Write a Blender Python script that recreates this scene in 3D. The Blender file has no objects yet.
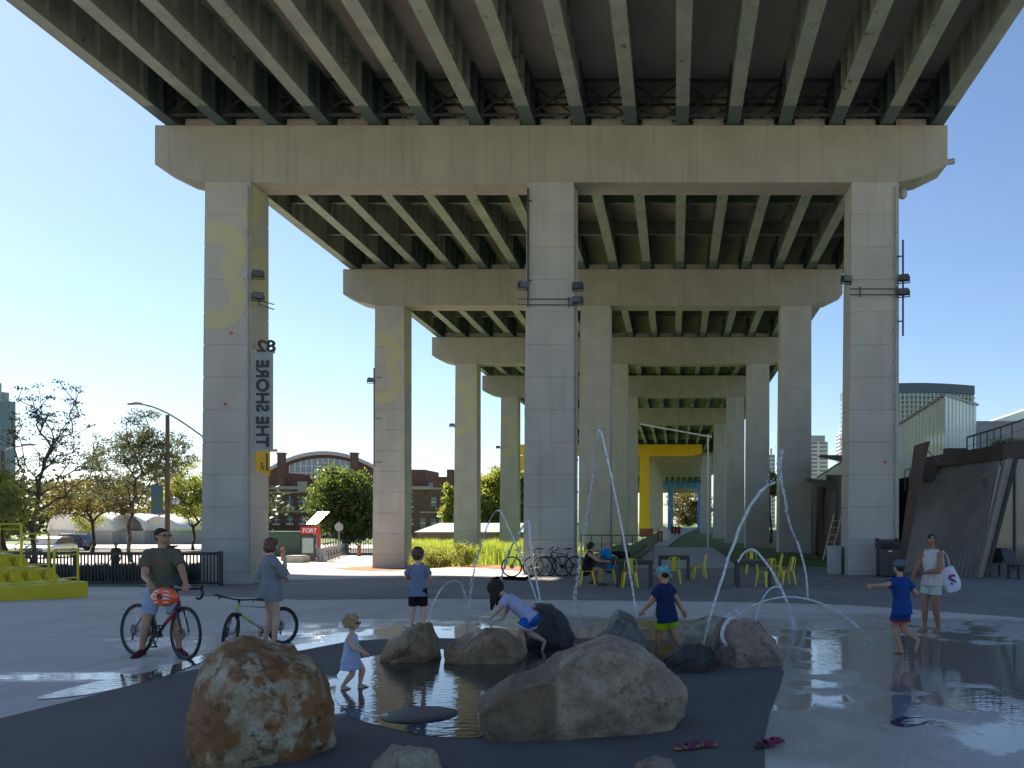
import bpy, bmesh, math, random
from math import sin, cos, pi, radians, sqrt, atan2
from mathutils import Vector, Matrix, noise
import numpy as np
random.seed(7)
SC = bpy.context.scene
COL = SC.collection
FP, CX, HY, CZ = 870.0, 675.0, 523.0, 1.8      # focal length in pixels, vanishing point, eye height

def ss(t):
    t = max(0.0, min(1.0, t)); return t*t*(3-2*t)
def gh(x, y):                                   # ground height: plaza falls gently to the street side
    return -ss((-6-x)/9)*(0.30*ss((y-16)/12) + 0.36*ss((y-34)/12))
def G(px, py):                                  # a point on the ground
    D = (CZ)*FP/(py-HY)
    for _ in range(25):
        D = (CZ-gh((px-CX)/FP*D, D))*FP/(py-HY)
    X = (px-CX)/FP*D
    return Vector((X, D, gh(X, D)))
def P(px, py, D):
    return Vector(((px-CX)/FP*D, D, CZ-(py-HY)/FP*D))

def catmull(pts, n=4):
    pts = [Vector(p) for p in pts]
    out = []
    for i in range(len(pts)-1):
        p0 = pts[max(i-1, 0)]; p1 = pts[i]; p2 = pts[i+1]; p3 = pts[min(i+2, len(pts)-1)]
        for k in range(n):
            t = k/n
            out.append(0.5*((2*p1)+(p2-p0)*t+(2*p0-5*p1+4*p2-p3)*t*t+(3*p1-p0-3*p2+p3)*t**3))
    out.append(pts[-1]); return out

class MB:
    def __init__(s): s.v = []; s.f = []
    def add(s, vs, fs):
        o = len(s.v); s.v += [tuple(v) for v in vs]; s.f += [tuple(i+o for i in f) for f in fs]; return s
    def box(s, x0, x1, y0, y1, z0, z1):
        return s.add([(x0,y0,z0),(x1,y0,z0),(x1,y1,z0),(x0,y1,z0),(x0,y0,z1),(x1,y0,z1),(x1,y1,z1),(x0,y1,z1)],
                     [(0,3,2,1),(4,5,6,7),(0,1,5,4),(1,2,6,5),(2,3,7,6),(3,0,4,7)])
    def obox(s, c, size, m=None):
        hx, hy, hz = size[0]/2, size[1]/2, size[2]/2
        vs = [Vector((a*hx, b*hy, d*hz)) for d in (-1, 1) for a, b in ((-1,-1),(1,-1),(1,1),(-1,1))]
        if m is not None: vs = [m @ v for v in vs]
        c = Vector(c)
        return s.add([v+c for v in vs], [(0,3,2,1),(4,5,6,7),(0,1,5,4),(1,2,6,5),(2,3,7,6),(3,0,4,7)])
    def hexa(s, a, b):                          # two matching quads joined
        return s.add(list(a)+list(b), [(0,3,2,1),(4,5,6,7),(0,1,5,4),(1,2,6,5),(2,3,7,6),(3,0,4,7)])
    def beam(s, p0, p1, w, h, up=(0,0,1)):
        p0 = Vector(p0); p1 = Vector(p1); d = (p1-p0).normalized(); up = Vector(up)
        if abs(d.dot(up)) > 0.99: up = Vector((0,1,0))
        x = d.cross(up).normalized(); y = x.cross(d)
        q = [x*(a*w/2)+y*(b*h/2) for a, b in ((-1,-1),(1,-1),(1,1),(-1,1))]
        return s.hexa([p0+k for k in q], [p1+k for k in q])
    def tube(s, pts, r, n=8, closed=False):
        pts = [Vector(p) for p in pts]; N = len(pts)
        rs = r if isinstance(r, (list, tuple)) else [r]*N
        vs = []; fs = []; prev = None
        for i, p in enumerate(pts):
            if closed: d = pts[(i+1) % N]-pts[i-1]
            else: d = pts[min(i+1, N-1)]-pts[max(i-1, 0)]
            d.normalize()
            if prev is None:
                a = Vector((0,0,1)) if abs(d.z) < .9 else Vector((1,0,0))
                u = d.cross(a).normalized()
            else:
                u = (prev-d*prev.dot(d)).normalized()
            prev = u; w = d.cross(u)
            for k in range(n):
                t = 2*pi*k/n; vs.append(p+(u*cos(t)+w*sin(t))*rs[i])
        m = N if closed else N-1
        for i in range(m):
            j = (i+1) % N
            for k in range(n):
                l = (k+1) % n
                fs.append((i*n+k, i*n+l, j*n+l, j*n+k))
        if not closed:
            fs.append(tuple(range(n-1, -1, -1))); fs.append(tuple((N-1)*n+k for k in range(n)))
        return s.add(vs, fs)
    def etube(s, pts, rad, lat=(1,0,0), n=16, sub=3, round0=True, round1=True):
        """elliptic tube along pts; rad = [(lateral, depth)...]"""
        P4 = [Vector((p[0], p[1], p[2])) for p in pts]
        c = catmull(P4, sub)
        R = [Vector((a, b, 0)) for a, b in rad]; rr = catmull(R, sub)
        seq = [(c[i], rr[i].x, rr[i].y) for i in range(len(c))]
        d0 = (c[0]-c[1]).normalized(); d1 = (c[-1]-c[-2]).normalized()
        k0 = min(rr[0].x, rr[0].y)*.8; k1 = min(rr[-1].x, rr[-1].y)*.8
        if round0: seq = [(c[0]+d0*k0*sin(t), rr[0].x*cos(t), rr[0].y*cos(t)) for t in (1.45, 1.1, .8, .4)]+seq
        if round1: seq = seq+[(c[-1]+d1*k1*sin(t), rr[-1].x*cos(t), rr[-1].y*cos(t)) for t in (.4, .8, 1.1, 1.45)]
        lat = Vector(lat); vs = []; fs = []; N = len(seq)
        for i, (p, a, b) in enumerate(seq):
            d = (seq[min(i+1, N-1)][0]-seq[max(i-1, 0)][0]).normalized()
            u = lat-d*lat.dot(d)
            if u.length < 1e-3: u = Vector((0,1,0))-d*d.y
            u.normalize(); w = d.cross(u)
            for k in range(n):
                t = 2*pi*k/n; vs.append(p+u*(a*cos(t))+w*(b*sin(t)))
        for i in range(N-1):
            for k in range(n):
                l = (k+1) % n; fs.append((i*n+k, i*n+l, (i+1)*n+l, (i+1)*n+k))
        fs.append(tuple(range(n-1, -1, -1))); fs.append(tuple((N-1)*n+k for k in range(n)))
        return s.add(vs, fs)
    def cyl(s, p0, p1, r0, r1=None, n=12):
        return s.tube([p0, p1], [r0, r0 if r1 is None else r1], n)
    def ell(s, c, r, n=14, m=9, mat=None):
        c = Vector(c); vs = []; fs = []
        if not isinstance(r, (tuple, list)): r = (r, r, r)
        for i in range(1, m):
            ph = pi*i/m
            for k in range(n):
                t = 2*pi*k/n
                v = Vector((r[0]*sin(ph)*cos(t), r[1]*sin(ph)*sin(t), r[2]*cos(ph)))
                vs.append((mat @ v if mat is not None else v)+c)
        tp = Vector((0,0,r[2])); bt = -tp
        if mat is not None: tp = mat @ tp; bt = mat @ bt
        a = len(vs); vs += [tp+c, bt+c]
        for i in range(m-2):
            for k in range(n):
                l = (k+1) % n; fs.append((i*n+k, (i+1)*n+k, (i+1)*n+l, i*n+l))
        for k in range(n):
            l = (k+1) % n; fs.append((a, k, l)); fs.append((a+1, (m-2)*n+l, (m-2)*n+k))
        return s.add(vs, fs)
    def prism(s, poly, f0, f1):                 # poly of 2-tuples; f0/f1 map a 2-tuple to 3D
        n = len(poly)
        vs = [f0(p) for p in poly]+[f1(p) for p in poly]
        fs = [tuple(range(n-1, -1, -1)), tuple(range(n, 2*n))]
        fs += [(i, (i+1) % n, n+(i+1) % n, n+i) for i in range(n)]
        return s.add(vs, fs)
    def lathe(s, c, prof, n=20):                # prof [(r,z)...]
        c = Vector(c); vs = []; fs = []
        for r, z in prof:
            for k in range(n):
                t = 2*pi*k/n; vs.append(c+Vector((r*cos(t), r*sin(t), z)))
        for i in range(len(prof)-1):
            for k in range(n):
                l = (k+1) % n; fs.append((i*n+k, i*n+l, (i+1)*n+l, (i+1)*n+k))
        fs.append(tuple(range(n-1, -1, -1))); fs.append(tuple((len(prof)-1)*n+k for k in range(n)))
        return s.add(vs, fs)
    def grid(s, f, nu, nv):
        vs = [f(i/nu, j/nv) for j in range(nv+1) for i in range(nu+1)]
        return s.add(vs, [(j*(nu+1)+i, j*(nu+1)+i+1, (j+1)*(nu+1)+i+1, (j+1)*(nu+1)+i) for j in range(nv) for i in range(nu)])
    def tf(s, m):
        s.v = [tuple(m @ Vector(v)) for v in s.v]; return s
    def build(s, name, mat, parent=None, smooth=False, local=False, bevel=0, world0=False, mesh=None, fixn=True):
        me = mesh
        if me is None:
            me = bpy.data.meshes.new(name); me.from_pydata(s.v, [], s.f)
            if fixn:
                b = bmesh.new(); b.from_mesh(me); bmesh.ops.recalc_face_normals(b, faces=b.faces); b.to_mesh(me); b.free()
        o = bpy.data.objects.new(name, me); COL.objects.link(o)
        off = Vector((0,0,0))
        if not local:
            if parent is not None:
                q = parent
                while q is not None: off += q.location; q = q.parent
            elif not world0:
                co = np.array([v.co[:] for v in me.vertices]); mn = co.min(0); mx = co.max(0)
                off = Vector(((mn[0]+mx[0])/2, (mn[1]+mx[1])/2, mn[2])); o.location = off
        if off.length > 0: me.transform(Matrix.Translation(-off))
        if parent is not None: o.parent = parent
        me.materials.append(mat)
        if smooth:
            me.polygons.foreach_set('use_smooth', [True]*len(me.polygons))
        if bevel:
            m = o.modifiers.new('bevel', 'BEVEL'); m.width = bevel; m.segments = 2; m.limit_method = 'ANGLE'; m.angle_limit = radians(40)
        return o

def tag(o, label=None, cat=None, group=None, kind=None):
    if label: o['label'] = label
    if cat: o['category'] = cat
    if group: o['group'] = group
    if kind: o['kind'] = kind
    return o
def thing(name, label, cat, loc=(0,0,0), rz=0, group=None):
    o = bpy.data.objects.new(name, None); COL.objects.link(o)
    o.location = loc; o.rotation_euler = (0, 0, rz); o.empty_display_size = .2
    return tag(o, label, cat, group)
def copy_tree(o, parent=None):
    c = o.copy(); COL.objects.link(c)
    if parent is not None: c.parent = parent
    for ch in [k for k in o.children]: copy_tree(ch, c)
    return c
def sheet(name, poly, off, mat, cell=0, kind='structure', lim=None):
    """flat surface laid over the ground height function; poly = list of (x,y)"""
    b = bmesh.new()
    f = b.faces.new([b.verts.new((p[0], p[1], 0)) for p in poly])
    bmesh.ops.triangulate(b, faces=[f])
    xs = [p[0] for p in poly]; ys = [p[1] for p in poly]
    if cell:
        lx0, lx1, ly0, ly1 = lim or (-24, -5, 14, 48)
        x = lx0
        while x <= lx1:
            if min(xs) < x < max(xs):
                bmesh.ops.bisect_plane(b, geom=b.verts[:]+b.edges[:]+b.faces[:], plane_co=(x,0,0), plane_no=(1,0,0))
            x += cell
        y = ly0
        while y <= ly1:
            if min(ys) < y < max(ys):
                bmesh.ops.bisect_plane(b, geom=b.verts[:]+b.edges[:]+b.faces[:], plane_co=(0,y,0), plane_no=(0,1,0))
            y += cell
    for v in b.verts: v.co.z = gh(v.co.x, v.co.y)+off
    bmesh.ops.recalc_face_normals(b, faces=b.faces)
    me = bpy.data.meshes.new(name); b.to_mesh(me); b.free()
    if me.polygons and sum(p.normal.z*p.area for p in me.polygons) < 0: me.flip_normals()
    o = bpy.data.objects.new(name, me); COL.objects.link(o); me.materials.append(mat)
    o['kind'] = kind
    return o
TMP = bpy.data.scenes.new('work')
def evald(o):                                   # evaluate one object in a scene of its own (fast)
    TMP.collection.objects.link(o)
    with bpy.context.temp_override(scene=TMP, view_layer=TMP.view_layers[0]):
        dg = bpy.context.evaluated_depsgraph_get(); dg.update()
    out = bpy.data.meshes.new_from_object(o.evaluated_get(dg))
    bpy.data.objects.remove(o); return out
def remesh(mb, voxel, it=3, fac=.5):
    me = bpy.data.meshes.new('tmp'); me.from_pydata(mb.v, [], mb.f)
    b = bmesh.new(); b.from_mesh(me); bmesh.ops.recalc_face_normals(b, faces=b.faces); b.to_mesh(me); b.free()
    o = bpy.data.objects.new('tmp', me)
    m = o.modifiers.new('r', 'REMESH'); m.mode = 'VOXEL'; m.voxel_size = voxel
    if it:
        k = o.modifiers.new('s', 'SMOOTH'); k.factor = fac; k.iterations = it
    out = evald(o); bpy.data.meshes.remove(me)
    return out
def wrinkle(me, amp, scale, seed=0):
    n = len(me.vertices); co = np.empty(n*3, np.float32); no = np.empty(n*3, np.float32)
    me.vertices.foreach_get('co', co); me.vertices.foreach_get('normal', no); co = co.reshape(-1, 3); no = no.reshape(-1, 3)
    k = np.array([noise.noise(Vector((c[0]*scale+seed, c[1]*scale+seed*2, c[2]*scale)))*amp+noise.noise(Vector(((c[0]*scale+seed)*2.3, (c[1]*scale+seed*2)*2.3, c[2]*scale*2.3)))*amp*.5 for c in co.tolist()], np.float32)
    me.vertices.foreach_set('co', (co+no*k[:, None]).ravel()); me.update()

# ---------------------------------------------------------------- materials
MATS = {}
def col4(c): return (c[0], c[1], c[2], 1)
def nm(name):
    m = bpy.data.materials.new(name); m.use_nodes = True
    nt = m.node_tree; bs = nt.nodes['Principled BSDF']
    return m, nt, bs
def mat(name, c1, c2=None, scale=3.0, rough=.7, bump=0.0, bscale=30.0, metal=0.0, stretch=(1,1,1), spot=None, detail=6, lo=.35, hi=.65, rr=.0, spec=.5, coat=0, wspec=None):
    if name in MATS: return MATS[name]
    m, nt, bs = nm(name); N = nt.nodes.new; L = nt.links.new
    tc = N('ShaderNodeTexCoord'); mp = N('ShaderNodeMapping'); mp.inputs['Scale'].default_value = stretch
    L(tc.outputs['Object'], mp.inputs[0])
    bs.inputs['Roughness'].default_value = rough; bs.inputs['Metallic'].default_value = metal
    bs.inputs['Specular IOR Level'].default_value = spec
    if coat: bs.inputs['Coat Weight'].default_value = coat
    out = None
    if c2 is None: bs.inputs['Base Color'].default_value = col4(c1)
    else:
        n1 = N('ShaderNodeTexNoise'); n1.inputs['Scale'].default_value = scale; n1.inputs['Detail'].default_value = detail
        L(mp.outputs[0], n1.inputs['Vector'])
        cr = N('ShaderNodeValToRGB'); cr.color_ramp.elements[0].position = lo; cr.color_ramp.elements[1].position = hi
        cr.color_ramp.elements[0].color = col4(c1); cr.color_ramp.elements[1].color = col4(c2)
        L(n1.outputs['Fac'], cr.inputs[0]); out = cr.outputs[0]
        if spot:                                 # (colour, scale, threshold)
            n2 = N('ShaderNodeTexNoise'); n2.inputs['Scale'].default_value = spot[1]; n2.inputs['Detail'].default_value = 8
            L(tc.outputs['Object'], n2.inputs['Vector'])
            c3 = N('ShaderNodeValToRGB'); c3.color_ramp.elements[0].position = spot[2]; c3.color_ramp.elements[1].position = min(1, spot[2]+.06)
            L(n2.outputs['Fac'], c3.inputs[0])
            mx = N('ShaderNodeMixRGB'); L(c3.outputs[0], mx.inputs[0]); L(out, mx.inputs[1]); mx.inputs[2].default_value = col4(spot[0])
            out = mx.outputs[0]
        L(out, bs.inputs['Base Color'])
        if rr:
            mr = N('ShaderNodeMapRange'); mr.inputs[3].default_value = max(0.02, rough-rr); mr.inputs[4].default_value = min(1, rough+rr)
            mr.inputs[1].default_value = .3; mr.inputs[2].default_value = .7
            L(n1.outputs['Fac'], mr.inputs[0]); L(mr.outputs[0], bs.inputs['Roughness'])
    if bump:
        n3 = N('ShaderNodeTexNoise'); n3.inputs['Scale'].default_value = bscale; n3.inputs['Detail'].default_value = 5
        L(mp.outputs[0], n3.inputs['Vector'])
        bp = N('ShaderNodeBump'); bp.inputs['Strength'].default_value = bump; bp.inputs['Distance'].default_value = .02
        L(n3.outputs['Fac'], bp.inputs['Height']); L(bp.outputs[0], bs.inputs['Normal'])
    MATS[name] = m
    return m
def concrete(name, base, dark, streak=.5, warm=None):
    """board-marked concrete: blotches, vertical water streaks, faint lift lines"""
    if name in MATS: return MATS[name]
    m, nt, bs = nm(name); N = nt.nodes.new; L = nt.links.new
    tc = N('ShaderNodeTexCoord')
    def nz(scale, st, det=6):
        mp = N('ShaderNodeMapping'); mp.inputs['Scale'].default_value = st; L(tc.outputs['Object'], mp.inputs[0])
        n = N('ShaderNodeTexNoise'); n.inputs['Scale'].default_value = scale; n.inputs['Detail'].default_value = det
        L(mp.outputs[0], n.inputs['Vector']); return n.outputs['Fac']
    def ramp(f, a, b):
        r = N('ShaderNodeMapRange'); r.inputs[1].default_value = a; r.inputs[2].default_value = b; L(f, r.inputs[0]); return r.outputs[0]
    def mixc(f, a, b):
        x = N('ShaderNodeMixRGB'); L(f, x.inputs[0])
        for k, c in ((1, a), (2, b)):
            if isinstance(c, tuple): x.inputs[k].default_value = col4(c)
            else: L(c, x.inputs[k])
        return x.outputs[0]
    a = mixc(ramp(nz(.8, (1,1,1)), .35, .65), base, tuple(c*.85 for c in base))
    st = ramp(nz(2.2, (2.2, 2.2, .09), 7), .52, .72)
    mu = N('ShaderNodeMath'); mu.operation = 'MULTIPLY'; L(st, mu.inputs[0]); mu.inputs[1].default_value = streak
    a = mixc(mu.outputs[0], a, dark)
    if warm:
        mu2 = N('ShaderNodeMath'); mu2.operation = 'MULTIPLY'; L(ramp(nz(.35, (1,1,.4)), .5, .7), mu2.inputs[0]); mu2.inputs[1].default_value = .6
        a = mixc(mu2.outputs[0], a, warm)
    sp = N('ShaderNodeMath'); sp.operation = 'MULTIPLY'; L(ramp(nz(14, (1,1,1), 8), .62, .75), sp.inputs[0]); sp.inputs[1].default_value = .35
    a = mixc(sp.outputs[0], a, dark)
    L(a, bs.inputs['Base Color']); bs.inputs['Roughness'].default_value = .85
    bp = N('ShaderNodeBump'); bp.inputs['Strength'].default_value = .25; bp.inputs['Distance'].default_value = .02
    L(nz(9, (1,1,1), 9), bp.inputs['Height']); L(bp.outputs[0], bs.inputs['Normal'])
    MATS[name] = m; return m
def leafmat(name, c1, c2, c3=None, tr=.55, scale=1.2):
    if name in MATS: return MATS[name]
    m = bpy.data.materials.new(name); m.use_nodes = True; nt = m.node_tree; nt.nodes.clear(); N = nt.nodes.new; L = nt.links.new
    out = N('ShaderNodeOutputMaterial'); tc = N('ShaderNodeTexCoord')
    n1 = N('ShaderNodeTexNoise'); n1.inputs['Scale'].default_value = scale; n1.inputs['Detail'].default_value = 4; L(tc.outputs['Object'], n1.inputs['Vector'])
    cr = N('ShaderNodeValToRGB'); cr.color_ramp.elements[0].position = .35; cr.color_ramp.elements[1].position = .65
    cr.color_ramp.elements[0].color = col4(c1); cr.color_ramp.elements[1].color = col4(c2); L(n1.outputs['Fac'], cr.inputs[0])
    if c3:
        e = cr.color_ramp.elements.new(.8); e.color = col4(c3)
    df = N('ShaderNodeBsdfDiffuse'); tl = N('ShaderNodeBsdfTranslucent'); gl = N('ShaderNodeBsdfGlossy'); gl.inputs['Roughness'].default_value = .45
    L(cr.outputs[0], df.inputs[0])
    hs = N('ShaderNodeHueSaturation'); hs.inputs['Value'].default_value = 1.5; hs.inputs['Hue'].default_value = .485; L(cr.outputs[0], hs.inputs['Color']); L(hs.outputs[0], tl.inputs[0])
    gl.inputs[0].default_value = (.8,.8,.8,1)
    mx = N('ShaderNodeMixShader'); mx.inputs[0].default_value = tr; L(df.outputs[0], mx.inputs[1]); L(tl.outputs[0], mx.inputs[2])
    m2 = N('ShaderNodeMixShader'); m2.inputs[0].default_value = .06; L(mx.outputs[0], m2.inputs[1]); L(gl.outputs[0], m2.inputs[2])
    L(m2.outputs[0], out.inputs[0]); MATS[name] = m; return m
# ---------------------------------------------------------------- camera, sky, sun
SUN_EL = radians(42); SUN_DIR = Vector((-0.80*cos(SUN_EL), 0.60*cos(SUN_EL), sin(SUN_EL))).normalized()
SUN_AZ = atan2(SUN_DIR.x, SUN_DIR.y)
cam = bpy.data.cameras.new('camera'); camo = bpy.data.objects.new('camera', cam); COL.objects.link(camo)
camo.location = (0, 0, CZ); camo.rotation_euler = (radians(90), 0, 0)
cam.sensor_width = 36; cam.lens = FP/1024*36; cam.shift_x = -(CX-512)/1024; cam.shift_y = (HY-384)/1024
cam.clip_start = .05; cam.clip_end = 6000
SC.camera = camo
w = bpy.data.worlds.new('World'); SC.world = w; w.use_nodes = True
nt = w.node_tree; bg = nt.nodes['Background']; sky = nt.nodes.new('ShaderNodeTexSky'); sky.sky_type = 'NISHITA'
sky.sun_disc = False; sky.sun_elevation = SUN_EL; sky.sun_rotation = SUN_AZ
sky.air_density = 1.0; sky.dust_density = .4; sky.ozone_density = 3.5; sky.altitude = 80
tint = nt.nodes.new('ShaderNodeMixRGB'); tint.blend_type = 'MULTIPLY'; tint.inputs[0].default_value = 1; tint.inputs[2].default_value = (.98, .965, .98, 1)
nt.links.new(sky.outputs[0], tint.inputs[1]); nt.links.new(tint.outputs[0], bg.inputs[0]); bg.inputs[1].default_value = .062
sl = bpy.data.lights.new('sun', 'SUN'); sl.energy = 5.0; sl.angle = radians(.53); sl.color = (1, .90, .76)
slo = bpy.data.objects.new('sun', sl); COL.objects.link(slo); slo.rotation_euler = SUN_DIR.to_track_quat('Z', 'Y').to_euler(); slo.location = (-40, 30, 60)
SC.view_settings.view_transform = 'Standard'; SC.view_settings.look = 'None'; SC.view_settings.gamma = 1; SC.view_settings.exposure = 1.50
SC.view_settings.use_curve_mapping = False

# ---------------------------------------------------------------- shared materials
M_CONC = concrete('pier_concrete', (.37,.355,.295), (.19,.175,.14), .42, (.30,.28,.22))
M_CONC2 = concrete('column_concrete', (.45,.44,.40), (.25,.235,.20), .38, (.42,.40,.355))
M_SOFF = concrete('deck_soffit', (.44,.40,.36), (.31,.275,.24), .35)
def girder_mat():
    m, nt, bs = nm('girder_paint'); N = nt.nodes.new; L = nt.links.new
    tc = N('ShaderNodeTexCoord')
    n1 = N('ShaderNodeTexNoise'); n1.inputs['Scale'].default_value = 1.2; n1.inputs['Detail'].default_value = 7; L(tc.outputs['Object'], n1.inputs['Vector'])
    cr = N('ShaderNodeValToRGB'); cr.color_ramp.elements[0].position = .35; cr.color_ramp.elements[1].position = .65
    cr.color_ramp.elements[0].color = (.22,.255,.205,1); cr.color_ramp.elements[1].color = (.30,.34,.275,1); L(n1.outputs['Fac'], cr.inputs[0])
    n2 = N('ShaderNodeTexNoise'); n2.inputs['Scale'].default_value = 2.6; n2.inputs['Detail'].default_value = 9; n2.inputs['Roughness'].default_value = .7; L(tc.outputs['Object'], n2.inputs['Vector'])
    c2 = N('ShaderNodeValToRGB'); c2.color_ramp.elements[0].position = .60; c2.color_ramp.elements[1].position = .66; L(n2.outputs['Fac'], c2.inputs[0])
    mx = N('ShaderNodeMixRGB'); L(c2.outputs[0], mx.inputs[0]); L(cr.outputs[0], mx.inputs[1]); mx.inputs[2].default_value = (.12,.06,.03,1)
    # newer blue-green coat over the ends of the girders near each pier (spacing 17 m)
    sp = N('ShaderNodeSeparateXYZ'); L(tc.outputs['Object'], sp.inputs[0])
    a = N('ShaderNodeMath'); a.operation = 'ADD'; a.inputs[1].default_value = -30.6+1.9+170; L(sp.outputs['Y'], a.inputs[0])
    b = N('ShaderNodeMath'); b.operation = 'MODULO'; b.inputs[1].default_value = 17; L(a.outputs[0], b.inputs[0])
    c = N('ShaderNodeMath'); c.operation = 'LESS_THAN'; c.inputs[1].default_value = 3.8; L(b.outputs[0], c.inputs[0])
    m3 = N('ShaderNodeMixRGB'); L(c.outputs[0], m3.inputs[0]); L(mx.outputs[0], m3.inputs[1]); m3.inputs[2].default_value = (.085,.125,.115,1)
    L(m3.outputs[0], bs.inputs['Base Color']); bs.inputs['Roughness'].default_value = .5
    return m
M_GIRD = girder_mat()
M_DIA = mat('diaphragm_paint', (.13,.15,.115), (.19,.20,.15), rough=.55)
M_BLACK = mat('black_metal', (.015,.016,.018), (.03,.03,.032), rough=.45, bump=.05)
M_YEL = mat('yellow_paint', (.62,.50,.015), (.70,.58,.03), scale=2, rough=.38, spot=((.45,.34,.03), 9, .68))
M_RUBBER = mat('black_rubber', (.02,.02,.02), rough=.7)
M_CHROME = mat('brushed_steel', (.55,.56,.58), rough=.3, metal=1)
M_WHITE = mat('white_paint', (.75,.75,.73), (.68,.68,.66), rough=.5)
M_GREY = mat('grey_metal', (.28,.29,.30), (.34,.35,.36), rough=.45)
M_DKGREY = mat('dark_grey_metal', (.05,.055,.06), (.075,.08,.085), rough=.4, metal=.3)
M_GLASS = mat('dark_glass', (.05,.06,.065), rough=.08, spec=.8)

# ---------------------------------------------------------------- ground
def poly_px(pts): return [(G(a, b).x, G(a, b).y) for a, b in pts]
def smoothpoly(pts, n=4, jit=0):
    p = [Vector((a, b, 0)) for a, b in pts]; out = []
    N = len(p)
    for i in range(N):
        p0, p1, p2, p3 = p[i-1], p[i], p[(i+1) % N], p[(i+2) % N]
        for k in range(n):
            t = k/n; q = 0.5*((2*p1)+(p2-p0)*t+(2*p0-5*p1+4*p2-p3)*t*t+(3*p1-p0-3*p2+p3)*t**3)
            if jit: q += Vector((noise.noise(q*2.3), noise.noise(q*2.3+Vector((9, 4, 1))), 0))*jit
            out.append((q.x, q.y))
    return out
def wet_ground(name, dry1, dry2, wetc, ells, thr, joints=True, drip=.6, rough=.8):
    """paving with damp zones and mirror-like puddles; ells = (cx,cy,rx,ry)"""
    m, nt, bs = nm(name); N = nt.nodes.new; L = nt.links.new
    tc = N('ShaderNodeTexCoord'); sx = N('ShaderNodeSeparateXYZ'); L(tc.outputs['Object'], sx.inputs[0])
    def mth(op, a, b=None, clamp=False):
        n = N('ShaderNodeMath'); n.operation = op; n.use_clamp = clamp
        for i, k in enumerate((a, b)):
            if k is None: continue
            if isinstance(k, (int, float)): n.inputs[i].default_value = k
            else: L(k, n.inputs[i])
        return n.outputs[0]
    def nz(scale, det=5, st=(1,1,1), off=(0,0,0)):
        mp = N('ShaderNodeMapping'); mp.inputs['Scale'].default_value = st; mp.inputs['Location'].default_value = off; L(tc.outputs['Object'], mp.inputs[0])
        n = N('ShaderNodeTexNoise'); n.inputs['Scale'].default_value = scale; n.inputs['Detail'].default_value = det
        L(mp.outputs[0], n.inputs['Vector']); return n.outputs['Fac']
    def rng(f, a, b, c=0., d=1.):
        r = N('ShaderNodeMapRange'); r.inputs[1].default_value = a; r.inputs[2].default_value = b; r.inputs[3].default_value = c; r.inputs[4].default_value = d
        L(f, r.inputs[0]); return r.outputs[0]
    def mixc(f, a, b):
        x = N('ShaderNodeMixRGB'); L(f, x.inputs[0])
        for k, c in ((1, a), (2, b)):
            if isinstance(c, tuple): x.inputs[k].default_value = col4(c)
            else: L(c, x.inputs[k])
        return x.outputs[0]
    dist = None
    for cx, cy, rx, ry in ells:
        a = mth('DIVIDE', mth('SUBTRACT', sx.outputs['X'], cx), rx); b = mth('DIVIDE', mth('SUBTRACT', sx.outputs['Y'], cy), ry)
        d = mth('SQRT', mth('ADD', mth('MULTIPLY', a, a), mth('MULTIPLY', b, b)))
        dist = d if dist is None else mth('MINIMUM', dist, d)
    big = nz(.55, 5); fine = nz(1.5, 7, (1, .7, 1), (3, 7, 0))
    field = mth('ADD', dist, mth('MULTIPLY', mth('SUBTRACT', big, .5), 1.1))
    damp = rng(field, 1.12, .98)
    pudf = mth('ADD', mth('MULTIPLY', field, .55), mth('MULTIPLY', fine, .9))
    pud = rng(pudf, thr+.035, thr-.035)
    col = mixc(rng(nz(.25, 4), .35, .65), dry1, dry2)
    col = mixc(mth('MULTIPLY', rng(nz(1.1, 9, (1, .45, 1), (1, 2, 0)), .48, .7), .45), col, tuple(c*.68 for c in dry1))
    col = mixc(mth('MULTIPLY', rng(nz(22, 8), .55, .7), .35), col, tuple(c*.6 for c in dry1))
    if joints:
        gx = mth('PINGPONG', mth('ADD', sx.outputs['X'], .4), 1.75); gy = mth('PINGPONG', mth('ADD', sx.outputs['Y'], .2), 1.75)
        ln = mth('MINIMUM', gx, gy); jl = rng(ln, .025, .010)
        col = mixc(mth('MULTIPLY', jl, .6), col, tuple(c*.35 for c in dry1))
    col = mixc(damp, col, tuple(c*.62 for c in dry1))
    col = mixc(pud, col, wetc)
    L(col, bs.inputs['Base Color'])
    r = mth('SUBTRACT', rough, mth('MULTIPLY', mth('MULTIPLY', damp, rng(nz(2.4, 6, (1, .6, 1)), .35, .62, .55, 1)), drip*rough*1.25))
    r = mth('MULTIPLY', r, rng(pud, 0, 1, 1, .13))
    L(r, bs.inputs['Roughness'])
    spec = rng(pud, 0, 1, .4, .6); L(spec, bs.inputs['Specular IOR Level'])
    h = nz(35, 4); hs = mth('MULTIPLY', h, rng(pud, 0, 1, 1, 0)); rip = mth('MULTIPLY', mth('MULTIPLY', nz(5.5, 2, (1, 2.2, 1)), pud), .22)
    bp = N('ShaderNodeBump'); bp.inputs['Strength'].default_value = .5; bp.inputs['Distance'].default_value = .012
    L(mth('ADD', hs, mth('MULTIPLY', rip, 1.1)), bp.inputs['Height']); L(bp.outputs[0], bs.inputs['Normal'])
    return m
ELLS = [(3.9, 11.3, 4.9, 5.2), (-2.6, 13.4, 5.1, 3.3), (3.2, 7.4, 1.6, 1.2), (-6.9, 10.2, 1.9, .30)]
M_PLAZA = wet_ground('plaza_concrete', (.52,.485,.44), (.61,.57,.52), (.21,.205,.19), ELLS, .79)
M_PAVER = wet_ground('dark_pavers', (.19,.185,.175), (.245,.235,.225), (.04,.04,.04), [(0, -50, 1, 1)], .1, True)
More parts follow.
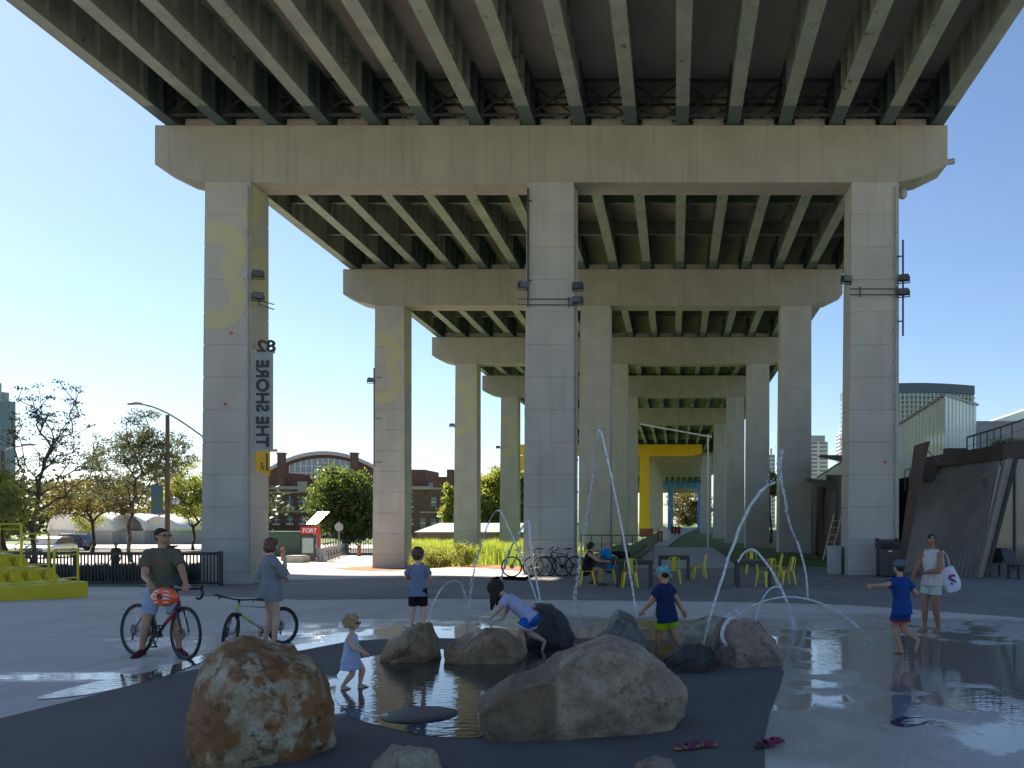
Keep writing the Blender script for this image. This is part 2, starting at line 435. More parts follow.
M_SPLASH = wet_ground('splash_pad_rubber', (.085,.083,.078), (.115,.112,.105), (.022,.026,.028), [(-2.5, 9.6, 1.6, 1.5), (-1.2, 11.9, 2.0, 1.1)], .90, False, .45, .75)
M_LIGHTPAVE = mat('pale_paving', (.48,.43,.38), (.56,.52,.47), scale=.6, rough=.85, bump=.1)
M_PATH = mat('path_concrete', (.38,.38,.38), (.46,.45,.44), scale=.5, rough=.85)
M_ROAD = mat('road_asphalt', (.055,.055,.057), (.075,.075,.075), scale=.7, rough=.9, bump=.2)
M_GRASSG = mat('turf', (.06,.11,.02), (.10,.16,.035), scale=1.2, rough=.9, bump=.4, bscale=12)
M_MULCH = mat('wood_mulch', (.22,.10,.045), (.34,.17,.08), scale=14, rough=.95, bump=.6, bscale=40)

# one base sheet to the horizon (fine grid where the ground falls, coarse elsewhere)
xs = [-3000, -600, -200, -90, -50, -30]+[-24+i for i in range(0, 20)]+[-3, 0, 20, 60, 200, 600, 3000]
ys = [-400, -60, 0]+[14+i for i in range(0, 36)]+[60, 90, 150, 300, 700, 1500, 4000]
mb = MB(); mb.add([(x, y, gh(x, y)-.06) for y in ys for x in xs], [(j*len(xs)+i, j*len(xs)+i+1, (j+1)*len(xs)+i+1, (j+1)*len(xs)+i) for j in range(len(ys)-1) for i in range(len(xs)-1)])
tag(mb.build('ground', M_GRASSG, world0=True), kind='structure')
plaza = [(-60, -60), (60, -60), (60, 30.2), (30, 30.2), (7.6, 36), (-5, 36), (-5, 29.6), (-17, 28.6), (-60, 28.6)]
sheet('plaza_paving', plaza, 0, M_PLAZA, 1)
# dark paver band
sheet('paver_band', poly_px([(460, 599), (600, 600.5), (740, 602), (850, 605)])+poly_px([(935, 611), (1024, 618)])+[(13, 14.5), (20, 12), (30, 12), (30, 30.2), (7.6, 36), (-4.9, 36)]+poly_px([(525, 581), (320, 577.5), (262, 577.5)])+[(-15.8, 25.6)]+poly_px([(300, 600)]), .004, M_PAVER, 1)
# pale paving by the tall grass, near edge drawn along the sun's shade line
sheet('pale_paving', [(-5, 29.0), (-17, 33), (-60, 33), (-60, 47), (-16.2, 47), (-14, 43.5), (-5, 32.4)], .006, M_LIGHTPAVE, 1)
sheet('mulch_bed', [(-18.6, 47.2), (-16.5, 44.5), (-13, 42.3), (-5.2, 31.5), (-5.2, 34.0), (-12.5, 45), (-14.0, 49), (-17, 50.5)], .012, M_MULCH, 1)
sheet('sidewalk', [(-120, 47), (-16.2, 47), (-19, 66), (-120, 66)], .008, M_LIGHTPAVE, 1)
sheet('road', [(-220, 66), (-20, 66), (-20, 82), (-220, 82)], -.02, M_ROAD)
sheet('far_sidewalk', [(-220, 82.3), (-20, 82.3), (-20, 98), (-220, 98)], .03, M_LIGHTPAVE)
k = MB(); k.box(-220, -20, 65.85, 66.0, -.76, -.63); tag(k.build('kerb', M_LIGHTPAVE, world0=True), kind='structure')
k = MB(); k.box(-220, -20, 82.0, 82.3, -.76, -.6); tag(k.build('kerb', M_LIGHTPAVE, world0=True), kind='structure')
for i in range(12):
    x = -120+i*8
    sheet('road_marking', [(x, 73.9), (x+3, 73.9), (x+3, 74.05), (x, 74.05)], -.016, M_WHITE)
# path under the viaduct
sheet('path', poly_px([(629, 568.5), (740, 568.5), (713, 547.5), (653, 547.5)]), .008, M_PATH)
sheet('path', poly_px([(653, 547.0), (667, 547.0), (681, 536), (698, 528.3), (683, 527.4), (670, 531)]), .012, M_PATH)
# rubber splash pad
pad = poly_px([(-60, 738), (0, 719), (100, 694), (180, 673), (250, 659), (305, 650), (352, 641), (420, 638), (520, 640), (600, 638), (700, 642), (770, 655), (784, 672), (779, 690), (770, 712), (764, 740), (765, 768)])+[(.65, 5.4), (.4, 3), (-1, -3), (-12, -3)]
sheet('splash_pad', pad, .006, M_SPLASH)
# shallow basin dish with its water ring, in the pad
bc = G(420, 716)
mb = MB(); mb.lathe((bc.x, bc.y, .008), [(.0, .0), (.34, .002), (.345, .010), (.32, .018), (.22, .024), (.02, .026)], 32)
tag(mb.build('drain_dome', mat('wet_steel', (.045,.05,.055), rough=.5), smooth=True), 'low dark round dome set in the puddle before the boulders', 'drain cover')
# puddles on the pad: thin water, broken outline
M_WATER = None
def water_mat():
    m, nt, bs = nm('puddle_water'); N = nt.nodes.new; L = nt.links.new
    bs.inputs['Base Color'].default_value = (.035,.035,.032,1); bs.inputs['Roughness'].default_value = .03; bs.inputs['Specular IOR Level'].default_value = .6
    tc = N('ShaderNodeTexCoord'); mp = N('ShaderNodeMapping'); mp.inputs['Scale'].default_value = (1, 2, 1); L(tc.outputs['Object'], mp.inputs[0])
    n = N('ShaderNodeTexNoise'); n.inputs['Scale'].default_value = 6; n.inputs['Detail'].default_value = 3; L(mp.outputs[0], n.inputs['Vector'])
    wv = N('ShaderNodeTexWave'); wv.wave_type = 'RINGS'; wv.inputs['Scale'].default_value = 2.2; wv.inputs['Distortion'].default_value = 2
    mp2 = N('ShaderNodeMapping'); mp2.inputs['Location'].default_value = (2.3, -10.6, 0); L(tc.outputs['Object'], mp2.inputs[0]); L(mp2.outputs[0], wv.inputs['Vector'])
    ad = N('ShaderNodeMath'); ad.operation = 'MULTIPLY_ADD'; ad.inputs[1].default_value = .15; L(wv.outputs['Fac'], ad.inputs[0]); L(n.outputs['Fac'], ad.inputs[2])
    bp = N('ShaderNodeBump'); bp.inputs['Strength'].default_value = .24; bp.inputs['Distance'].default_value = .012; L(ad.outputs[0], bp.inputs['Height']); L(bp.outputs[0], bs.inputs['Normal'])
    return m
M_WATER = water_mat()
def puddle(pts, jit=.05, off=.011):
    sheet('puddle', smoothpoly(poly_px(pts), 7, jit), off, M_WATER)
puddle([(338, 705), (344, 668), (380, 655), (440, 650), (510, 655), (560, 662), (640, 662), (560, 672), (520, 690), (490, 712), (490, 735), (440, 738), (385, 728)])
puddle([(560, 646), (640, 644), (700, 648), (690, 656), (600, 658)], .08)
puddle([(38, 699), (90, 684), (150, 672), (195, 658), (212, 653), (200, 663), (150, 681), (95, 694)], .05, .010)
if 0: puddle([(800, 768), (812, 744), (870, 736), (955, 740), (975, 760), (940, 778), (850, 782)], .06, .010)
puddle([(890, 722), (915, 716), (927, 722), (905, 727)], .03, .010)
if 0: puddle([(800, 690), (815, 676), (845, 678), (850, 705), (842, 735), (806, 738), (795, 715)], .05, .010)
if 0: puddle([(868, 712), (880, 690), (905, 668), (960, 660), (1040, 655), (1060, 690), (1000, 695), (950, 707), (905, 712)], .07, .010)
# ---------------------------------------------------------------- viaduct
PS = 17.0; PY0 = 30.0
PYL = [30, 47, 64.2, 81, 103.7, 152, 169, 186, 203, 220, 288, 305, 322, 339, 356]
def PYN(n): return -4 if n < 0 else PYL[n]
CAPZ0, CAPZ1 = 13.55, 15.53
def rshift(n):
    if n == 4: return -1.4+1.15
    if n == 5: return -1.35+1.05
    if n == 10: return -1.3
    if n > 5: return -1.05+(PYN(n)-169)*.03-cshift(n)
    return _rs(n)
def _rs(n):
    if n < 0: return 0
    a = [0, -.35, -.75, -1.25, -1.55][min(n, 4)]
    return a
def cshift(n):
    if n < 4: return 0
    if n < 6: return -1.15 if n == 4 else -1.05
    if n >= 10: return 2.8
    return -.4+(PYN(n)-169)*.0167
def column(mbx, x0, x1, y0, y1, zb, zt):
    """stacked lifts with a recessed groove at each joint, slightly wider at the foot"""
    z = zt; zs = [zt]
    rings = []
    h = 1.12
    while z-h > zb:
        zs.append(z-h); z -= h
    zs.append(zb)
    def ring(z, ins):
        t = (zt-z)/(zt-zb); wdn = .16*t
        a0 = x0-wdn; a1 = x1
        return [(a0+ins, y0+ins, z), (a1-ins, y0+ins, z), (a1-ins, y1-ins, z), (a0+ins, y1-ins, z)]
    for i, z in enumerate(zs):
        if i == 0: rings.append(ring(z, 0))
        elif i == len(zs)-1: rings.append(ring(z, 0))
        else:
            rings += [ring(z+.018, 0), ring(z+.008, .02), ring(z-.008, .02), ring(z-.018, 0)]
    vs = [v for r in rings for v in r]; fs = []
    for i in range(len(rings)-1):
        for k in range(4):
            l = (k+1) % 4; fs.append((i*4+k, i*4+l, (i+1)*4+l, (i+1)*4+k))
    fs.append((0,1,2,3)); e = (len(rings)-1)*4; fs.append((e+3,e+2,e+1,e))
    mbx.add(vs, fs)
def capbeam(mbx, xl, xr, y0, y1, drop=.55, ch=1.75):
    z0, z1 = CAPZ0, CAPZ1
    prof = [(xl, z1), (xl, z0+.62), (xl+.85, z0+.20), (xl+ch, z0), (xr-ch, z0), (xr-.85, z0+.20), (xr, z0+.62), (xr, z1)]
    mbx.prism(prof, lambda p: (p[0], y0, p[1]), lambda p: (p[0], y1, p[1]))
M_PY = mat('orange_yellow_paint', (.90,.50,.01), (.95,.56,.015), scale=.6, rough=.6)
def bluemat():
    m = mat('blue_mural', (.02,.10,.45), (.10,.35,.75), scale=1.4, rough=.6, spot=((.55,.45,.15), 1.6, .60)); return m
M_BLUE = bluemat()
ORD = ['', 'first', 'second', 'third', 'fourth', 'fifth', 'sixth', 'seventh', 'eighth', 'ninth']
ordn = ['first (nearest)', 'second', 'third', 'fourth', 'fifth', 'sixth', 'seventh', 'eighth']
pier_lab = {0: 'nearest concrete pier, its wide cap beam spanning three tall columns over the plaza',
 1: 'second concrete pier from the camera, beside the mulch bed and tall grass',
 2: 'third concrete pier from the camera, between the second pier and the fourth',
 3: 'fourth concrete pier from the camera, its left column rising from the grass',
 4: 'fifth concrete pier from the camera, directly before the yellow one',
 5: 'pier painted orange yellow all over, beyond the five near piers',
 6: 'plain concrete pier directly behind the yellow painted pier', 10: 'distant pier covered with a blue mural at the end of the path'}
PG = 'concrete piers carrying the elevated road'
PIERS = {}
for n in range(0, 14):
    y = PYN(n); cs = cshift(n); rs = rshift(n)+cs
    mcol = M_CONC2; mcap = M_CONC
    if n == 5: mcol = mcap = M_PY
    if n == 10: mcol = mcap = M_BLUE
    lab = pier_lab.get(n)
    if lab is None:
        lab = ('concrete pier behind the camera position' if n < 0 else ('%s concrete pier beyond the yellow painted pier, before the blue one' % ORD[n-5] if n < 10 else '%s concrete pier beyond the blue mural pier' % ORD[n-10]))
    t = thing('viaduct_pier', lab, 'pier', (0, y, 0), 0, PG); PIERS[n] = t
    xl = -17.95+cs*0; xr = 9.41+rs
    if n == 5: xl = -28; xr = 4.75
    m = MB(); capbeam(m, xl, xr, y, y+1.2); m.build('cap_beam', mcap, t, bevel=.03 if n < 3 else 0)
    for (a, b) in ((-16.2, -14.62), (-5.1+cs, -3.5+cs), (6.1+rs, 7.72+rs)) + (((-27.4, -25.9),) if n == 5 else ()):
        m = MB(); column(m, a, b, y-.004, y+1.3, -1.5, CAPZ0-.003); m.build('column', M_CONC2 if (n == 5 and a > 0) else mcol, t)
    if 0 <= n < 3:
        for i in range(15):
            m = MB(); gx = -17.4+i*1.765+.9
            m.box(gx-.52, gx+.52, y+.25, y+.95, CAPZ1+.003, CAPZ1+.32); m.build('bearing_block', M_CONC, t)

# deck: girders, soffit, cross frames, parapets
dk = thing('viaduct_deck', 'elevated road deck of green steel girders and concrete slab carried by the piers', 'bridge deck', (-4, 0, 15.5))
DY0, DY1 = 12, 390; GZ0 = CAPZ1+.03; GZ1 = 17.06
GX = [-17.4+i*1.765 for i in range(16)]
m = MB(); m.box(-18.35, 10.0, DY0, DY1, GZ1+.003, GZ1+.28)
# slab haunches give the coffered look from below
m.build('slab', M_SOFF, dk)
for sx in (-18.35, 9.75):
    m = MB(); m.box(sx, sx+.25, DY0, DY1, GZ1+.283, GZ1+1.15); m.build('parapet', M_CONC, dk)
for gi, gx in enumerate(GX):
    m = MB()
    m.box(gx-.22, gx+.22, DY0, DY1, GZ0, GZ0+.045)
    m.box(gx-.012, gx+.012, DY0, DY1, GZ0+.045, GZ1-.03)
    m.box(gx-.18, gx+.18, DY0, DY1, GZ1-.03, GZ1)
    yy = 8.0
    while yy < 66:
        for sd in (-1, 1):
            xa, xb = sorted((gx+sd*.014, gx+sd*.17)); m.box(xa, xb, yy, yy+.016, GZ0+.047, GZ1-.032)
        yy += 1.0625
    m.build('girder', M_GIRD, dk)
for n in range(-1, 8):
    for k in (1, 2, 3):
        y = (PYN(n) if n >= 0 else 13)+.6+k*((PYN(n+1)-PYN(n)) if n >= 0 else 17)/4
        if y > 26 and y < 30: continue
        if n == -1: y = (14.5, 19.5, 24.7)[k-1]
        m = MB()
        for i in range(15):
            a, b = GX[i]+.015, GX[i+1]-.015
            m.box(a, b, y, y+.02, GZ0+.62, GZ1-.25); m.box(a, b, y-.09, y+.11, GZ0+.60, GZ0+.62); m.box(a, b, y-.09, y+.11, GZ1-.25, GZ1-.235)
            m.box(a, a+.16, y-.03, y+.05, GZ0+.05, GZ1-.05); m.box(b-.16, b, y-.03, y+.05, GZ0+.05, GZ1-.05)
        m.build('diaphragm', M_DIA, dk)
for n, y in ((0, PY0-.35), (0, PY0+1.4)):
    for i in range(15):
        a, b = GX[i]+.05, GX[i+1]-.05
        m = MB(); z0, z1 = GZ0+.12, GZ1-.2
        m.beam((a, y, z0), (b, y, z1), .06, .06); m.beam((a, y+.07, z1), (b, y+.07, z0), .06, .06)
        m.beam((a, y-.07, z0), (b, y-.07, z0), .08, .08); m.beam((a, y-.07, z1), (b, y-.07, z1), .08, .08)
        m.beam((a, y+.14, (z0+z1)/2+.1), (b, y+.14, (z0+z1)/2+.1), .05, .05)
        m.beam((a+.03, y, z0), (a+.03, y, z1), .07, .07); m.beam((b-.03, y, z0), (b-.03, y, z1), .07, .07)
        m.build('cross_frame', M_DKGREY, dk)
# conduit stub and dome camera at the right end of the nearest cap
m = MB(); m.cyl((9.43, 30.3, 14.36), (9.72, 30.3, 14.40), .10, .10); tag(m.build('drain_spout', M_GREY), 'short grey pipe stub sticking out of the right end of the nearest cap beam', 'pipe')
m = MB(); m.cyl((7.76, 30.5, 13.38), (7.95, 30.5, 13.38), .05); m.ell((7.98, 30.5, 13.32), (.17,.17,.17)); m.cyl((7.98, 30.5, 13.36), (7.98, 30.5, 13.5), .17, .1)
tag(m.build('dome_camera', M_GREY, smooth=True), 'small white dome camera at the head of the right near column', 'security camera')

# painted yellow figures on the left columns (paint: 2 mm sheets, clipped to the face)
M_FIG = mat('faded_yellow_mural', (.47,.45,.25), (.45,.43,.29), scale=1.6, rough=.85)
def mural(n, zc1, zc2, x_off=0):
    y = PYN(n); t = PIERS[n]; m = MB()
    fx0, fx1 = -16.2, -14.64
    def ring(cx, cz, ri, ro, a0, a1, steps=26):
        for i in range(steps):
            q = [(cx+r*cos(a0+(a1-a0)*j/steps), cz+r*1.0*sin(a0+(a1-a0)*j/steps)) for j, r in ((i, ri), (i, ro), (i+1, ro), (i+1, ri))]
            q = [(max(fx0, min(fx1, a)), b) for a, b in q]
            m.add([(a, y-.010, b) for a, b in q], [(0,1,2,3)])
    cx_ = -15.83
    ring(cx_, zc1, .36, 1.07, -1.25, 1.5708)
    m.add([(fx0+.0, y-.010, zc1+.36), (cx_, y-.010, zc1+.36), (cx_, y-.010, zc1+1.07), (fx0, y-.010, zc1+1.0)], [(0,1,2,3)])
    m2 = m; m = MB()
    def ring2():
        steps = 26; cx = -15.83
        for i in range(steps):
            q = [(min(fx1, max(fx0, cx+r*cos(-1.57+2.75*j/steps))), zc2+r*sin(-1.57+2.75*j/steps)) for j, r in ((i, .48), (i, 1.12), (i+1, 1.12), (i+1, .48))]
            m.add([(a, y-.014, b) for a, b in q], [(0,1,2,3)])
    ring2(); m.add([(fx0, y-.014, zc2-1.05), (-15.83, y-.014, zc2-1.12), (-15.83, y-.014, zc2-.48), (fx0, y-.014, zc2-.48)], [(0,1,2,3)]); m.build('painted_figure', M_FIG, t, fixn=False); m = m2
    m.add([(fx1-.35, y-.018, zc1+1.3), (fx1, y-.018, zc1+2.0), (fx1, y-.018, zc1+.9), (fx1-.1, y-.018, zc1+.7)], [(0,1,2,3)])
    m.build('painted_figure', M_FIG, t, fixn=False)
    m = MB()
    for q in ([(.05, 2.3), (1.0, 2.3), (.35, 1.1), (.05, .8)], [(.05, .1), (1.25, .6), (1.25, -1.4), (.05, -2.0)]):
        m.add([(-14.612, y+a, zc1+b) for a, b in q], [(0,1,2,3)])
    m.build('painted_figure', M_FIG, t, fixn=False)
mural(0, 1.8+(523-252)/29, 1.8+(523-297)/29)
for n, a, b in ((1, 352, 375), (2, 397, 410), (3, 428, 440)):
    d = PYN(n); mural(n, 1.8+(523-a)/870*d, 1.8+(523-a)/870*d-1.65)
# faint handwriting-like scratches are left out; small orange survey dots
M_DOT = mat('orange_red', (.55,.08,.03), rough=.7)
for (px, py) in ((231, 333), (225, 404)):
    q = P(px, py, 29.98); m = MB(); m.cyl((q.x, 29.97, q.z), (q.x, 29.995, q.z), .05, .05, 10); m.build('survey_dot', M_DOT, PIERS[0])
q = P(885, 462, 29.98); m = MB(); m.cyl((q.x, 29.97, q.z), (q.x, 29.995, q.z), .05, .05, 10); m.build('survey_dot', M_DOT, PIERS[0])
# conduits running down the near columns
for px, y0 in ((898, 176), (574.5, 180), (256, 200)):
    m = MB(); X = (px-CX)/29; yy = 29.93 if px != 574.5 else 30.35
    if px == 898: X = 7.60
    if px == 574.5: X = -3.44
    if px == 256: X = -14.70
    m.cyl((X, yy, 0), (X, yy, 13.4), .03, .03, 8)
    for k in range(11): m.box(X-.06, X+.06, yy-.04, yy+.06, .6+k*1.12, .68+k*1.12)
    m.build('conduit', M_GREY, PIERS[0])

# flood lights, straps and poles on the columns
def flood(loc, rz, label, light=False):
    t = thing('flood_light', label, 'flood light', loc, rz, 'flood lights fixed to the columns')
    m = MB(); m.box(-.17, .17, -.13, .09, -.11, .11); m.build('housing', M_BLACK, t, local=True, bevel=.02)
    m = MB(); m.box(-.15, .15, -.145, -.132, -.09, .09); m.build('lens', M_GLASS, t, local=True)
    m = MB(); m.box(-.20, -.175, -.03, .03, -.16, .04); m.box(.175, .20, -.03, .03, -.16, .04); m.box(-.20, .20, -.03, .03, -.185, -.16); m.build('bracket', M_BLACK, t, local=True)
    for k in range(5):
        pass
    return t
fl = [(258, 274, 29.75, .5, 'upper black flood light on the corner of the left near column'),
      (258, 296, 29.75, .5, 'lower black flood light on the corner of the left near column'),
      (578, 286, 29.8, -.3, 'upper black flood light on the right edge of the middle near column'),
      (578, 300, 29.8, -.3, 'lower black flood light on the right edge of the middle near column'),
      (523, 285, 29.9, .6, 'black flood light on the left edge of the middle near column'),
      (846, 279, 29.8, .4, 'black flood light on the left edge of the right near column'),
      (904, 278, 29.8, -.4, 'upper black flood light on the pole beside the right near column'),
      (904, 292, 29.8, -.4, 'lower black flood light on the pole beside the right near column'),
      (371, 380, 44.6, .4, 'small flood light on the thin pole near the second left column'),
      (452, 425, 63.4, .4, 'small flood light on the left edge of the third left column'),
      (498, 447, 80.2, .4, 'small flood light on the left edge of the fourth left column')]
for px, py, D, r, l in fl: flood(P(px, py, D), r, l)
def strap(x0, x1, y, z, lab):
    m = MB()
    for dz in (0, -.2): m.beam((x0, y, z+dz), (x1, y, z+dz), .03, .03)
    for x in (x0+.35, x1-.35): m.beam((x, y-.02, z+.06), (x, y-.02, z-.28), .05, .05)
    tag(m.build('light_bracket', M_DKGREY), lab, 'bracket', 'steel brackets strapped to the columns')
strap(6.0, 7.95, 29.9, 9.85, 'two-rail steel bracket strapped across the right near column')
strap(-5.4, -3.3, 29.9, 9.5, 'two-rail steel bracket strapped across the middle near column')
m = MB(); m.beam(P(258, 300, 29.8), P(274, 304.5, 31), .03, .03); m.beam(P(258, 304, 29.8), P(274, 309.5, 31), .03, .03); m.beam(P(259, 299, 29.8), P(259, 306, 29.8), .03, .03)
tag(m.build('light_bracket', M_DKGREY), 'two-rail steel bracket on the side of the left near column', 'bracket', 'steel brackets strapped to the columns')
def pole(px, y0, y1, D, lab, arms):
    m = MB(); a = P(px, y0, D); b = P(px, y1, D); m.cyl(b, a, .035, .035, 8)
    for py, dx in arms: q = P(px, py, D); m.beam(q, q+Vector((dx, .1, 0)), .04, .04)
    tag(m.build('light_pole', M_DKGREY), lab, 'pole')
pole(903, 240, 336, 29.85, 'thin dark pole holding flood lights beside the right near column', [(256, -.25), (321, -.25)])
pole(374, 368, 466, 46.5, 'thin dark pole with a flood light beside the second left column', [(377, .4), (418, .4), (462, .4)])
pole(528, 188, 300, 29.9, 'thin grey conduit pole at the left edge of the middle near column', [(200, .1), (280, .1)])

# mirrored sign panel on the left near column
def text_mesh(txt, size, depth=.012):
    cu = bpy.data.curves.new('t', 'FONT'); cu.body = txt; cu.size = size; cu.extrude = depth; cu.align_x = 'LEFT'; cu.offset = size*.022
    o = bpy.data.objects.new('t', cu)
    me = evald(o); bpy.data.curves.remove(cu)
    return me
def put_text(txt, size, xf, name, matl, parent, depth=.012, fit=None):
    me = text_mesh(txt, size, depth)
    co = np.array([v.co[:] for v in me.vertices]); mn = co.min(0); mx = co.max(0)
    me.transform(Matrix.Translation((-(mn[0]), -(mn[1]), 0)))
    if fit: me.transform(Matrix.Diagonal((fit[0]/(mx[0]-mn[0]), fit[1]/(mx[1]-mn[1]), 1, 1)))
    me.transform(xf)
    if xf.determinant() < 0: me.flip_normals()
    return MB().build(name, matl, parent, mesh=me)
SY = 29.82
sg = thing('column_sign', 'upright sign panel with black mirrored lettering and number 82 on the left near column', 'sign', (-14.2, SY, 2.5))
a = P(253, 353, SY); b = P(271, 449, SY)
m = MB()
m.box(a.x, b.x, SY+.03, SY+.06, b.z, a.z); m.build('backing_panel', mat('sign_mesh_panel', (.22,.25,.26), (.26,.29,.30), rough=.4), sg)
m = MB(); m.box(a.x-.05, b.x+.1, SY, SY+.09, a.z+.003, a.z+.09); m.box(a.x-.05, b.x+.18, SY, SY+.09, b.z-.09, b.z-.003); m.box(a.x-.045, a.x-.003, SY+.02, SY+.07, b.z, a.z); m.box(b.x+.003, b.x+.045, SY+.02, SY+.07, b.z, a.z)
m.build('sign_frame', M_GREY, sg)
M_INK = mat('black_letters', (.01,.012,.015), rough=.5)
# text along +z, tops towards +x (mirrored); base text x->z, y->x
t0 = P(256, 447, SY); t1 = P(268.5, 360, SY)
X = Matrix(((0, 1, 0, t0.x), (0, 0, -1, SY), (1, 0, 0, t0.z), (0, 0, 0, 1)))
put_text('THE SHORE', 1, X, 'lettering', M_INK, sg, fit=(t1.z-t0.z, t1.x-t0.x))
n0 = P(275.5, 352, SY); n1 = P(257, 340, SY)
X = Matrix(((-1, 0, 0, n0.x), (0, 0, -1, SY), (0, 1, 0, n0.z), (0, 0, 0, 1)))
put_text('82', 1, X, 'number', M_INK, sg, .03, fit=(n0.x-n1.x, n1.z-n0.z))
bn = thing('yellow_banner', 'small yellow cloth banner under the sign panel on the left near column', 'banner', P(263, 475, SY))
c = [P(256, 451, SY), P(270, 451, SY), P(270, 475.5, SY), P(256, 471, SY)]
m = MB(); m.hexa([q+Vector((0, -.01, 0)) for q in c], [q+Vector((0, .01, 0)) for q in c]); m.build('cloth', mat('banner_yellow', (.72,.42,.02), (.64,.36,.02), scale=4, rough=.8), bn)
t0 = P(260.5, 470, SY-.02); X = Matrix(((0, 1, 0, t0.x), (0, 0, -1, SY-.02), (1, 0, 0, t0.z), (0, 0, 0, 1)))
put_text('The', 1, X, 'lettering', M_INK, bn, .004, fit=(.26, .11))
t0 = P(265, 470.5, SY-.02); X = Matrix(((0, 1, 0, t0.x), (0, 0, -1, SY-.02), (1, 0, 0, t0.z), (0, 0, 0, 1)))
put_text('Bentway', 1, X, 'lettering', M_INK, bn, .004, fit=(.60, .12))
# ---------------------------------------------------------------- boulders
def rockmat(name, pale, dark, rust, rscale=1.6, rthr=.52, wet=0.0, sc=5, dthr=.5, seam=None):
    m, nt, bs = nm(name); N = nt.nodes.new; L = nt.links.new
    tc = N('ShaderNodeTexCoord')
    def nz(s, d=8, off=0, r=.6):
        mp = N('ShaderNodeMapping'); mp.inputs['Location'].default_value = (off, off*2, 0); L(tc.outputs['Object'], mp.inputs[0])
        n = N('ShaderNodeTexNoise'); n.inputs['Scale'].default_value = s; n.inputs['Detail'].default_value = d; n.inputs['Roughness'].default_value = r; L(mp.outputs[0], n.inputs['Vector']); return n.outputs['Fac']
    def rg(f, a, b):
        r = N('ShaderNodeMapRange'); r.inputs[1].default_value = a; r.inputs[2].default_value = b; L(f, r.inputs[0]); return r.outputs[0]
    def mx(f, a, b, k=1):
        x = N('ShaderNodeMixRGB')
        if k != 1:
            q = N('ShaderNodeMath'); q.operation = 'MULTIPLY'; q.inputs[1].default_value = k; L(f, q.inputs[0]); f = q.outputs[0]
        L(f, x.inputs[0])
        for i, c in ((1, a), (2, b)):
            if isinstance(c, tuple): x.inputs[i].default_value = col4(c)
            else: L(c, x.inputs[i])
        return x.outputs[0]
    a = mx(rg(nz(sc), .4, .62), pale, dark)
    a = mx(rg(nz(28, 6, 3), .55, .68), a, tuple(c*.45 for c in dark), .75)
    a = mx(rg(nz(60, 4, 5), .60, .70), a, tuple(min(1, c*1.35) for c in pale), .5)
    a = mx(rg(nz(rscale, 9, 7, .68), rthr, rthr+.07), a, rust)
    a = mx(rg(nz(rscale*2.7, 9, 11, .7), rthr+.07, rthr+.12), a, tuple(c*.45 for c in rust), .8)
    if seam is not None:                          # one half of the stone is a darker, damper brown
        sx = N('ShaderNodeSeparateXYZ'); L(tc.outputs['Object'], sx.inputs[0]); sa = N('ShaderNodeMath'); sa.operation = 'MULTIPLY_ADD'; sa.inputs[1].default_value = .10; L(nz(4, 4, 9), sa.inputs[0]); L(sx.outputs['X'], sa.inputs[2])
        a = mx(rg(sa.outputs[0], seam+.075, seam+.035), a, (.13,.085,.04), .62)
    L(a, bs.inputs['Base Color'])
    r = N('ShaderNodeMapRange'); r.inputs[1].default_value = .42; r.inputs[2].default_value = .58; r.inputs[3].default_value = .85-wet*.7; r.inputs[4].default_value = .9-wet*.55
    L(nz(3, 5, 2), r.inputs[0]); L(r.outputs[0], bs.inputs['Roughness'])
    ad = N('ShaderNodeMath'); ad.operation = 'ADD'; L(nz(9, 10, 1, .7), ad.inputs[0])
    q = N('ShaderNodeMath'); q.operation = 'MULTIPLY'; q.inputs[1].default_value = .35; L(nz(55, 6, 4, .7), q.inputs[0]); L(q.outputs[0], ad.inputs[1])
    bp = N('ShaderNodeBump'); bp.inputs['Strength'].default_value = 1.0; bp.inputs['Distance'].default_value = .05; L(ad.outputs[0], bp.inputs['Height']); L(bp.outputs[0], bs.inputs['Normal'])
    return m
RG = 'boulders on the splash pad'
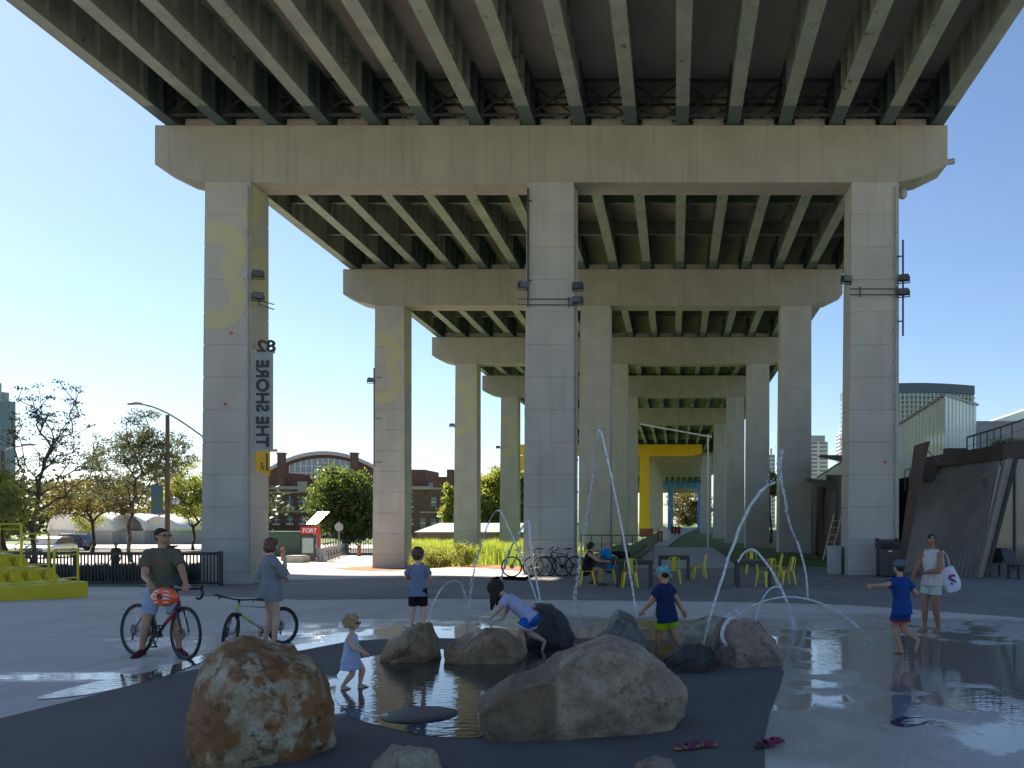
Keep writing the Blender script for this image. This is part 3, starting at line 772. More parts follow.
def boulder(outl, D, depth, matl, label, seed=1, amp=.05, planes=7, cut=.86, sharp=.78, extra=None):
    pts = [P(a, b, D) for a, b in outl]
    cx = (max(p.x for p in pts)+min(p.x for p in pts))/2; azm = atan2(cx, D); cz = (max(p.z for p in pts)+min(p.z for p in pts))/2
    ang = sorted([(atan2(p.z-cz, (p.x-cx)*cos(azm)), sqrt(((p.x-cx)*cos(azm))**2+(p.z-cz)**2)) for p in pts])
    A = [a for a, r in ang]; R = [r for a, r in ang]
    def rad(t):
        t = (t+pi) % (2*pi)-pi
        for i in range(len(A)):
            a0 = A[i-1]-(2*pi if i == 0 else 0); a1 = A[i]
            if a0 <= t <= a1: break
        else:
            i = 0; a0 = A[-1]; a1 = A[0]+2*pi
        # straight facets between traced corners, slightly rounded
        p0 = Vector((R[i-1]*cos(a0), R[i-1]*sin(a0))); p1 = Vector((R[i]*cos(a1), R[i]*sin(a1)))
        d = Vector((cos(t), sin(t))); e = p1-p0; den = d.x*e.y-d.y*e.x
        if abs(den) < 1e-6: return R[i]
        return abs((p0.x*e.y-p0.y*e.x)/den)
    b = bmesh.new(); bmesh.ops.create_icosphere(b, subdivisions=6, radius=1)
    rnd = random.Random(seed); pl = []
    for k in range(planes):
        el = rnd.uniform(-.35, .75); az = rnd.uniform(-pi, 0) if k < planes*.75 else rnd.uniform(0, pi)
        nrm = Vector((cos(az)*cos(el)*.55, sin(az)*cos(el), sin(el)*.8)).normalized(); pl.append((nrm, rnd.uniform(cut-.10, cut+.06)))
    rm = sum(R)/len(R)
    for v in b.verts:
        c = v.co.normalized(); s_ = c.y; h = sqrt(max(0, 1-s_*s_)); t = atan2(c.z, c.x)
        hh = h**sharp
        q = Vector((hh*cos(t), (abs(s_)**1.0)*(1 if s_ > 0 else -1), hh*sin(t)))
        for nrm, dd in pl:
            e = q.dot(nrm)-dd
            if e > 0: q -= nrm*e*.92
        h2 = sqrt(q.x*q.x+q.z*q.z); r = rad(t)
        v.co = Vector((q.x*r, q.y*depth, q.z*r))
    b.normal_update()
    for v in b.verts:
        p = v.co*1.1+Vector((seed*3.1, seed, 0))
        k = noise.noise(p*1.6)*amp*1.2+noise.noise(p*4)*amp*.6+noise.noise(p*10)*amp*.36+noise.noise(p*26)*amp*.17
        rd = 1-abs(noise.noise(p*2.2+Vector((5, 5, 5))))*2
        if rd > .84: k -= (rd-.84)*amp*3.5
        v.co += v.normal*k
    me = bpy.data.meshes.new('boulder'); b.to_mesh(me); b.free()
    me.transform(Matrix.Translation((cx, D, cz)) @ Matrix.Rotation(-azm, 4, 'Z'))
    o = MB().build('boulder', matl, mesh=me, smooth=True)
    return tag(o, label, 'boulder', RG)
R_rust = rockmat('rock_rusty', (.52,.46,.34), (.34,.25,.14), (.26,.125,.04), 2.2, .455, .25, 5)
R_tan = rockmat('rock_tan_granite', (.42,.33,.24), (.25,.19,.13), (.12,.085,.05), 1.3, .56, .35, seam=-.17)
R_brown = rockmat('rock_wet_brown', (.33,.22,.12), (.19,.125,.065), (.32,.16,.06), 2.2, .56, .75)
R_black = rockmat('rock_wet_black', (.035,.038,.038), (.018,.02,.02), (.07,.05,.035), 2, .66, .95)
R_grey = rockmat('rock_wet_grey', (.16,.16,.15), (.08,.08,.075), (.12,.09,.06), 2, .64, .8)
R_pink = rockmat('rock_pink_granite', (.34,.24,.18), (.19,.145,.12), (.11,.055,.035), 2.4, .52, .8)
R_cream = rockmat('rock_cream', (.42,.38,.28), (.27,.23,.16), (.24,.15,.06), 2.4, .56, .2)
boulder([(188,772),(189,716),(194,688),(204,662),(224,640),(243,632),(260,638),(288,650),(314,662),(332,690),(344,718),(342,744),(326,790),(200,790)], 6.9, .62, R_rust,
        'big rusty pale boulder at the lower left, in front of the standing woman', 3, .026, 5, .92)
boulder([(458,722),(458,704),(505,678),(552,655),(585,643),(612,637),(640,645),(668,668),(688,690),(687,716),(665,738),(600,754),(530,756),(474,752)], 7.6, .60, R_tan,
        'largest tan granite boulder lying long and low at the centre front', 12, .030, 9, .82, .62)
boulder([(379,655),(388,640),(404,629),(420,622),(433,623),(439,640),(441,660),(436,672),(385,672)], 11.5, .42, R_brown,
        'brown wet boulder with the boy in the grey t-shirt standing on it', 5, .03, 5)
boulder([(443,648),(462,634),(485,627),(505,629),(519,640),(534,656),(530,674),(448,676)], 11.45, .5, R_brown,
        'low brown wet boulder the girl in blue shorts leans on', 8, .03, 5)
boulder([(516,640),(524,612),(535,602),(550,604),(566,620),(574,636),(571,650),(540,656),(518,652)], 12.9, .42, R_black,
        'glossy black wet boulder right behind the climbing girl', 6, .035, 5)
boulder([(592,668),(598,634),(608,617),(619,609),(632,615),(645,632),(655,664),(640,672)], 11.0, .42, R_grey,
        'dark grey peaked boulder behind the largest tan boulder', 9, .03, 4)
boulder([(676,650),(680,630),(692,619),(712,616),(730,620),(738,650),(700,656)], 13.0, .40, R_cream,
        'tan boulder half hidden behind the pinkish one and the boy in lime shorts', 15, .03, 5)
boulder([(706,660),(712,634),(722,619),(738,616),(760,622),(777,640),(784,656),(780,672),(750,682),(712,680)], 11.2, .50, R_pink,
        'pinkish boulder streaked with water at the right end of the group', 21, .04, 6)
boulder([(660,676),(666,655),(682,645),(700,644),(713,654),(716,680),(700,690),(664,690)], 10.7, .40, R_black,
        'small shiny black boulder under the splashing jet, beside the pinkish one', 25, .03, 5)
boulder([(358,790),(372,762),(392,744),(416,739),(436,746),(442,775),(436,800)], 6.3, .32, R_cream,
        'cream boulder cut off by the bottom edge, below the dome in the puddle', 31, .03, 6)
boulder([(630,790),(636,764),(654,756),(672,760),(684,790)], 6.0, .22, R_pink,
        'tip of a small brown boulder at the very bottom edge, left of the sandals', 33, .02, 4)
kn = P(618, 621, 10.55); m = MB(); m.cyl(kn, kn+Vector((0, -.10, .0)), .035, .03, 12); tag(m.build('water_nozzle', M_DKGREY, bevel=.004), 'small round steel nozzle in the dark grey peaked boulder', 'nozzle')

# ---------------------------------------------------------------- water jets
def jetmat():
    m = bpy.data.materials.new('jet_water'); m.use_nodes = True; nt = m.node_tree; nt.nodes.clear(); N = nt.nodes.new; L = nt.links.new
    o = N('ShaderNodeOutputMaterial'); g = N('ShaderNodeBsdfGlass'); g.inputs['IOR'].default_value = 1.33; g.inputs['Roughness'].default_value = .12
    t = N('ShaderNodeBsdfTranslucent'); t.inputs[0].default_value = (.85,.90,.95,1); d = N('ShaderNodeBsdfDiffuse'); d.inputs[0].default_value = (.80,.85,.90,1)
    m1 = N('ShaderNodeMixShader'); m1.inputs[0].default_value = .5; L(t.outputs[0], m1.inputs[1]); L(d.outputs[0], m1.inputs[2])
    tc = N('ShaderNodeTexCoord'); n = N('ShaderNodeTexNoise'); n.inputs['Scale'].default_value = 14; L(tc.outputs['Object'], n.inputs['Vector'])
    r = N('ShaderNodeMapRange'); r.inputs[1].default_value = .3; r.inputs[2].default_value = .7; r.inputs[3].default_value = .35; r.inputs[4].default_value = 1; L(n.outputs['Fac'], r.inputs[0])
    m2 = N('ShaderNodeMixShader'); L(r.outputs[0], m2.inputs[0]); L(g.outputs[0], m2.inputs[1]); L(m1.outputs[0], m2.inputs[2]); L(m2.outputs[0], o.inputs[0])
    return m
M_JET = jetmat()
def jet(pts, D, r, label, brk=.6, seed=1, D1=None):
    """solid stream up to fraction brk of its length, then lumps and droplets"""
    D1 = D1 or D; n = len(pts)
    r *= 1.12; c = catmull([P(a, b, D+(D1-D)*i/(n-1)) for i, (a, b) in enumerate(pts)], 12)
    rnd = random.Random(seed); m = MB(); k = int(len(c)*brk)
    if k > 2:
        rr = [r*(.8+.2*noise.noise(Vector((i*.35, seed, 0)))+.25*i/len(c)) for i in range(k)]
        m.tube([p+Vector((noise.noise(Vector((i*.2, seed, 3))), noise.noise(Vector((i*.2, seed, 9))), 0))*r*.5 for i, p in enumerate(c[:k])], rr, 8)
    for i in range(max(k-1, 0), len(c)-1):
        t = i/len(c); spread = r*(.2+1.0*(t-brk)/max(.01, 1-brk)); seg = c[i+1]-c[i]; mt = seg.to_track_quat('Z', 'Y').to_matrix()
        for q in range(6):
            p = c[i]+seg*rnd.random()+Vector((rnd.gauss(0, spread), rnd.gauss(0, spread), rnd.gauss(0, spread)*.5))
            a = r*rnd.uniform(.25, .75); m.ell(p, (a*.8, a*.8, a*rnd.uniform(1.5, 5)), 6, 5, mt)
    for q in range(int(6+len(c)*.12)):                # stray drops
        i = rnd.randrange(len(c)//3, len(c)); p = c[i]+Vector((rnd.gauss(0, r*3), rnd.gauss(0, r*3), rnd.gauss(0, r*3))); a = r*rnd.uniform(.1, .28); m.ell(p, (a, a, a*1.4), 5, 4)
    e = c[-1]
    for q in range(30):                          # splash at the landing point
        p = e+Vector((rnd.gauss(0, .07), rnd.gauss(0, .07), abs(rnd.gauss(0, .05)))); a = r*rnd.uniform(.2, .5); m.ell(p, a, 5, 4)
    return tag(m.build('water_jet', M_JET, smooth=True), label, 'water jet', 'fountain water jets')
jet([(637,616),(632,585),(624,540),(615,494),(606,452),(600,430),(596,446),(594,470),(588,508),(582,548),(577,580),(574,614)], 12.6, .0165, 'tallest water jet, rising behind the grey peaked boulder and falling to the left', .52, 2, 16.8)
jet([(703,646),(710,618),(720,585),(732,548),(746,514),(758,495),(766,487),(772,484)], 11.2, .017, 'straight slanting jet rising from the small black boulder', .88, 3)
jet([(808,598),(806,575),(800,550),(790,524),(785,500),(781,478),(779,462),(782,452)], 20.4, .025, 'broken lumpy jet standing in front of the right row of columns', .35, 4)
jet([(738,562),(745,552),(754,550),(764,560),(776,578),(786,600),(795,630)], 14.5, .019, 'small arched jet over the rightmost dark table', .85, 5)
jet([(754,628),(759,607),(768,591),(778,587),(786,598),(791,622)], 13.6, .013, 'lowest tight arched jet behind the pinkish boulder', .75, 6, 15.6)
jet([(722,630),(748,608),(776,598),(802,598),(830,607),(852,622),(872,642)], 12.2, .012, 'long flat arched jet reaching right towards the boy in blue', .9, 7, 13.1)
jet([(541,606),(538,588),(533,562),(530,540),(529,522),(524,525),(512,546),(505,565),(498,590),(491,620)], 13.6, .017, 'jet rising from behind the black boulder and curling over to the left', .62, 8, 16)
jet([(539,606),(534,592),(526,568),(518,548),(508,527),(500,511),(492,516),(484,536),(476,562),(471,590),(469,618)], 13.8, .013, 'fainter jet crossing to the left over the climbing girl', .55, 9, 16.4)
jet([(429,622),(433,604),(442,588),(452,581),(461,584),(466,598),(468,616)], 13.2, .014, 'thin misty jet curving up beside the boy on the boulder', .35, 10, 16.4)
jet([(726,646),(722,634),(728,620),(738,618)], 10.75, .022, 'short thick spout running down the pinkish boulder', .95, 11)
# ---------------------------------------------------------------- people
def ik(a, b, l1, l2, hint):
    a = Vector(a); b = Vector(b); d = b-a; L = d.length
    if L > (l1+l2)*.995: b = a+d.normalized()*(l1+l2)*.995; d = b-a; L = d.length
    u = d.normalized(); x = (l1*l1-l2*l2+L*L)/(2*L); h = sqrt(max(0, l1*l1-x*x))
    hint = Vector(hint); k = hint-u*hint.dot(u)
    if k.length < 1e-4: k = Vector((0,0,1))
    return a+u*x+k.normalized()*h, b
def skinmat(name, c):
    m = mat(name, tuple(x*.92 for x in c), tuple(min(1, x*1.08) for x in c), scale=6, rough=.5, spec=.35)
    m.node_tree.nodes['Principled BSDF'].inputs['Subsurface Weight'].default_value = .08
    m.node_tree.nodes['Principled BSDF'].inputs['Subsurface Radius'].default_value = (.02,.008,.004)
    return m
SK_A = skinmat('skin_tan', (.42,.24,.155)); SK_B = skinmat('skin_light', (.56,.36,.26)); SK_C = skinmat('skin_brown', (.26,.135,.08))
def cloth(name, c, rough=.9, c2=None, sc=30): return mat(name, c, c2 or tuple(x*.85 for x in c), scale=sc, rough=rough, spec=.15, bump=.15, bscale=180)
EYE = mat('eye_dark', (.02,.015,.012), rough=.2); LIP = mat('lip', (.36,.15,.12), rough=.5)
def person(loc, rz, H, label, skin, pose, wear, group=None, vox=.0075, lean=None):
    t = thing('person', label, 'person', loc, rz, group)
    k = pose.get('kid', 1.0)                      # head enlargement
    S = lambda v: Vector(v)*H
    pel = S(pose.get('pel', (0, 0, .52))); nk = S(pose.get('neck', (0, .0, .825)))
    lat = Vector(pose.get('lat', (1, 0, 0))); plat = Vector(pose.get('plat', pose.get('lat', (1, 0, 0))))
    fwd = Vector(pose.get('fwd', (0, 1, 0)))
    hd = S(pose['head']) if 'head' in pose else nk+Vector((0, .012, .0))*H+Vector((0, 0, .10))*H*(1+(k-1)*.55)
    bw = pose.get('build', 1.0)
    sh = {}; hp = {}
    for s, c in ((1, 'R'), (-1, 'L')):
        sh[c] = S(pose['sh'+c]) if 'sh'+c in pose else nk+lat*s*.099*H*(.93 if k > 1 else 1)+Vector((0, 0, -.040))*H
        hp[c] = pel+plat*s*.050*H
    UA, FA, TH, CA = .172*H, .150*H, .245*H, .235*H
    if k > 1.2: UA, FA, TH, CA = .155*H, .135*H, .215*H, .205*H
    wr = {}; el = {}; kn_ = {}; an = {}
    for c, s in (('R', 1), ('L', -1)):
        tgt = S(pose.get('wr'+c, (s*.16, .03, .49)))
        el[c], wr[c] = ik(sh[c], tgt, UA, FA, pose.get('he'+c, (s*.5, -1, -.2)))
        kn_[c], an[c] = ik(hp[c], S(pose.get('an'+c, (s*.055, -.01, .045))), TH, CA, pose.get('hk'+c, (0, 1, 0)))
    # ---- body
    m = MB(); h = H; up = (nk-pel).normalized()
    mid = pel.lerp(nk, .36)-fwd*.006*h*0; chest = pel.lerp(nk, .72)
    bl = 1.15 if k > 1.2 else 1
    bld = bw
    m.etube([pel-up*.035*h, pel+up*.01*h, mid, chest, nk-up*.018*h], [(.078*h*bw, .058*h*bld), (.088*h*bw, .066*h*bld), (.074*h*bw*bl, .058*h*bld*bl), (.094*h*bw, .064*h*bld), (.055*h, .040*h)], lat, 18, 3)
    hr = .0615*h*k                                # half head height
    hz = radians(pose.get('hturn', 0)); ht = radians(pose.get('htilt', 0))
    hm = Matrix.Rotation(hz, 3, 'Z') @ Matrix.Rotation(ht, 3, 'X')
    if 'hroll' in pose: hm = hm @ Matrix.Rotation(radians(pose['hroll']), 3, 'Y')
    m.tube([nk-up*.03*h, nk.lerp(hd, .5), hd], [.034*h, .030*h*(1+(k-1)*.3), .030*h], 12)
    def hp_(x, y, z): return hd+hm @ (Vector((x, y, z))*hr)
    m.ell(hp_(0, -.06, .18), (hr*.76, hr*.90, hr*.82), 18, 12, hm)
    m.ell(hp_(0, .16, -.30), (hr*.60, hr*.66, hr*.66), 16, 10, hm)
    m.ell(hp_(0, .42, -.62), (hr*.30, hr*.28, hr*.24), 12, 8, hm)      # chin
    m.tube([hp_(0, .78, .12), hp_(0, .98, -.14), hp_(0, .80, -.24)], [hr*.09, hr*.14, hr*.11], 8)   # nose
    for s in (-1, 1):
        m.ell(hp_(s*.74, -.02, -.02), (hr*.07, hr*.17, hr*.24), 10, 7, hm)
        m.ell(hp_(s*.32, .56, -.16), (hr*.24, hr*.20, hr*.20), 10, 7, hm)
    m.tube([hp_(-.38, .70, .20), hp_(0, .80, .22), hp_(.38, .70, .20)], hr*.11, 8)                  # brow
    for c, s in (('R', 1), ('L', -1)):
        m.etube([nk+lat*s*.05*h-up*.02*h, sh[c]], [(.028*h, .034*h), (.030*h, .032*h)], (0, 0, 1), 12, 3)
        m.tube(catmull([sh[c], sh[c].lerp(el[c], .5), el[c], el[c].lerp(wr[c], .3), wr[c]], 3),
               [x*h*bl*bw**.5 for x in ([.034,.033,.032,.031,.030,.028,.026,.0255,.0265,.0255,.022,.018,.0155])], 12)
        m.tube(catmull([hp[c], hp[c].lerp(kn_[c], .5), kn_[c], kn_[c].lerp(an[c], .35), an[c]], 3),
               [x*h*bl*bw**.5 for x in ([.056,.054,.050,.046,.042,.037,.034,.034,.035,.034,.029,.023,.020])], 14)
        # foot
        td = Vector(pose.get('toe'+c, (s*.15, 1, -.12))).normalized()
        a0 = an[c]; heel = a0-td*.022*h+Vector((0, 0, -.028*h)); ball = a0+td*.078*h+Vector((0, 0, -.030*h)); toe = a0+td*.108*h+Vector((0, 0, -.034*h))
        fl_ = Vector((-td.y, td.x, 0)); 
        m.etube([heel, a0+td*.03*h-Vector((0,0,.020*h)), ball, toe], [(.017*h, .017*h), (.019*h, .022*h), (.024*h, .013*h), (.018*h, .009*h)], fl_, 10, 3)
        m.tube([a0, heel+Vector((0,0,.006*h))], [.020*h, .018*h], 8)
        for q in range(5):
            w_ = (q-2)*.0095*h; ln = (.118-.006*abs(q-1))*h
            p0 = ball+fl_.normalized()*w_; p1 = p0+td*(ln-.078*h); m.tube([p0, p1+Vector((0,0,-.004*h))], [.0062*h, .0055*h], 6)
        # hand: palm + four fingers + thumb, slightly curled
        fd = (wr[c]-el[c]).normalized(); fd = Vector(pose['hd'+c]).normalized() if 'hd'+c in pose else fd
        pn = Vector(pose.get('pn'+c, (-s, 0, 0)))  # palm normal
        pn = (pn-fd*pn.dot(fd)).normalized(); sd = fd.cross(pn)*(s); hl = .102*h*(1+(k-1)*.1)
        sd.normalize()
        pc = wr[c]+fd*hl*.28
        m.etube([wr[c]-fd*hl*.06, wr[c]+fd*hl*.25, wr[c]+fd*hl*.5], [(hl*.16, hl*.13), (hl*.21, hl*.12), (hl*.22, hl*.10)], sd, 10, 2)
        curl = pose.get('curl', .35)
        for q in range(4):
            o = (q-1.5)*hl*.125; ln = hl*(.46, .52, .48, .38)[q]
            p0 = wr[c]+fd*hl*.46+sd*o; d1 = (fd+pn*curl*.5).normalized(); d2 = (fd+pn*curl*1.6).normalized(); d3 = (fd*.6+pn*curl*2.6).normalized()
            p1 = p0+d1*ln*.42; p2 = p1+d2*ln*.32; p3 = p2+d3*ln*.26
            m.tube([p0-fd*hl*.08, p0, p1, p2, p3], [hl*.062, hl*.062, hl*.058, hl*.052, hl*.042], 7)
        p0 = wr[c]+fd*hl*.12-sd*hl*.14; p1 = p0+(fd*.7-sd*.75+pn*.25).normalized()*hl*.24; p2 = p1+(fd*.95-sd*.2+pn*.35).normalized()*hl*.22
        m.tube([p0, p1, p2], [hl*.085, hl*.068, hl*.05], 7)
    me = remesh(m, vox, 2)
    MB().build('body', skin, t, local=True, mesh=me, smooth=True)
    # face details
    if not wear.get('far'):
        if not wear.get('shades'):
            for s in (-1, 1):
                q = MB(); q.ell(hp_(s*.30, .70, .06), hr*.10, 8, 6); q.build('eye', EYE, t, local=True, smooth=True)
        q = MB(); q.tube([hp_(-.20, .79, -.50), hp_(0, .86, -.49), hp_(.20, .79, -.50)], [hr*.03, hr*.055, hr*.03], 6); q.build('mouth', LIP, t, local=True, smooth=True)
    if wear.get('shades'):
        q = MB(); off = wear.get('shz', 0)
        for s in (-1, 1):
            q.obox(hp_(s*.33, .84+(.0 if not off else -.35), .10+off), (hr*.50, hr*.10, hr*.34), hm)
            q.tube([hp_(s*.58, .78-(.35 if off else 0), .16+off), hp_(s*.80, .0-(.1 if off else 0), .12+off*.8)], hr*.035, 6)
        q.tube([hp_(-.2, .86-(.35 if off else 0), .14+off), hp_(.2, .86-(.35 if off else 0), .14+off)], hr*.03, 6)
        q.build('sunglasses', wear['shades'], t, local=True, bevel=.004)
    # ---- hair
    hs = wear.get('hair')
    if hs:
        style, hmatl = hs; q = MB()
        if style == 'short':
            q.ell(hp_(0, -.17, .30), (hr*.81, hr*.86, hr*.76), 18, 12, hm); q.ell(hp_(0, -.36, -.02), (hr*.74, hr*.60, hr*.66), 16, 10, hm)
            q.ell(hp_(0, .26, .66), (hr*.56, hr*.46, hr*.30), 14, 8, hm)
        elif style == 'bob':
            q.ell(hp_(0, -.14, .26), (hr*.94, hr*1.02, hr*.90), 18, 12, hm); q.ell(hp_(0, -.42, -.35), (hr*.92, hr*.72, hr*.85), 16, 10, hm)
            for s in (-1, 1): q.ell(hp_(s*.72, -.05, -.30), (hr*.24, hr*.52, hr*.80), 12, 8, hm)
            q.ell(hp_(0, .45, .64), (hr*.62, hr*.42, hr*.34), 12, 8, hm)
        elif style == 'curly':
            r_ = random.Random(4); q.ell(hp_(0, -.16, .24), (hr*.92, hr*.98, hr*.88), 16, 10, hm)
            for i in range(80):
                a = r_.uniform(0, 2*pi); b_ = r_.uniform(-1.0, 1.4); x, y, z = cos(a)*cos(b_)*.85, sin(a)*cos(b_)*.9-.2, sin(b_)*.85+.15
                if y > .35 and z < .6: continue
                q.ell(hp_(x*1.12, y*1.12, z*1.14+.05), hr*r_.uniform(.14, .26), 8, 6)
        elif style == 'lank':                     # wet hair hanging straight down
            q.ell(hp_(0, -.14, .28), (hr*1.02, hr*1.1, hr*.98), 16, 10, hm)
            r_ = random.Random(5)
            for i in range(44):
                a = r_.uniform(.45, 2*pi-.45); p0 = hp_(sin(a)*.82, cos(a)*.86-.08, .2); ln = hr*r_.uniform(1.3, 2.2)*wear.get('hairlen', 1)
                q.tube([p0, p0+Vector((r_.gauss(0, .03)*hr, 0, -ln*.5)), p0+Vector((r_.gauss(0, .12)*hr, r_.gauss(0, .12)*hr, -ln))], [hr*.22, hr*.17, hr*.06], 7)
        me = remesh(q, vox*.9, 2); wrinkle(me, hr*.07, 12/hr*.1); MB().build('hair', hmatl, t, local=True, mesh=me, smooth=True)
    if 'hat' in wear:
        q = MB(); q.ell(hp_(0, -.08, .42), (hr*.93, hr*1.02, hr*.78), 18, 12, hm)
        if wear.get('brim'): q.ell(hp_(0, -.08, .22), (hr*1.25, hr*1.35, hr*.12), 18, 8, hm)
        else: q.etube([hp_(0, .6, .25), hp_(0, 1.35, .12)], [(hr*.55, hr*.07), (hr*.45, hr*.05)], hm @ Vector((1,0,0)), 12, 2); q.tube([hp_(0, -.85, .1), hp_(0, -1.15, -.35), hp_(.1, -1.25, -.8)], [hr*.2, hr*.14, hr*.05], 8)
        me = remesh(q, vox*.9, 2); wrinkle(me, hr*.05, 25); MB().build('hat', wear['hat'], t, local=True, mesh=me, smooth=True)
    # ---- clothes
    dn = -up
    def sleeve(q, c, f, r0, r1):
        e = sh[c].lerp(el[c], f); q.tube([sh[c]-(el[c]-sh[c]).normalized()*.01*h+lat*(-.01 if c == 'R' else .01)*h, sh[c].lerp(el[c], f*.5), e], [r0*h*bl, (r0+r1)/2*h*bl, r1*h*bl], 14)
    if 'shirt' in wear:
        smat, kind, drop, fl_ = wear['shirt']; q = MB()
        q.etube([pel+dn*drop*h, pel+up*.02*h, mid, chest, nk-up*.025*h], [(.110*h*bw*fl_, .090*h*bw*fl_), (.104*h*bw*(1+(fl_-1)*.6), .084*h*bw*(1+(fl_-1)*.6)), (.090*h*bw*bl, .074*h*bw*bl), (.109*h*bw, .082*h*bw), (.066*h, .054*h)], lat, 20, 3, round0=False)
        for c, s in (('R', 1), ('L', -1)):
            sp_ = sh[c] if kind != 'none' else sh[c].lerp(nk, .42)
            q.etube([nk+lat*s*.045*h-up*.026*h, sp_], [(.040*h*bl, .046*h*bl), (.041*h*bl, .043*h*bl)], (0, 0, 1), 12, 3)
            if kind == 't': sleeve(q, c, .62, .043*bw**.5, .047*bw**.5)
            elif kind == 'mid': q.tube([sh[c], sh[c].lerp(el[c], .5), el[c], el[c].lerp(wr[c], .12)], [.046*h, .050*h, .056*h, .052*h], 14)
        me = remesh(q, vox, 3); wrinkle(me, .008*h, 7/h, 1); wrinkle(me, .0045*h, 17/h, 4)
        MB().build('shirt', smat, t, local=True, mesh=me, smooth=True)
    if 'shorts' in wear:
        smat, f, rr = wear['shorts']; q = MB()
        q.etube([pel-up*.05*h, pel, pel+up*.06*h], [(.098*h*bw*bl**.5, .076*h*bw*bl), (.099*h*bw*bl**.5, .076*h*bw*bl), (.090*h*bw*bl**.5, .069*h*bw*bl)], plat, 18, 3)
        for c in 'RL':
            e = hp[c].lerp(kn_[c], f); q.tube([hp[c]+Vector((0,0,.01*h)), hp[c].lerp(kn_[c], f*.5), e], [.060*h*bw**.5*bl, (.060+rr)/2*h*bw**.5*bl, rr*h*bw**.5*(1+(bl-1)*.5)], 16)
        me = remesh(q, vox, 2); wrinkle(me, .005*h, 8/h, 2); MB().build('shorts', smat, t, local=True, mesh=me, smooth=True)
        if 'trim' in wear:
            for c in 'RL':
                q = MB(); a_ = hp[c].lerp(kn_[c], f-.04); b_ = hp[c].lerp(kn_[c], f+.03); q.tube([a_, b_], [(rr+.006)*(1+(bl-1)*.5)*h*bw**.5]*2, 16); q.build('hem', wear['trim'], t, local=True, smooth=False)
    if 'dress' in wear:
        smat, drop, fl_ = wear['dress']; q = MB()
        q.etube([pel+dn*drop*h, pel, mid, chest, nk-up*.03*h], [(.150*h*fl_, .135*h*fl_), (.132*h, .112*h), (.112*h, .094*h), (.108*h, .084*h), (.062*h, .052*h)], lat, 20, 3, round0=False)
        me = remesh(q, vox, 2); wrinkle(me, .008*h, 7/h, 3); MB().build('dress', smat, t, local=True, mesh=me, smooth=True)
    if 'shoes' in wear:
        for c, s in (('R', 1), ('L', -1)):
            td = Vector(pose.get('toe'+c, (s*.15, 1, -.12))).normalized(); a0 = an[c]; fl_ = Vector((-td.y, td.x, 0)); q = MB()
            q.etube([a0-td*.03*h-Vector((0,0,.024*h)), a0+td*.03*h-Vector((0,0,.02*h)), a0+td*.10*h-Vector((0,0,.030*h)), a0+td*.13*h-Vector((0,0,.034*h))], [(.024*h, .024*h), (.026*h, .028*h), (.030*h, .018*h), (.022*h, .012*h)], fl_, 12, 3)
            q.tube([a0+Vector((0,0,.005*h)), a0-Vector((0,0,.025*h))], [.026*h, .026*h], 12)
            me = remesh(q, vox, 2); sho = MB().build('shoe', wear['shoes'], t, local=True, mesh=me, smooth=True)
            q = MB(); z_ = a0.z-.046*h
            q.etube([a0-td*.04*h+Vector((0,0,z_-a0.z)), a0+td*.03*h+Vector((0,0,z_-a0.z)), a0+td*.135*h+Vector((0,0,z_-a0.z))], [(.022*h, .006*h), (.028*h, .006*h), (.024*h, .006*h)], fl_, 12, 3)
            q.build('sole', M_WHITE, sho, local=True)
    t['wr'] = [list(wr['R']), list(wr['L'])]
    return t, dict(wr=wr, el=el, sh=sh, hp=hp, an=an, kn=kn_, hd=hd, hr=hr, nk=nk, pel=pel, mid=mid, chest=chest, lat=lat, up=up)
def w2(t, p):                                    # person-local to world
    return Matrix.Translation(t.location) @ Matrix.Rotation(t.rotation_euler.z, 4, 'Z') @ Vector(p)
H_DARK = mat('hair_black', (.012,.010,.009), (.024,.018,.014), scale=20, rough=.8, stretch=(6,6,1), bump=.4, bscale=60)
H_BROWN = mat('hair_auburn', (.075,.03,.015), (.13,.05,.025), scale=20, rough=.45, stretch=(6,6,1), bump=.4, bscale=60)
H_BLOND = mat('hair_blond', (.42,.29,.16), (.28,.18,.09), scale=20, rough=.6, bump=.5, bscale=60)
H_BRN2 = mat('hair_brown', (.06,.032,.018), (.09,.05,.028), scale=20, rough=.55, bump=.4, bscale=60)
SHADES = mat('black_lens', (.008,.008,.01), rough=.12)

# man with road bike
ml = G(162, 655); man_H = 1.76
man, mj = person((ml.x, ml.y, 0), radians(212), man_H, 'man in olive t-shirt and denim shorts straddling the red and black road bike', SK_A,
    dict(pel=(0, .0, .515), neck=(0, .015, .82), wrR=(.085, .215, .575), wrL=(-.15, .24, .565), heR=(.35, -.6, -1), heL=(-.35, -.6, -1), anR=(.135, -.02, .045), anL=(-.115, .07, .045), hturn=42, hkR=(.3, 1, 0), hkL=(-.3, 1, 0),
         build=.94, hdR=(-.3, .8, -.6), hdL=(.1, .8, -.5), pnR=(0, 0, -1), pnL=(0, 0, -1), curl=.9, toeR=(.5, 1, -.1), toeL=(-.35, 1, -.1)),
    dict(hair=('short', H_DARK), shades=SHADES, shirt=(cloth('olive_cotton', (.12,.12,.085)), 't', .075, 1.03), shorts=(cloth('pale_denim', (.24,.33,.46), .9, (.34,.44,.56), 9), .80, .058), shoes=cloth('maroon_shoe', (.10,.018,.03))))
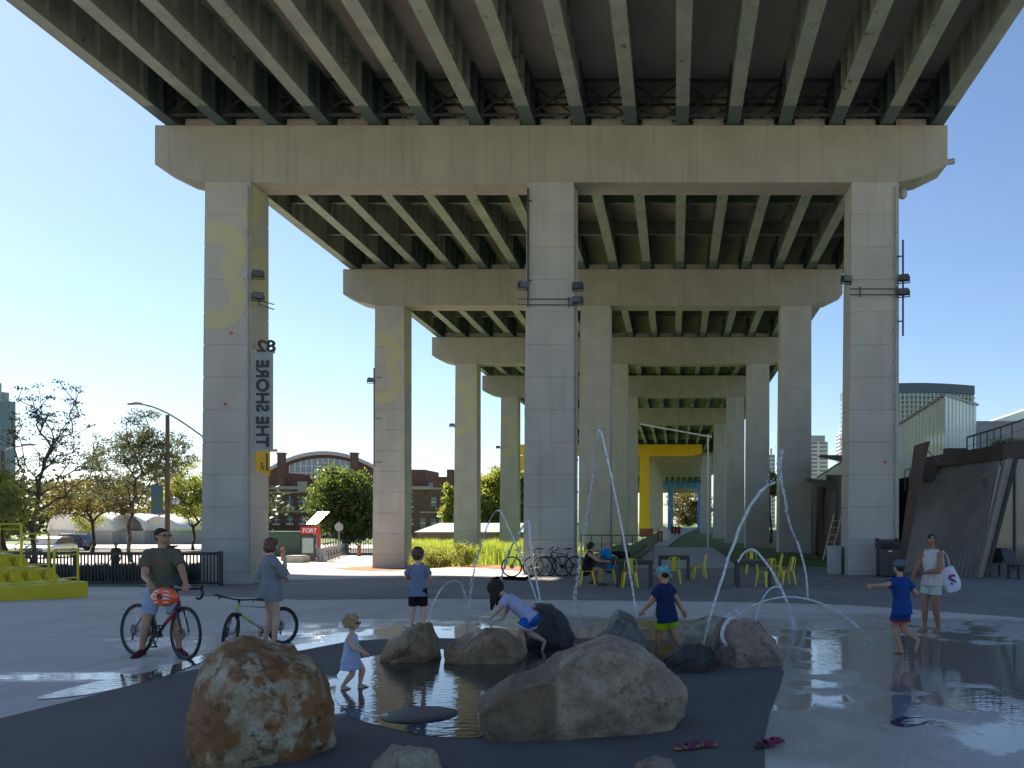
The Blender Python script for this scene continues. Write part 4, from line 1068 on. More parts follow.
# faint red print across the chest
q = MB()
for r_, (z_, wd) in enumerate(((.735, .24), (.70, .28))):
    for i in range(9):
        x_ = -wd/2+wd*i/8
        q.obox(Vector((x_, .0, z_*man_H)), (.018, .006, .022+.008*((i*7) % 3)))
me_ = None
q.v = [(v[0]*.85, .150-(v[0]**2)*2.2+v[1], v[2]) for v in q.v]
q.build('chest_print', mat('faded_red_print', (.28,.05,.04), rough=.9), man, local=True)
# woman with bob
wl = G(270, 647)
wom, wj = person((wl.x, wl.y, 0), radians(-52), 1.60, 'woman with auburn bob in loose grey top and pink shorts, hand to her mouth', SK_B,
    dict(wrR=(.02, .125, .80), heR=(.15, .1, -1), wrL=(-.10, .10, .60), heL=(-.6, -.3, -1), hdR=(-.35, -.15, 1), pnR=(-.2, -1, 0), hdL=(.2, 1, 0), anR=(.055, .02, .045), anL=(-.06, -.03, .045), curl=.8, hturn=4, build=.92),
    dict(hair=('bob', H_BROWN), shirt=(cloth('heather_grey', (.22,.24,.27)), 'mid', .10, 1.28), shorts=(cloth('pink_cotton', (.62,.27,.30)), .42, .056), shoes=cloth('grey_shoe', (.2,.2,.22))))
q = MB(); a = wj['nk']; q.tube([a+Vector((-.075, .03, .0)), a+Vector((-.05, -.055, -.01)), a+Vector((0, -.078, -.022)), a+Vector((.05, -.055, -.01)), a+Vector((.075, .03, 0))], .012, 8); q.build('neck_strap', M_BLACK, wom, local=True, smooth=True)
# toddler
tl = G(351, 689)
person((tl.x, tl.y, .01), radians(-90), .81, 'toddler with curly blond hair in pale blue sleeveless dress and sunglasses, wading in the puddle', SK_B,
    dict(kid=1.62, pel=(0, 0, .42), neck=(0, .01, .735), wrR=(.13, .20, .50), heR=(.3, -1, -1), wrL=(-.14, .13, .46), heL=(-.5, -1, -.3), anR=(.06, -.085, .045), anL=(-.06, .10, .045), build=1.12, toeR=(.1, 1, -.05), toeL=(-.1, 1, -.05), htilt=-4),
    dict(hair=('curly', H_BLOND), shades=SHADES, dress=(cloth('pale_blue_dress', (.40,.46,.66)), .17, 1.0)), vox=.006)
# boy on boulder
bl_ = P(418, 626, 11.55)
boy, bj = person(bl_, radians(4), 1.04, 'small boy in grey-blue t-shirt and black shorts standing on a boulder with his back turned', SK_B,
    dict(kid=1.66, pel=(0, 0, .47), neck=(0, 0, .775), wrR=(.10, .17, .66), heR=(.5, -.3, -1), wrL=(-.07, .15, .60), heL=(-1, -.3, -.6), anR=(.075, -.01, .042), anL=(-.085, .0, .035), build=.90, hturn=-8),
    dict(hair=('short', H_BRN2), shirt=(cloth('slate_blue_tee', (.16,.21,.31)), 't', .09, 1.2), shorts=(cloth('black_shorts', (.012,.013,.016)), 1.0, .058)), vox=.0065)
q = MB(); q.etube([bj['hp']['L']+Vector((-.052, .0, .0)), bj['hp']['L'].lerp(bj['kn']['L'], .75)+Vector((-.048, .0, 0))], [(.016, .03), (.016, .03)], (1,0,0), 10, 2); q.build('side_stripe', cloth('blue_stripe', (.03,.14,.42)), boy, local=True)
# climbing girl
gl = G(527, 652)
girl, gj = person((gl.x, gl.y, 0), radians(90), 1.15, 'girl in lilac t-shirt and blue shorts bending forward with both hands on a boulder', SK_B,
    dict(kid=1.62, pel=(0, -.03, .43), neck=(0, .255, .675), head=(.0, .37, .755), wrL=(-.11, .45, .375), wrR=(.09, .34, .335), heL=(-.4, -1, 0), heR=(.4, -1, 0), hdL=(0, 1, -.25), hdR=(0, 1, -.2), pnL=(0, 0, -1), pnR=(0, 0, -1), curl=.15,
         anR=(.09, -.20, .12), anL=(-.05, .02, .04), hkR=(0, 1, -.2), hkL=(0, 1, .1), toeR=(.0, .35, -1), htilt=-50, shR=(.105, .225, .66), shL=(-.105, .235, .66), build=1.05),
    dict(hair=('lank', H_DARK), hairlen=1.0, shirt=(cloth('lilac_tee', (.40,.42,.62)), 't', .05, 1.1), shorts=(cloth('bright_blue_shorts', (.02,.12,.50)), .62, .075), trim=cloth('white_trim', (.7,.7,.72))), vox=.0065)
# walking boy, lime shorts
wl2 = G(668, 660)
person((wl2.x-.02, wl2.y, .0), radians(62), 1.24, 'boy in teal patterned cap, navy t-shirt and lime green shorts walking between the boulders', SK_A,
    dict(kid=1.24, pel=(0, 0, .50), neck=(0, .03, .80), wrL=(-.13, .23, .50), heL=(-.4, -1, -.3), wrR=(.19, -.10, .50), heR=(1, -.6, 0), anL=(-.045, .10, .05), anR=(.05, -.16, .10), hkR=(0, 1, 0), hkL=(0, 1, 0), htilt=-8, build=1.08, toeR=(.1, 1, -.5)),
    dict(hair=('short', H_DARK), hat=mat('teal_print', (.03,.22,.28), (.25,.45,.48), scale=22, rough=.8), shirt=(cloth('navy_tee', (.014,.026,.085)), 't', .10, 1.22), shorts=(cloth('lime_shorts', (.30,.50,.02)), .80, .068)), vox=.0065)
# boy in blue by the woman
bl2 = G(902, 654)
person((bl2.x, bl2.y, 0), radians(28), 1.31, 'boy in grey hat and blue swim clothes reaching a hand to the woman in white', SK_A,
    dict(kid=1.2, pel=(0, 0, .50), neck=(-.01, .02, .80), wrL=(-.30, .10, .72), heL=(-.3, -1, 0), wrR=(.29, .12, .62), heR=(.5, -.6, -1), anL=(.0, .02, .045), anR=(.06, -.17, .17), hkR=(0, 1, 0), build=1.02, toeR=(0, .3, -1)),
    dict(hair=('short', H_DARK), hat=cloth('grey_hat', (.09,.13,.15)), brim=True, shirt=(cloth('royal_blue_shirt', (.012,.055,.22)), 't', .09, 1.05), shorts=(cloth('royal_blue_shorts', (.012,.055,.21)), .62, .066), trim=cloth('red_hem', (.5,.03,.04))), vox=.007)
# woman in white
wl3 = G(932, 632)
ww, wwj = person((wl3.x, wl3.y, 0), radians(128), 1.63, 'barefoot woman in white top and mint shorts, sunglasses pushed up on her dark hair', SK_C,
    dict(wrL=(-.015, .155, .605), heL=(-1, -.5, -.4), wrR=(.11, .20, .50), heR=(.8, -.8, -.2), hdL=(.6, .6, .1), pnL=(0, 0, 1), anR=(.05, .05, .045), anL=(-.055, -.03, .045), htilt=-14, hturn=8, curl=.7),
    dict(hair=('short', H_DARK), shades=mat('mirror_lens', (.4,.42,.45), rough=.15, metal=.6), shz=.62, shirt=(cloth('white_lace', (.52,.50,.50)), 'none', .045, 1.10), shorts=(cloth('pale_mint', (.40,.50,.48)), .58, .064)))
q = MB(); c0 = w2(ww, wwj['wr']['L']); 
q.obox((0,0,0), (.075, .012, .15)); ph = tag(q.build('mobile_phone', M_BLACK, local=True, bevel=.004), 'black mobile phone held by the woman in white', 'phone'); ph.location = c0+Vector((-.07, -.03, .03)); ph.rotation_euler = (.9, 0, 1.2)
# tote bag hanging from her shoulder
tb = P(950, 578, 14.35)
bag = thing('tote_bag', 'white cloth tote bag with red and blue print hanging behind the woman in white', 'bag', tb)
q = MB(); q.etube([(0.02, 0, -.21), (.01, 0, -.10), (-.01, 0, .05), (-.03, 0, .18)], [(.125, .04), (.15, .05), (.145, .045), (.115, .025)], (1,0,0), 18, 4, round1=False)
q.tf(Matrix.Rotation(radians(-14), 4, 'Y')); me = remesh(q, .01, 2); wrinkle(me, .012, 7); MB().build('pouch', cloth('white_canvas', (.62,.65,.75)), bag, local=True, mesh=me, smooth=True)
q = MB(); s0 = w2(ww, wwj['sh']['L'])-tb; q.tube(catmull([(-.10, 0, .17), (-.12, -.03, .35), s0+Vector((.03, -.02, .06)), (-.02, .08, .35), (.0, .03, .17)], 4), .012, 6); q.build('strap', cloth('white_strap', (.55,.57,.62)), bag, local=True)
for i, (x, z, w_, h_, c) in enumerate(((-.02, .03, .05, .05, (.35,.03,.08)), (.035, .045, .05, .035, (.30,.03,.15)), (.0, -.02, .12, .022, (.03,.05,.30)), (.03, -.05, .10, .022, (.03,.10,.35)), (.0, -.09, .05, .025, (.02,.03,.15)))):
    q = MB(); q.obox((x+.01, -.062+(.006 if z > .02 else 0), z), (w_, .01, h_), Matrix.Rotation(.35, 3, 'Y')); q.build('print_mark', mat('print_%d' % i, c, rough=.9), bag, local=True)
# ---------------------------------------------------------------- bicycles
def bicycle(loc, rz, label, frame_c, R=.34, wb=1.02, drop=False, steer=0, lean=0, accent=None, rigid=1.0, tyre_r=.017, group=None, fork_c=None):
    """local frame: +X forward, origin on the ground midway"""
    t = thing('bicycle', label, 'bicycle', loc, rz, group); t.rotation_euler = (lean, 0, rz)
    s = R/.34; rx, fx = -wb*.46, wb*.54
    BB = Vector((rx+.42*s, 0, .275*s)); ST = Vector((rx+.26*s, 0, .78*s)); HT = Vector((fx-.22*s, 0, .86*s)); HB = Vector((fx-.165*s, 0, .70*s)); RH = Vector((rx, 0, R)); FH = Vector((fx, 0, R))
    q = MB(); fr = .017*s
    q.tube([HB+Vector((-.01, 0, .02)), BB], fr*1.25, 10); q.tube([HT-Vector((0, 0, .03)), ST-Vector((0, 0, .06))], fr, 10); q.tube([BB, ST], fr, 10); q.tube([HT, HB], fr*1.35, 10)
    for y in (-.045, .045):
        q.tube([RH+Vector((0, y, 0)), ST+Vector((0, y*.3, -.10))], fr*.55, 7); q.tube([RH+Vector((0, y, 0)), BB+Vector((-.03, y*.6, 0))], fr*.65, 7)
    fr_o = q.build('frame', frame_c, t, local=True, smooth=True)
    if accent:
        q = MB(); q.tube([HB.lerp(BB, .15), HB.lerp(BB, .55)], fr*1.30, 10); q.tube([HB.lerp(HT, .1), HB.lerp(HT, .9)], fr*1.42, 10); q.build('frame_accent', accent, t, local=True, smooth=True)
    ax = (HT-HB).normalized(); A = Matrix.Translation(HB) @ Matrix.Rotation(steer, 4, ax) @ Matrix.Translation(-HB)
    q = MB(); crown = HB-ax*.03
    for y in (-.05, .05): q.tube([crown+Vector((0, y*.9, 0)), crown.lerp(FH, .5)+Vector((.0, y, 0)), FH+Vector((0, y, 0))], [fr*.8, fr*.75, fr*.5], 8)
    q.obox(crown, (.04, .13, .035)); q.tf(A); q.build('fork', fork_c or M_BLACK, t, local=True, smooth=True)
    def wheel(c, M):
        q = MB(); q.tube([c+Vector((cos(a)*R, 0, sin(a)*R)) for a in [2*pi*i/40 for i in range(40)]], tyre_r*1.0, 8, closed=True); q.tf(M); w = q.build('wheel', M_RUBBER, t, local=True, smooth=True)
        q = MB(); q.tube([c+Vector((cos(a)*(R-.027), 0, sin(a)*(R-.027))) for a in [2*pi*i/40 for i in range(40)]], .011, 6, closed=True); q.tf(M); q.build('rim', M_DKGREY, w, local=True, smooth=True)
        q = MB(); q.cyl(c+Vector((0, -.04, 0)), c+Vector((0, .04, 0)), .02, .02, 10)
        for i in range(24):
            a = 2*pi*i/24; y = .03 if i % 2 else -.03; q.tube([c+Vector((0, y, 0)), c+Vector((cos(a)*(R-.03), 0, sin(a)*(R-.03)))], .0016, 4)
        q.tf(M); q.build('spokes', M_CHROME, w, local=True)
        q = MB(); q.cyl(c+Vector((0, -.052, 0)), c+Vector((0, -.048, 0)), .075, .075, 16); q.tf(M); q.build('disc_rotor', M_DKGREY, w, local=True)
    I = Matrix.Identity(4); wheel(RH, I); wheel(FH, A)
    q = MB(); sp = ST+Vector((-.03, 0, .14*s)); q.tube([ST-Vector((0,0,.05)), sp], .013, 8); q.build('seat_post', M_BLACK, t, local=True)
    q = MB(); q.etube([sp+Vector((-.12, 0, .02)), sp+Vector((-.03, 0, .03)), sp+Vector((.07, 0, .02)), sp+Vector((.15, 0, .012))], [(.07, .02), (.062, .024), (.028, .02), (.018, .014)], (0,1,0), 12, 3); q.build('saddle', M_BLACK, t, local=True, smooth=True)
    q = MB(); st = HT+ax*.04; b0 = st+Vector((.09, 0, .02)); q.tube([HT, st, b0], .015, 8)
    if drop:
        q.tube([b0+Vector((0, -.20, 0)), b0+Vector((0, .20, 0))], .014, 8)
        for y in (-1, 1):
            q.tube(catmull([b0+Vector((0, y*.18, 0)), b0+Vector((.03, y*.205, 0)), b0+Vector((.10, y*.21, .005)), b0+Vector((.15, y*.215, -.03)), b0+Vector((.135, y*.22, -.10)), b0+Vector((.07, y*.225, -.135)), b0+Vector((.0, y*.225, -.13))], 3), .017, 8)
            q.tube([b0+Vector((.13, y*.21, .0)), b0+Vector((.16, y*.21, .06))], .018, 7)
    else:
        q.tube(catmull([b0+Vector((-.06, -.31, .03)), b0+Vector((-.01, -.20, .02)), b0, b0+Vector((-.01, .20, .02)), b0+Vector((-.06, .31, .03))], 3), .012, 8)
        for y in (-1, 1): q.tube([b0+Vector((-.065, y*.33, .032)), b0+Vector((-.03, y*.23, .022))], .018, 8); q.tube([b0+Vector((-.0, y*.2, .02)), b0+Vector((.05, y*.24, -.01))], .008, 6)
    q.tf(A); q.build('handlebar', M_BLACK, t, local=True, smooth=True)
    q = MB(); q.tube([BB+Vector((cos(a)*.095*s, -.05, sin(a)*.095*s)) for a in [2*pi*i/24 for i in range(24)]], .006, 5, closed=True)
    q.cyl(BB+Vector((0, -.07, 0)), BB+Vector((0, .07, 0)), .022); q.beam(BB+Vector((0, -.07, 0)), BB+Vector((.10, -.075, -.13))*1, .02, .012); q.beam(BB+Vector((0, .07, 0)), BB+Vector((-.10, .075, .13)), .02, .012)
    for k in range(5): a = 2*pi*k/5; q.beam(BB+Vector((0, -.05, 0)), BB+Vector((cos(a)*.09*s, -.05, sin(a)*.09*s)), .012, .006)
    q.build('crankset', M_DKGREY, t, local=True)
    for a, b, y in ((.10, -.13, -.11), (-.10, .13, .11)):
        q = MB(); q.obox(BB+Vector((a, y, b)), (.08, .06, .018)); q.build('pedal', M_BLACK, t, local=True)
    q = MB()
    for z in (1, -1): q.tube([BB+Vector((0, -.05, z*.093*s)), RH+Vector((0, -.05, z*.045))], .005, 5)
    q.cyl(RH+Vector((0, -.058, 0)), RH+Vector((0, -.042, 0)), .045, .045, 14); q.obox(RH+Vector((0, -.06, -.09)), (.02, .02, .09)); q.build('drivetrain', M_DKGREY, t, local=True)
    return t
RED = mat('red_paint', (.45,.015,.02), (.38,.012,.015), rough=.3, coat=.5); SILV = mat('silver_paint', (.42,.45,.47), (.5,.52,.54), rough=.3, coat=.4)
LIMEP = mat('lime_paint', (.45,.55,.03), rough=.35); CREAMP = mat('cream_paint', (.50,.46,.26), rough=.4); BLKP = mat('gloss_black_paint', (.02,.022,.028), rough=.25, coat=.5)
a = G(131, 654); b = G(186, 659.5); mid = (a+b)/2
bicycle((mid.x, mid.y, 0), atan2(b.y-a.y, b.x-a.x), 'red and black drop-bar road bike held by the man in sunglasses', BLKP, wb=1.0, drop=True, accent=RED, lean=radians(-3), steer=radians(-6))
hl = P(164.5, 597, 11.25)
hm_t = thing('bike_helmet', 'orange and white bike helmet hanging from the handlebar of the red and black bike', 'helmet', hl)
q = MB()
q.ell((0, 0, 0), (.17, .11, .125), 22, 14); me = remesh(q, .008, 1); MB().build('shell', mat('helmet_orange', (.85,.13,.02), (.80,.10,.02), rough=.3, coat=.4), hm_t, local=True, mesh=me, smooth=True)
q = MB()
for k, z in enumerate((-.075, -.03, .02, .065)):
    for s_ in (-1, 1):
        q.tube([Vector((x, -.1095*sqrt(max(.02, 1-(x/.17)**2-(zz/.125)**2))-.002, zz)) for x, zz in [(s_*(.025+.10*i/5*(1-abs(z)*3)), z+.012*sin(i)+.02*i/5) for i in range(6)]], [.003, .008, .010, .010, .008, .003], 6)
q.build('vent_trim', mat('helmet_white', (.75,.73,.72), rough=.35), hm_t, local=True, smooth=True)
q = MB(); q.tube([Vector((.028*cos(a), -.112, .015+.028*sin(a))) for a in [2*pi*i/14 for i in range(14)]], .008, 6, closed=True); q.ell((0, -.110, .015), (.014,.006,.014)); q.build('logo_ring', M_BLACK, hm_t, local=True)
q = MB(); q.tube(catmull([(-.08, 0, .10), (-.02, .06, .20), (.05, .07, .22), (.09, .02, .09)], 4), .006, 5); q.build('strap', M_BLACK, hm_t, local=True)
a = G(234, 651); b = G(285, 643); mid = (a+b)/2; dv = (a-b)
bicycle((mid.x, mid.y, 0), atan2(dv.y, dv.x), 'small silver and lime mountain bike standing beside the woman in grey', SILV, R=.262, wb=.92, accent=LIMEP, steer=radians(32), lean=radians(4), tyre_r=.024)
BG = 'bicycles parked against the middle near column'
a = G(515, 580); x0, x1 = (515-CX)/29.6, (544.5-CX)/29.6
bicycle(((x0+x1)/2, 29.1, 0), radians(180), 'cream framed bicycle parked left of the middle near column, its wheel over the lit strip', CREAMP, wb=1.02, lean=radians(-6), group=BG)
x0, x1 = (550-CX)/29.3, (577-CX)/29.3
bicycle(((x0+x1)/2, 29.35, 0), radians(180), 'dark framed bicycle leaning on the front of the middle near column', BLKP, wb=.98, lean=radians(-7), group=BG)
bicycle(((539-CX)/29.6+.25, 29.45, 0), radians(2), 'grey bicycle squeezed between the cream bicycle and the middle near column', M_GREY, wb=1.0, lean=radians(6), group=BG)

# ---------------------------------------------------------------- cafe chairs and tables
def make_chair():
    t = thing('metal_chair', 'x', 'chair', (0,0,0)); o = []
    q = MB(); q.box(-.19, .19, -.18, .18, .435, .45); q.tube([(-.19,-.18,.442),(.19,-.18,.442),(.20,.18,.442),(-.20,.18,.442)], .014, 6, closed=True); q.build('seat', M_YEL, t, local=True, bevel=.006)
    for sx in (-1, 1):
        for sy in (-1, 1):
            q = MB(); a_ = Vector((sx*.165, sy*.155, .44)); b_ = Vector((sx*.225, sy*.235, 0)); 
            q.hexa([b_+Vector((x, y, 0)) for x, y in ((-.014,-.014),(.014,-.014),(.014,.014),(-.014,.014))], [a_+Vector((x, y, 0)) for x, y in ((-.035,-.035),(.035,-.035),(.035,.035),(-.035,.035))]); q.build('leg', M_YEL, t, local=True)
    q = MB(); q.tube(catmull([(-.19, -.17, .45), (-.185, -.215, .62), (-.16, -.25, .80), (-.09, -.262, .855), (0, -.265, .862), (.09, -.262, .855), (.16, -.25, .80), (.185, -.215, .62), (.19, -.17, .45)], 3), .013, 8); q.build('back_frame', M_YEL, t, local=True, smooth=True)
    q = MB(); q.hexa([(-.075,-.178,.45),(.075,-.178,.45),(.075,-.17,.45),(-.075,-.17,.45)], [(-.06,-.268,.85),(.06,-.268,.85),(.06,-.258,.85),(-.06,-.258,.85)]); q.build('back_slat', M_YEL, t, local=True)
    return t
ch0 = make_chair(); CG = 'yellow metal chairs around the dark tables'
chairs = [(588, 585.5, -90, 'yellow metal chair the woman at the table sits on'),
 (629.5, 587.5, 12, 'yellow metal chair with its back to us between the tables, right of the seated couple'),
 (673.5, 584.5, 4, 'yellow metal chair with its back to us in front of the small middle table'),
 (699, 579, 100, 'yellow metal chair standing alone right of the small middle table, facing left'),
 (752, 574.5, 180, 'yellow metal chair behind the rightmost table, facing us'),
 (766, 587, 40, 'yellow metal chair at the right front corner of the rightmost table'),
 (786, 585, 110, 'rightmost yellow metal chair, facing left toward the rightmost table'),
 (775, 578.5, 95, 'yellow metal chair half hidden behind the two chairs right of the rightmost table'),
 (608.5, 583.5, 90, 'yellow metal chair under the man in the blue shirt')]
used = False
for px, py, r, l in chairs:
    o = ch0 if not used else copy_tree(ch0); used = True
    g = G(px, py); o.location = (g.x, g.y, .006); o.rotation_euler = (0, 0, radians(r)); o.scale = (.93,)*3; o['label'] = l; o['group'] = CG
M_TAB = mat('slate_table', (.022,.026,.030), (.03,.035,.04), rough=.35)
def table(px, py, wdt, dep, label, h=.75, rz=0, first=[None]):
    t = thing('cafe_table', label, 'table', (G(px, py).x, G(px, py).y+dep/2, .006), radians(rz), 'dark tables on the paver band')
    q = MB(); q.box(-wdt/2, wdt/2, -dep/2, dep/2, h-.05, h); q.build('table_top', M_TAB, t, local=True, bevel=.006)
    q = MB(); q.box(-wdt/2+.06, wdt/2-.06, -dep/2+.05, dep/2-.05, h-.12, h-.053); q.build('apron', M_TAB, t, local=True)
    for sx in (-1, 1):
        for sy in (-1, 1):
            q = MB(); x_ = sx*(wdt/2-.05); y_ = sy*(dep/2-.05); q.box(x_-.045, x_+.045, y_-.045, y_+.045, 0, h-.053); q.build('leg', M_TAB, t, local=True)
    return t
table(608, 584, .98, .8, 'dark table at which the couple sits, leftmost of the row')
table(634, 588, 1.0, .8, 'dark table second from the left, behind the yellow chair turned away from us')
table(674, 580, 1.0, .8, 'smallest looking dark table in the middle, in front of the path')
table(754, 587.5, .98, .9, 'rightmost dark table, beneath the arching water jet')
# things on the couple's table
q = MB(); p_ = P(613, 558.5, 26.0); q.etube([(-.25,0,0),(0,0,.02),(.28,0,.0)], [(.10,.07),(.14,.10),(.09,.06)], (0,1,0), 12, 3); me = remesh(q, .012, 2); wrinkle(me, .03, 9)
g = G(618, 584); o = MB().build('backpack', cloth('black_bag', (.015,.015,.018)), mesh=me, smooth=True, local=True); o.location = (g.x+.02, g.y+.45, .84); tag(o, 'black bag lying on the table of the seated couple', 'bag')
q = MB(); q.etube([(-.16,0,0),(0,0,.02),(.16,0,.0)], [(.07,.05),(.09,.07),(.05,.04)], (0,1,0), 10, 3); me = remesh(q, .012, 1); wrinkle(me, .02, 12)
o = MB().build('plastic_bag', cloth('pale_blue_bag', (.42,.50,.58)), mesh=me, smooth=True, local=True); o.location = (g.x-.30, g.y+.35, .815); tag(o, 'pale crumpled bag lying on the table beside the black bag', 'bag')
sp = dict(pel=(0, -.02, .275), neck=(0, .05, .585), wrR=(.08, .33, .42), wrL=(-.08, .33, .42), heR=(.6, -.3, -1), heL=(-.6, -.3, -1), anR=(.06, .24, .04), anL=(-.06, .22, .04), hkR=(0, 1, .6), hkL=(0, 1, .6), htilt=-18)
g = G(588, 585.5)
person((g.x-.02, g.y, 0), radians(-90), 1.66, 'woman in black sleeveless top sitting on a yellow chair at the leftmost table', SK_A, sp,
    dict(hair=('bob', H_DARK), far=True, shirt=(cloth('black_top', (.015,.015,.017)), 'none', .05, 1.05), shorts=(cloth('dark_shorts', (.03,.028,.028)), .5, .06), shoes=M_BLACK), vox=.011)
g = G(608.5, 583.5)
person((g.x, g.y+.05, 0), radians(90), 1.75, 'man in bright blue t-shirt with shaved head sitting at the leftmost table opposite the woman', SK_A, sp,
    dict(far=True, shirt=(cloth('cyan_blue_tee', (.01,.22,.50)), 't', .05, 1.05), shorts=(cloth('grey_shorts', (.12,.13,.14)), .8, .062), shoes=M_BLACK), vox=.011)

# ---------------------------------------------------------------- sandals
def sandal_pair(px, py, rz, label, c1, c2, spread=.11):
    g = G(px, py); t = thing('sandals', label, 'sandals', (g.x, g.y, .008), rz)
    for k, (dx, dy, r_) in enumerate(((-spread, 0, .2), (spread*.8, .05, -.15))):
        M_ = Matrix.Translation((dx, dy, 0)) @ Matrix.Rotation(r_, 4, 'Z')
        q = MB(); q.etube([(-.095, 0, .014), (-.03, 0, .014), (.04, 0, .016), (.10, 0, .02)], [(.032, .013), (.030, .012), (.040, .012), (.030, .011)], (0,1,0), 14, 3); q.tf(M_); so = q.build('sole', c1, t, local=True, smooth=True)
        q = MB()
        for x_, hh in ((.055, .036), (.015, .042)):
            q.etube([M_ @ Vector((x_, -.042, .012)), M_ @ Vector((x_, -.034, hh)), M_ @ Vector((x_, 0, hh+.012)), M_ @ Vector((x_, .034, hh)), M_ @ Vector((x_, .042, .012))], [(.017, .004)]*5, M_.to_3x3() @ Vector((1,0,0)), 8, 3)
        q.tube(catmull([M_ @ Vector((-.03, -.034, .015)), M_ @ Vector((-.07, -.026, .045)), M_ @ Vector((-.095, 0, .055)), M_ @ Vector((-.07, .026, .045)), M_ @ Vector((-.03, .034, .015))], 3), .007, 7)
        q.build('straps', c2, t, local=True, smooth=True)
PINKS = cloth('magenta_strap', (.25,.03,.09), .7, (.14,.03,.07), 40); PURP = cloth('purple_strap', (.14,.05,.12), .7, (.18,.03,.05), 40)
sandal_pair(697, 750, .15, 'pair of purple sandals with tan soles on the dark pad below the largest boulder', mat('tan_sole', (.30,.17,.08), rough=.7), PURP, .085)
sandal_pair(771, 747, .5, 'pair of pink and black sandals at the edge between dark pad and pale concrete', mat('black_sole', (.03,.025,.03), rough=.7), PINKS, .055)

# ---------------------------------------------------------------- litter bin, utility box, benches by the right columns
g = G(880, 574.5)
t = thing('litter_bin', 'black litter bin with angled hood in front of the right near column', 'litter bin', (g.x, 29.25, 0))
q = MB(); q.box(-.34, .34, -.28, .28, .04, .95); q.build('bin_body', M_BLACK, t, local=True, bevel=.015)
q = MB(); q.hexa([(-.37,-.31,.953),(.37,-.31,.953),(.37,.31,.953),(-.37,.31,.953)], [(-.37,-.20,1.17),(.37,-.20,1.17),(.37,.31,1.24),(-.37,.31,1.24)]); q.build('bin_hood', M_BLACK, t, local=True, bevel=.01)
q = MB(); q.box(-.22, .22, -.318, -.30, .98, 1.09); q.build('bin_opening', mat('void_black', (.004,.004,.004)), t, local=True)
q = MB(); q.box(-.06, .06, -.292, -.284, .84, .88); q.build('bin_label', M_WHITE, t, local=True)
q = MB(); 
for sx in (-1, 1): q.box(sx*.30-.05, sx*.30+.05, -.25, .25, 0, .04)
for sx in (-1, 1): q.box(sx*.33-.03, sx*.33+.03, -.02, .30, 1.23, 1.29)
q.build('bin_foot', M_BLACK, t, local=True)
q = MB(); a = P(827, 547, 31.2); b = P(838, 574, 31.2); q.box(a.x, b.x, 30.6, 31.2, 0, a.z); q.box(a.x-.02, b.x+.02, 30.58, 31.22, a.z+.002, a.z+.05); q.box(a.x+.05, b.x-.05, 30.585, 30.598, .15, a.z-.15)
tag(q.build('utility_box', mat('galvanised', (.30,.32,.33), (.36,.38,.39), rough=.5), bevel=.01), 'upright grey utility box at the left foot of the right near column', 'utility box')
def bench(px, py, rz, label):
    g = G(px, py); t = thing('bench', label, 'bench', (g.x, g.y, 0), rz, 'dark seats by the sloping wall')
    q = MB(); q.box(-.30, .30, -.26, .26, .40, .46); q.build('seat', M_BLACK, t, local=True, bevel=.01)
    q = MB(); q.hexa([(-.30,.24,.463),(.30,.24,.463),(.30,.30,.463),(-.30,.30,.463)], [(-.30,.46,.95),(.30,.46,.95),(.30,.50,.95),(-.30,.50,.95)]); q.build('backrest', M_BLACK, t, local=True, bevel=.01)
    for x in (-.24, .24):
        for y in (-.2, .2): q = MB(); q.box(x-.035, x+.035, y-.035, y+.035, 0, .398); q.build('leg', M_BLACK, t, local=True)
bench(990, 576.5, radians(-70), 'black lounge seat at the foot of the pale slanted strip'); bench(1019, 579, radians(30), 'black seat at the right edge of the picture against the glass wall')

# ---------------------------------------------------------------- railing beside the path, right of the couple
q = MB(); pts = [Vector((-3.35, 33.5, 1.05)), Vector((.0, 33.5, 1.05))]
a = P(577, 536, 34); b = P(653, 536, 34); c_ = P(634, 563, 33.5)
A_ = Vector((a.x, 35.5, 0)); B_ = Vector((-.9, 35.5, 0)); 
for k in range(8):
    p0 = A_.lerp(B_, k/7); q.beam(p0, p0+Vector((0, 0, 1.3)), .04, .04)
for z in (1.3, .95, .65, .35): q.beam(A_+Vector((0,0,z)), B_+Vector((0,0,z)), .05 if z == 1.3 else .012, .05 if z == 1.3 else .012)
tag(q.build('railing', M_DKGREY), 'dark cable railing behind the seated couple', 'railing')
q = MB(); q.hexa([(-5.0,35.9,0),(-2.0,35.9,0),(-1.9,60,0),(-5.0,60,0)], [(-5.0,35.9,.2),(-2.1,35.9,.2),(-2.0,60,.3),(-5.0,60,.3)]); tag(q.build('lawn_bank', M_GRASSG, world0=True), kind='structure')
q = MB(); q.beam((-1.92,35.85,.1),(-1.8,60,.1),.10,.3); tag(q.build('kerb', M_DKGREY, world0=True), kind='structure')
q = MB(); q.hexa([(3.2,36.5,0),(7.6,34.5,0),(6.5,52,0),(3.5,52,0)], [(3.4,36.7,.12),(7.5,34.7,.12),(6.4,52,.25),(3.7,52,.25)]); tag(q.build('planting_bed', M_GRASSG, world0=True), kind='structure')
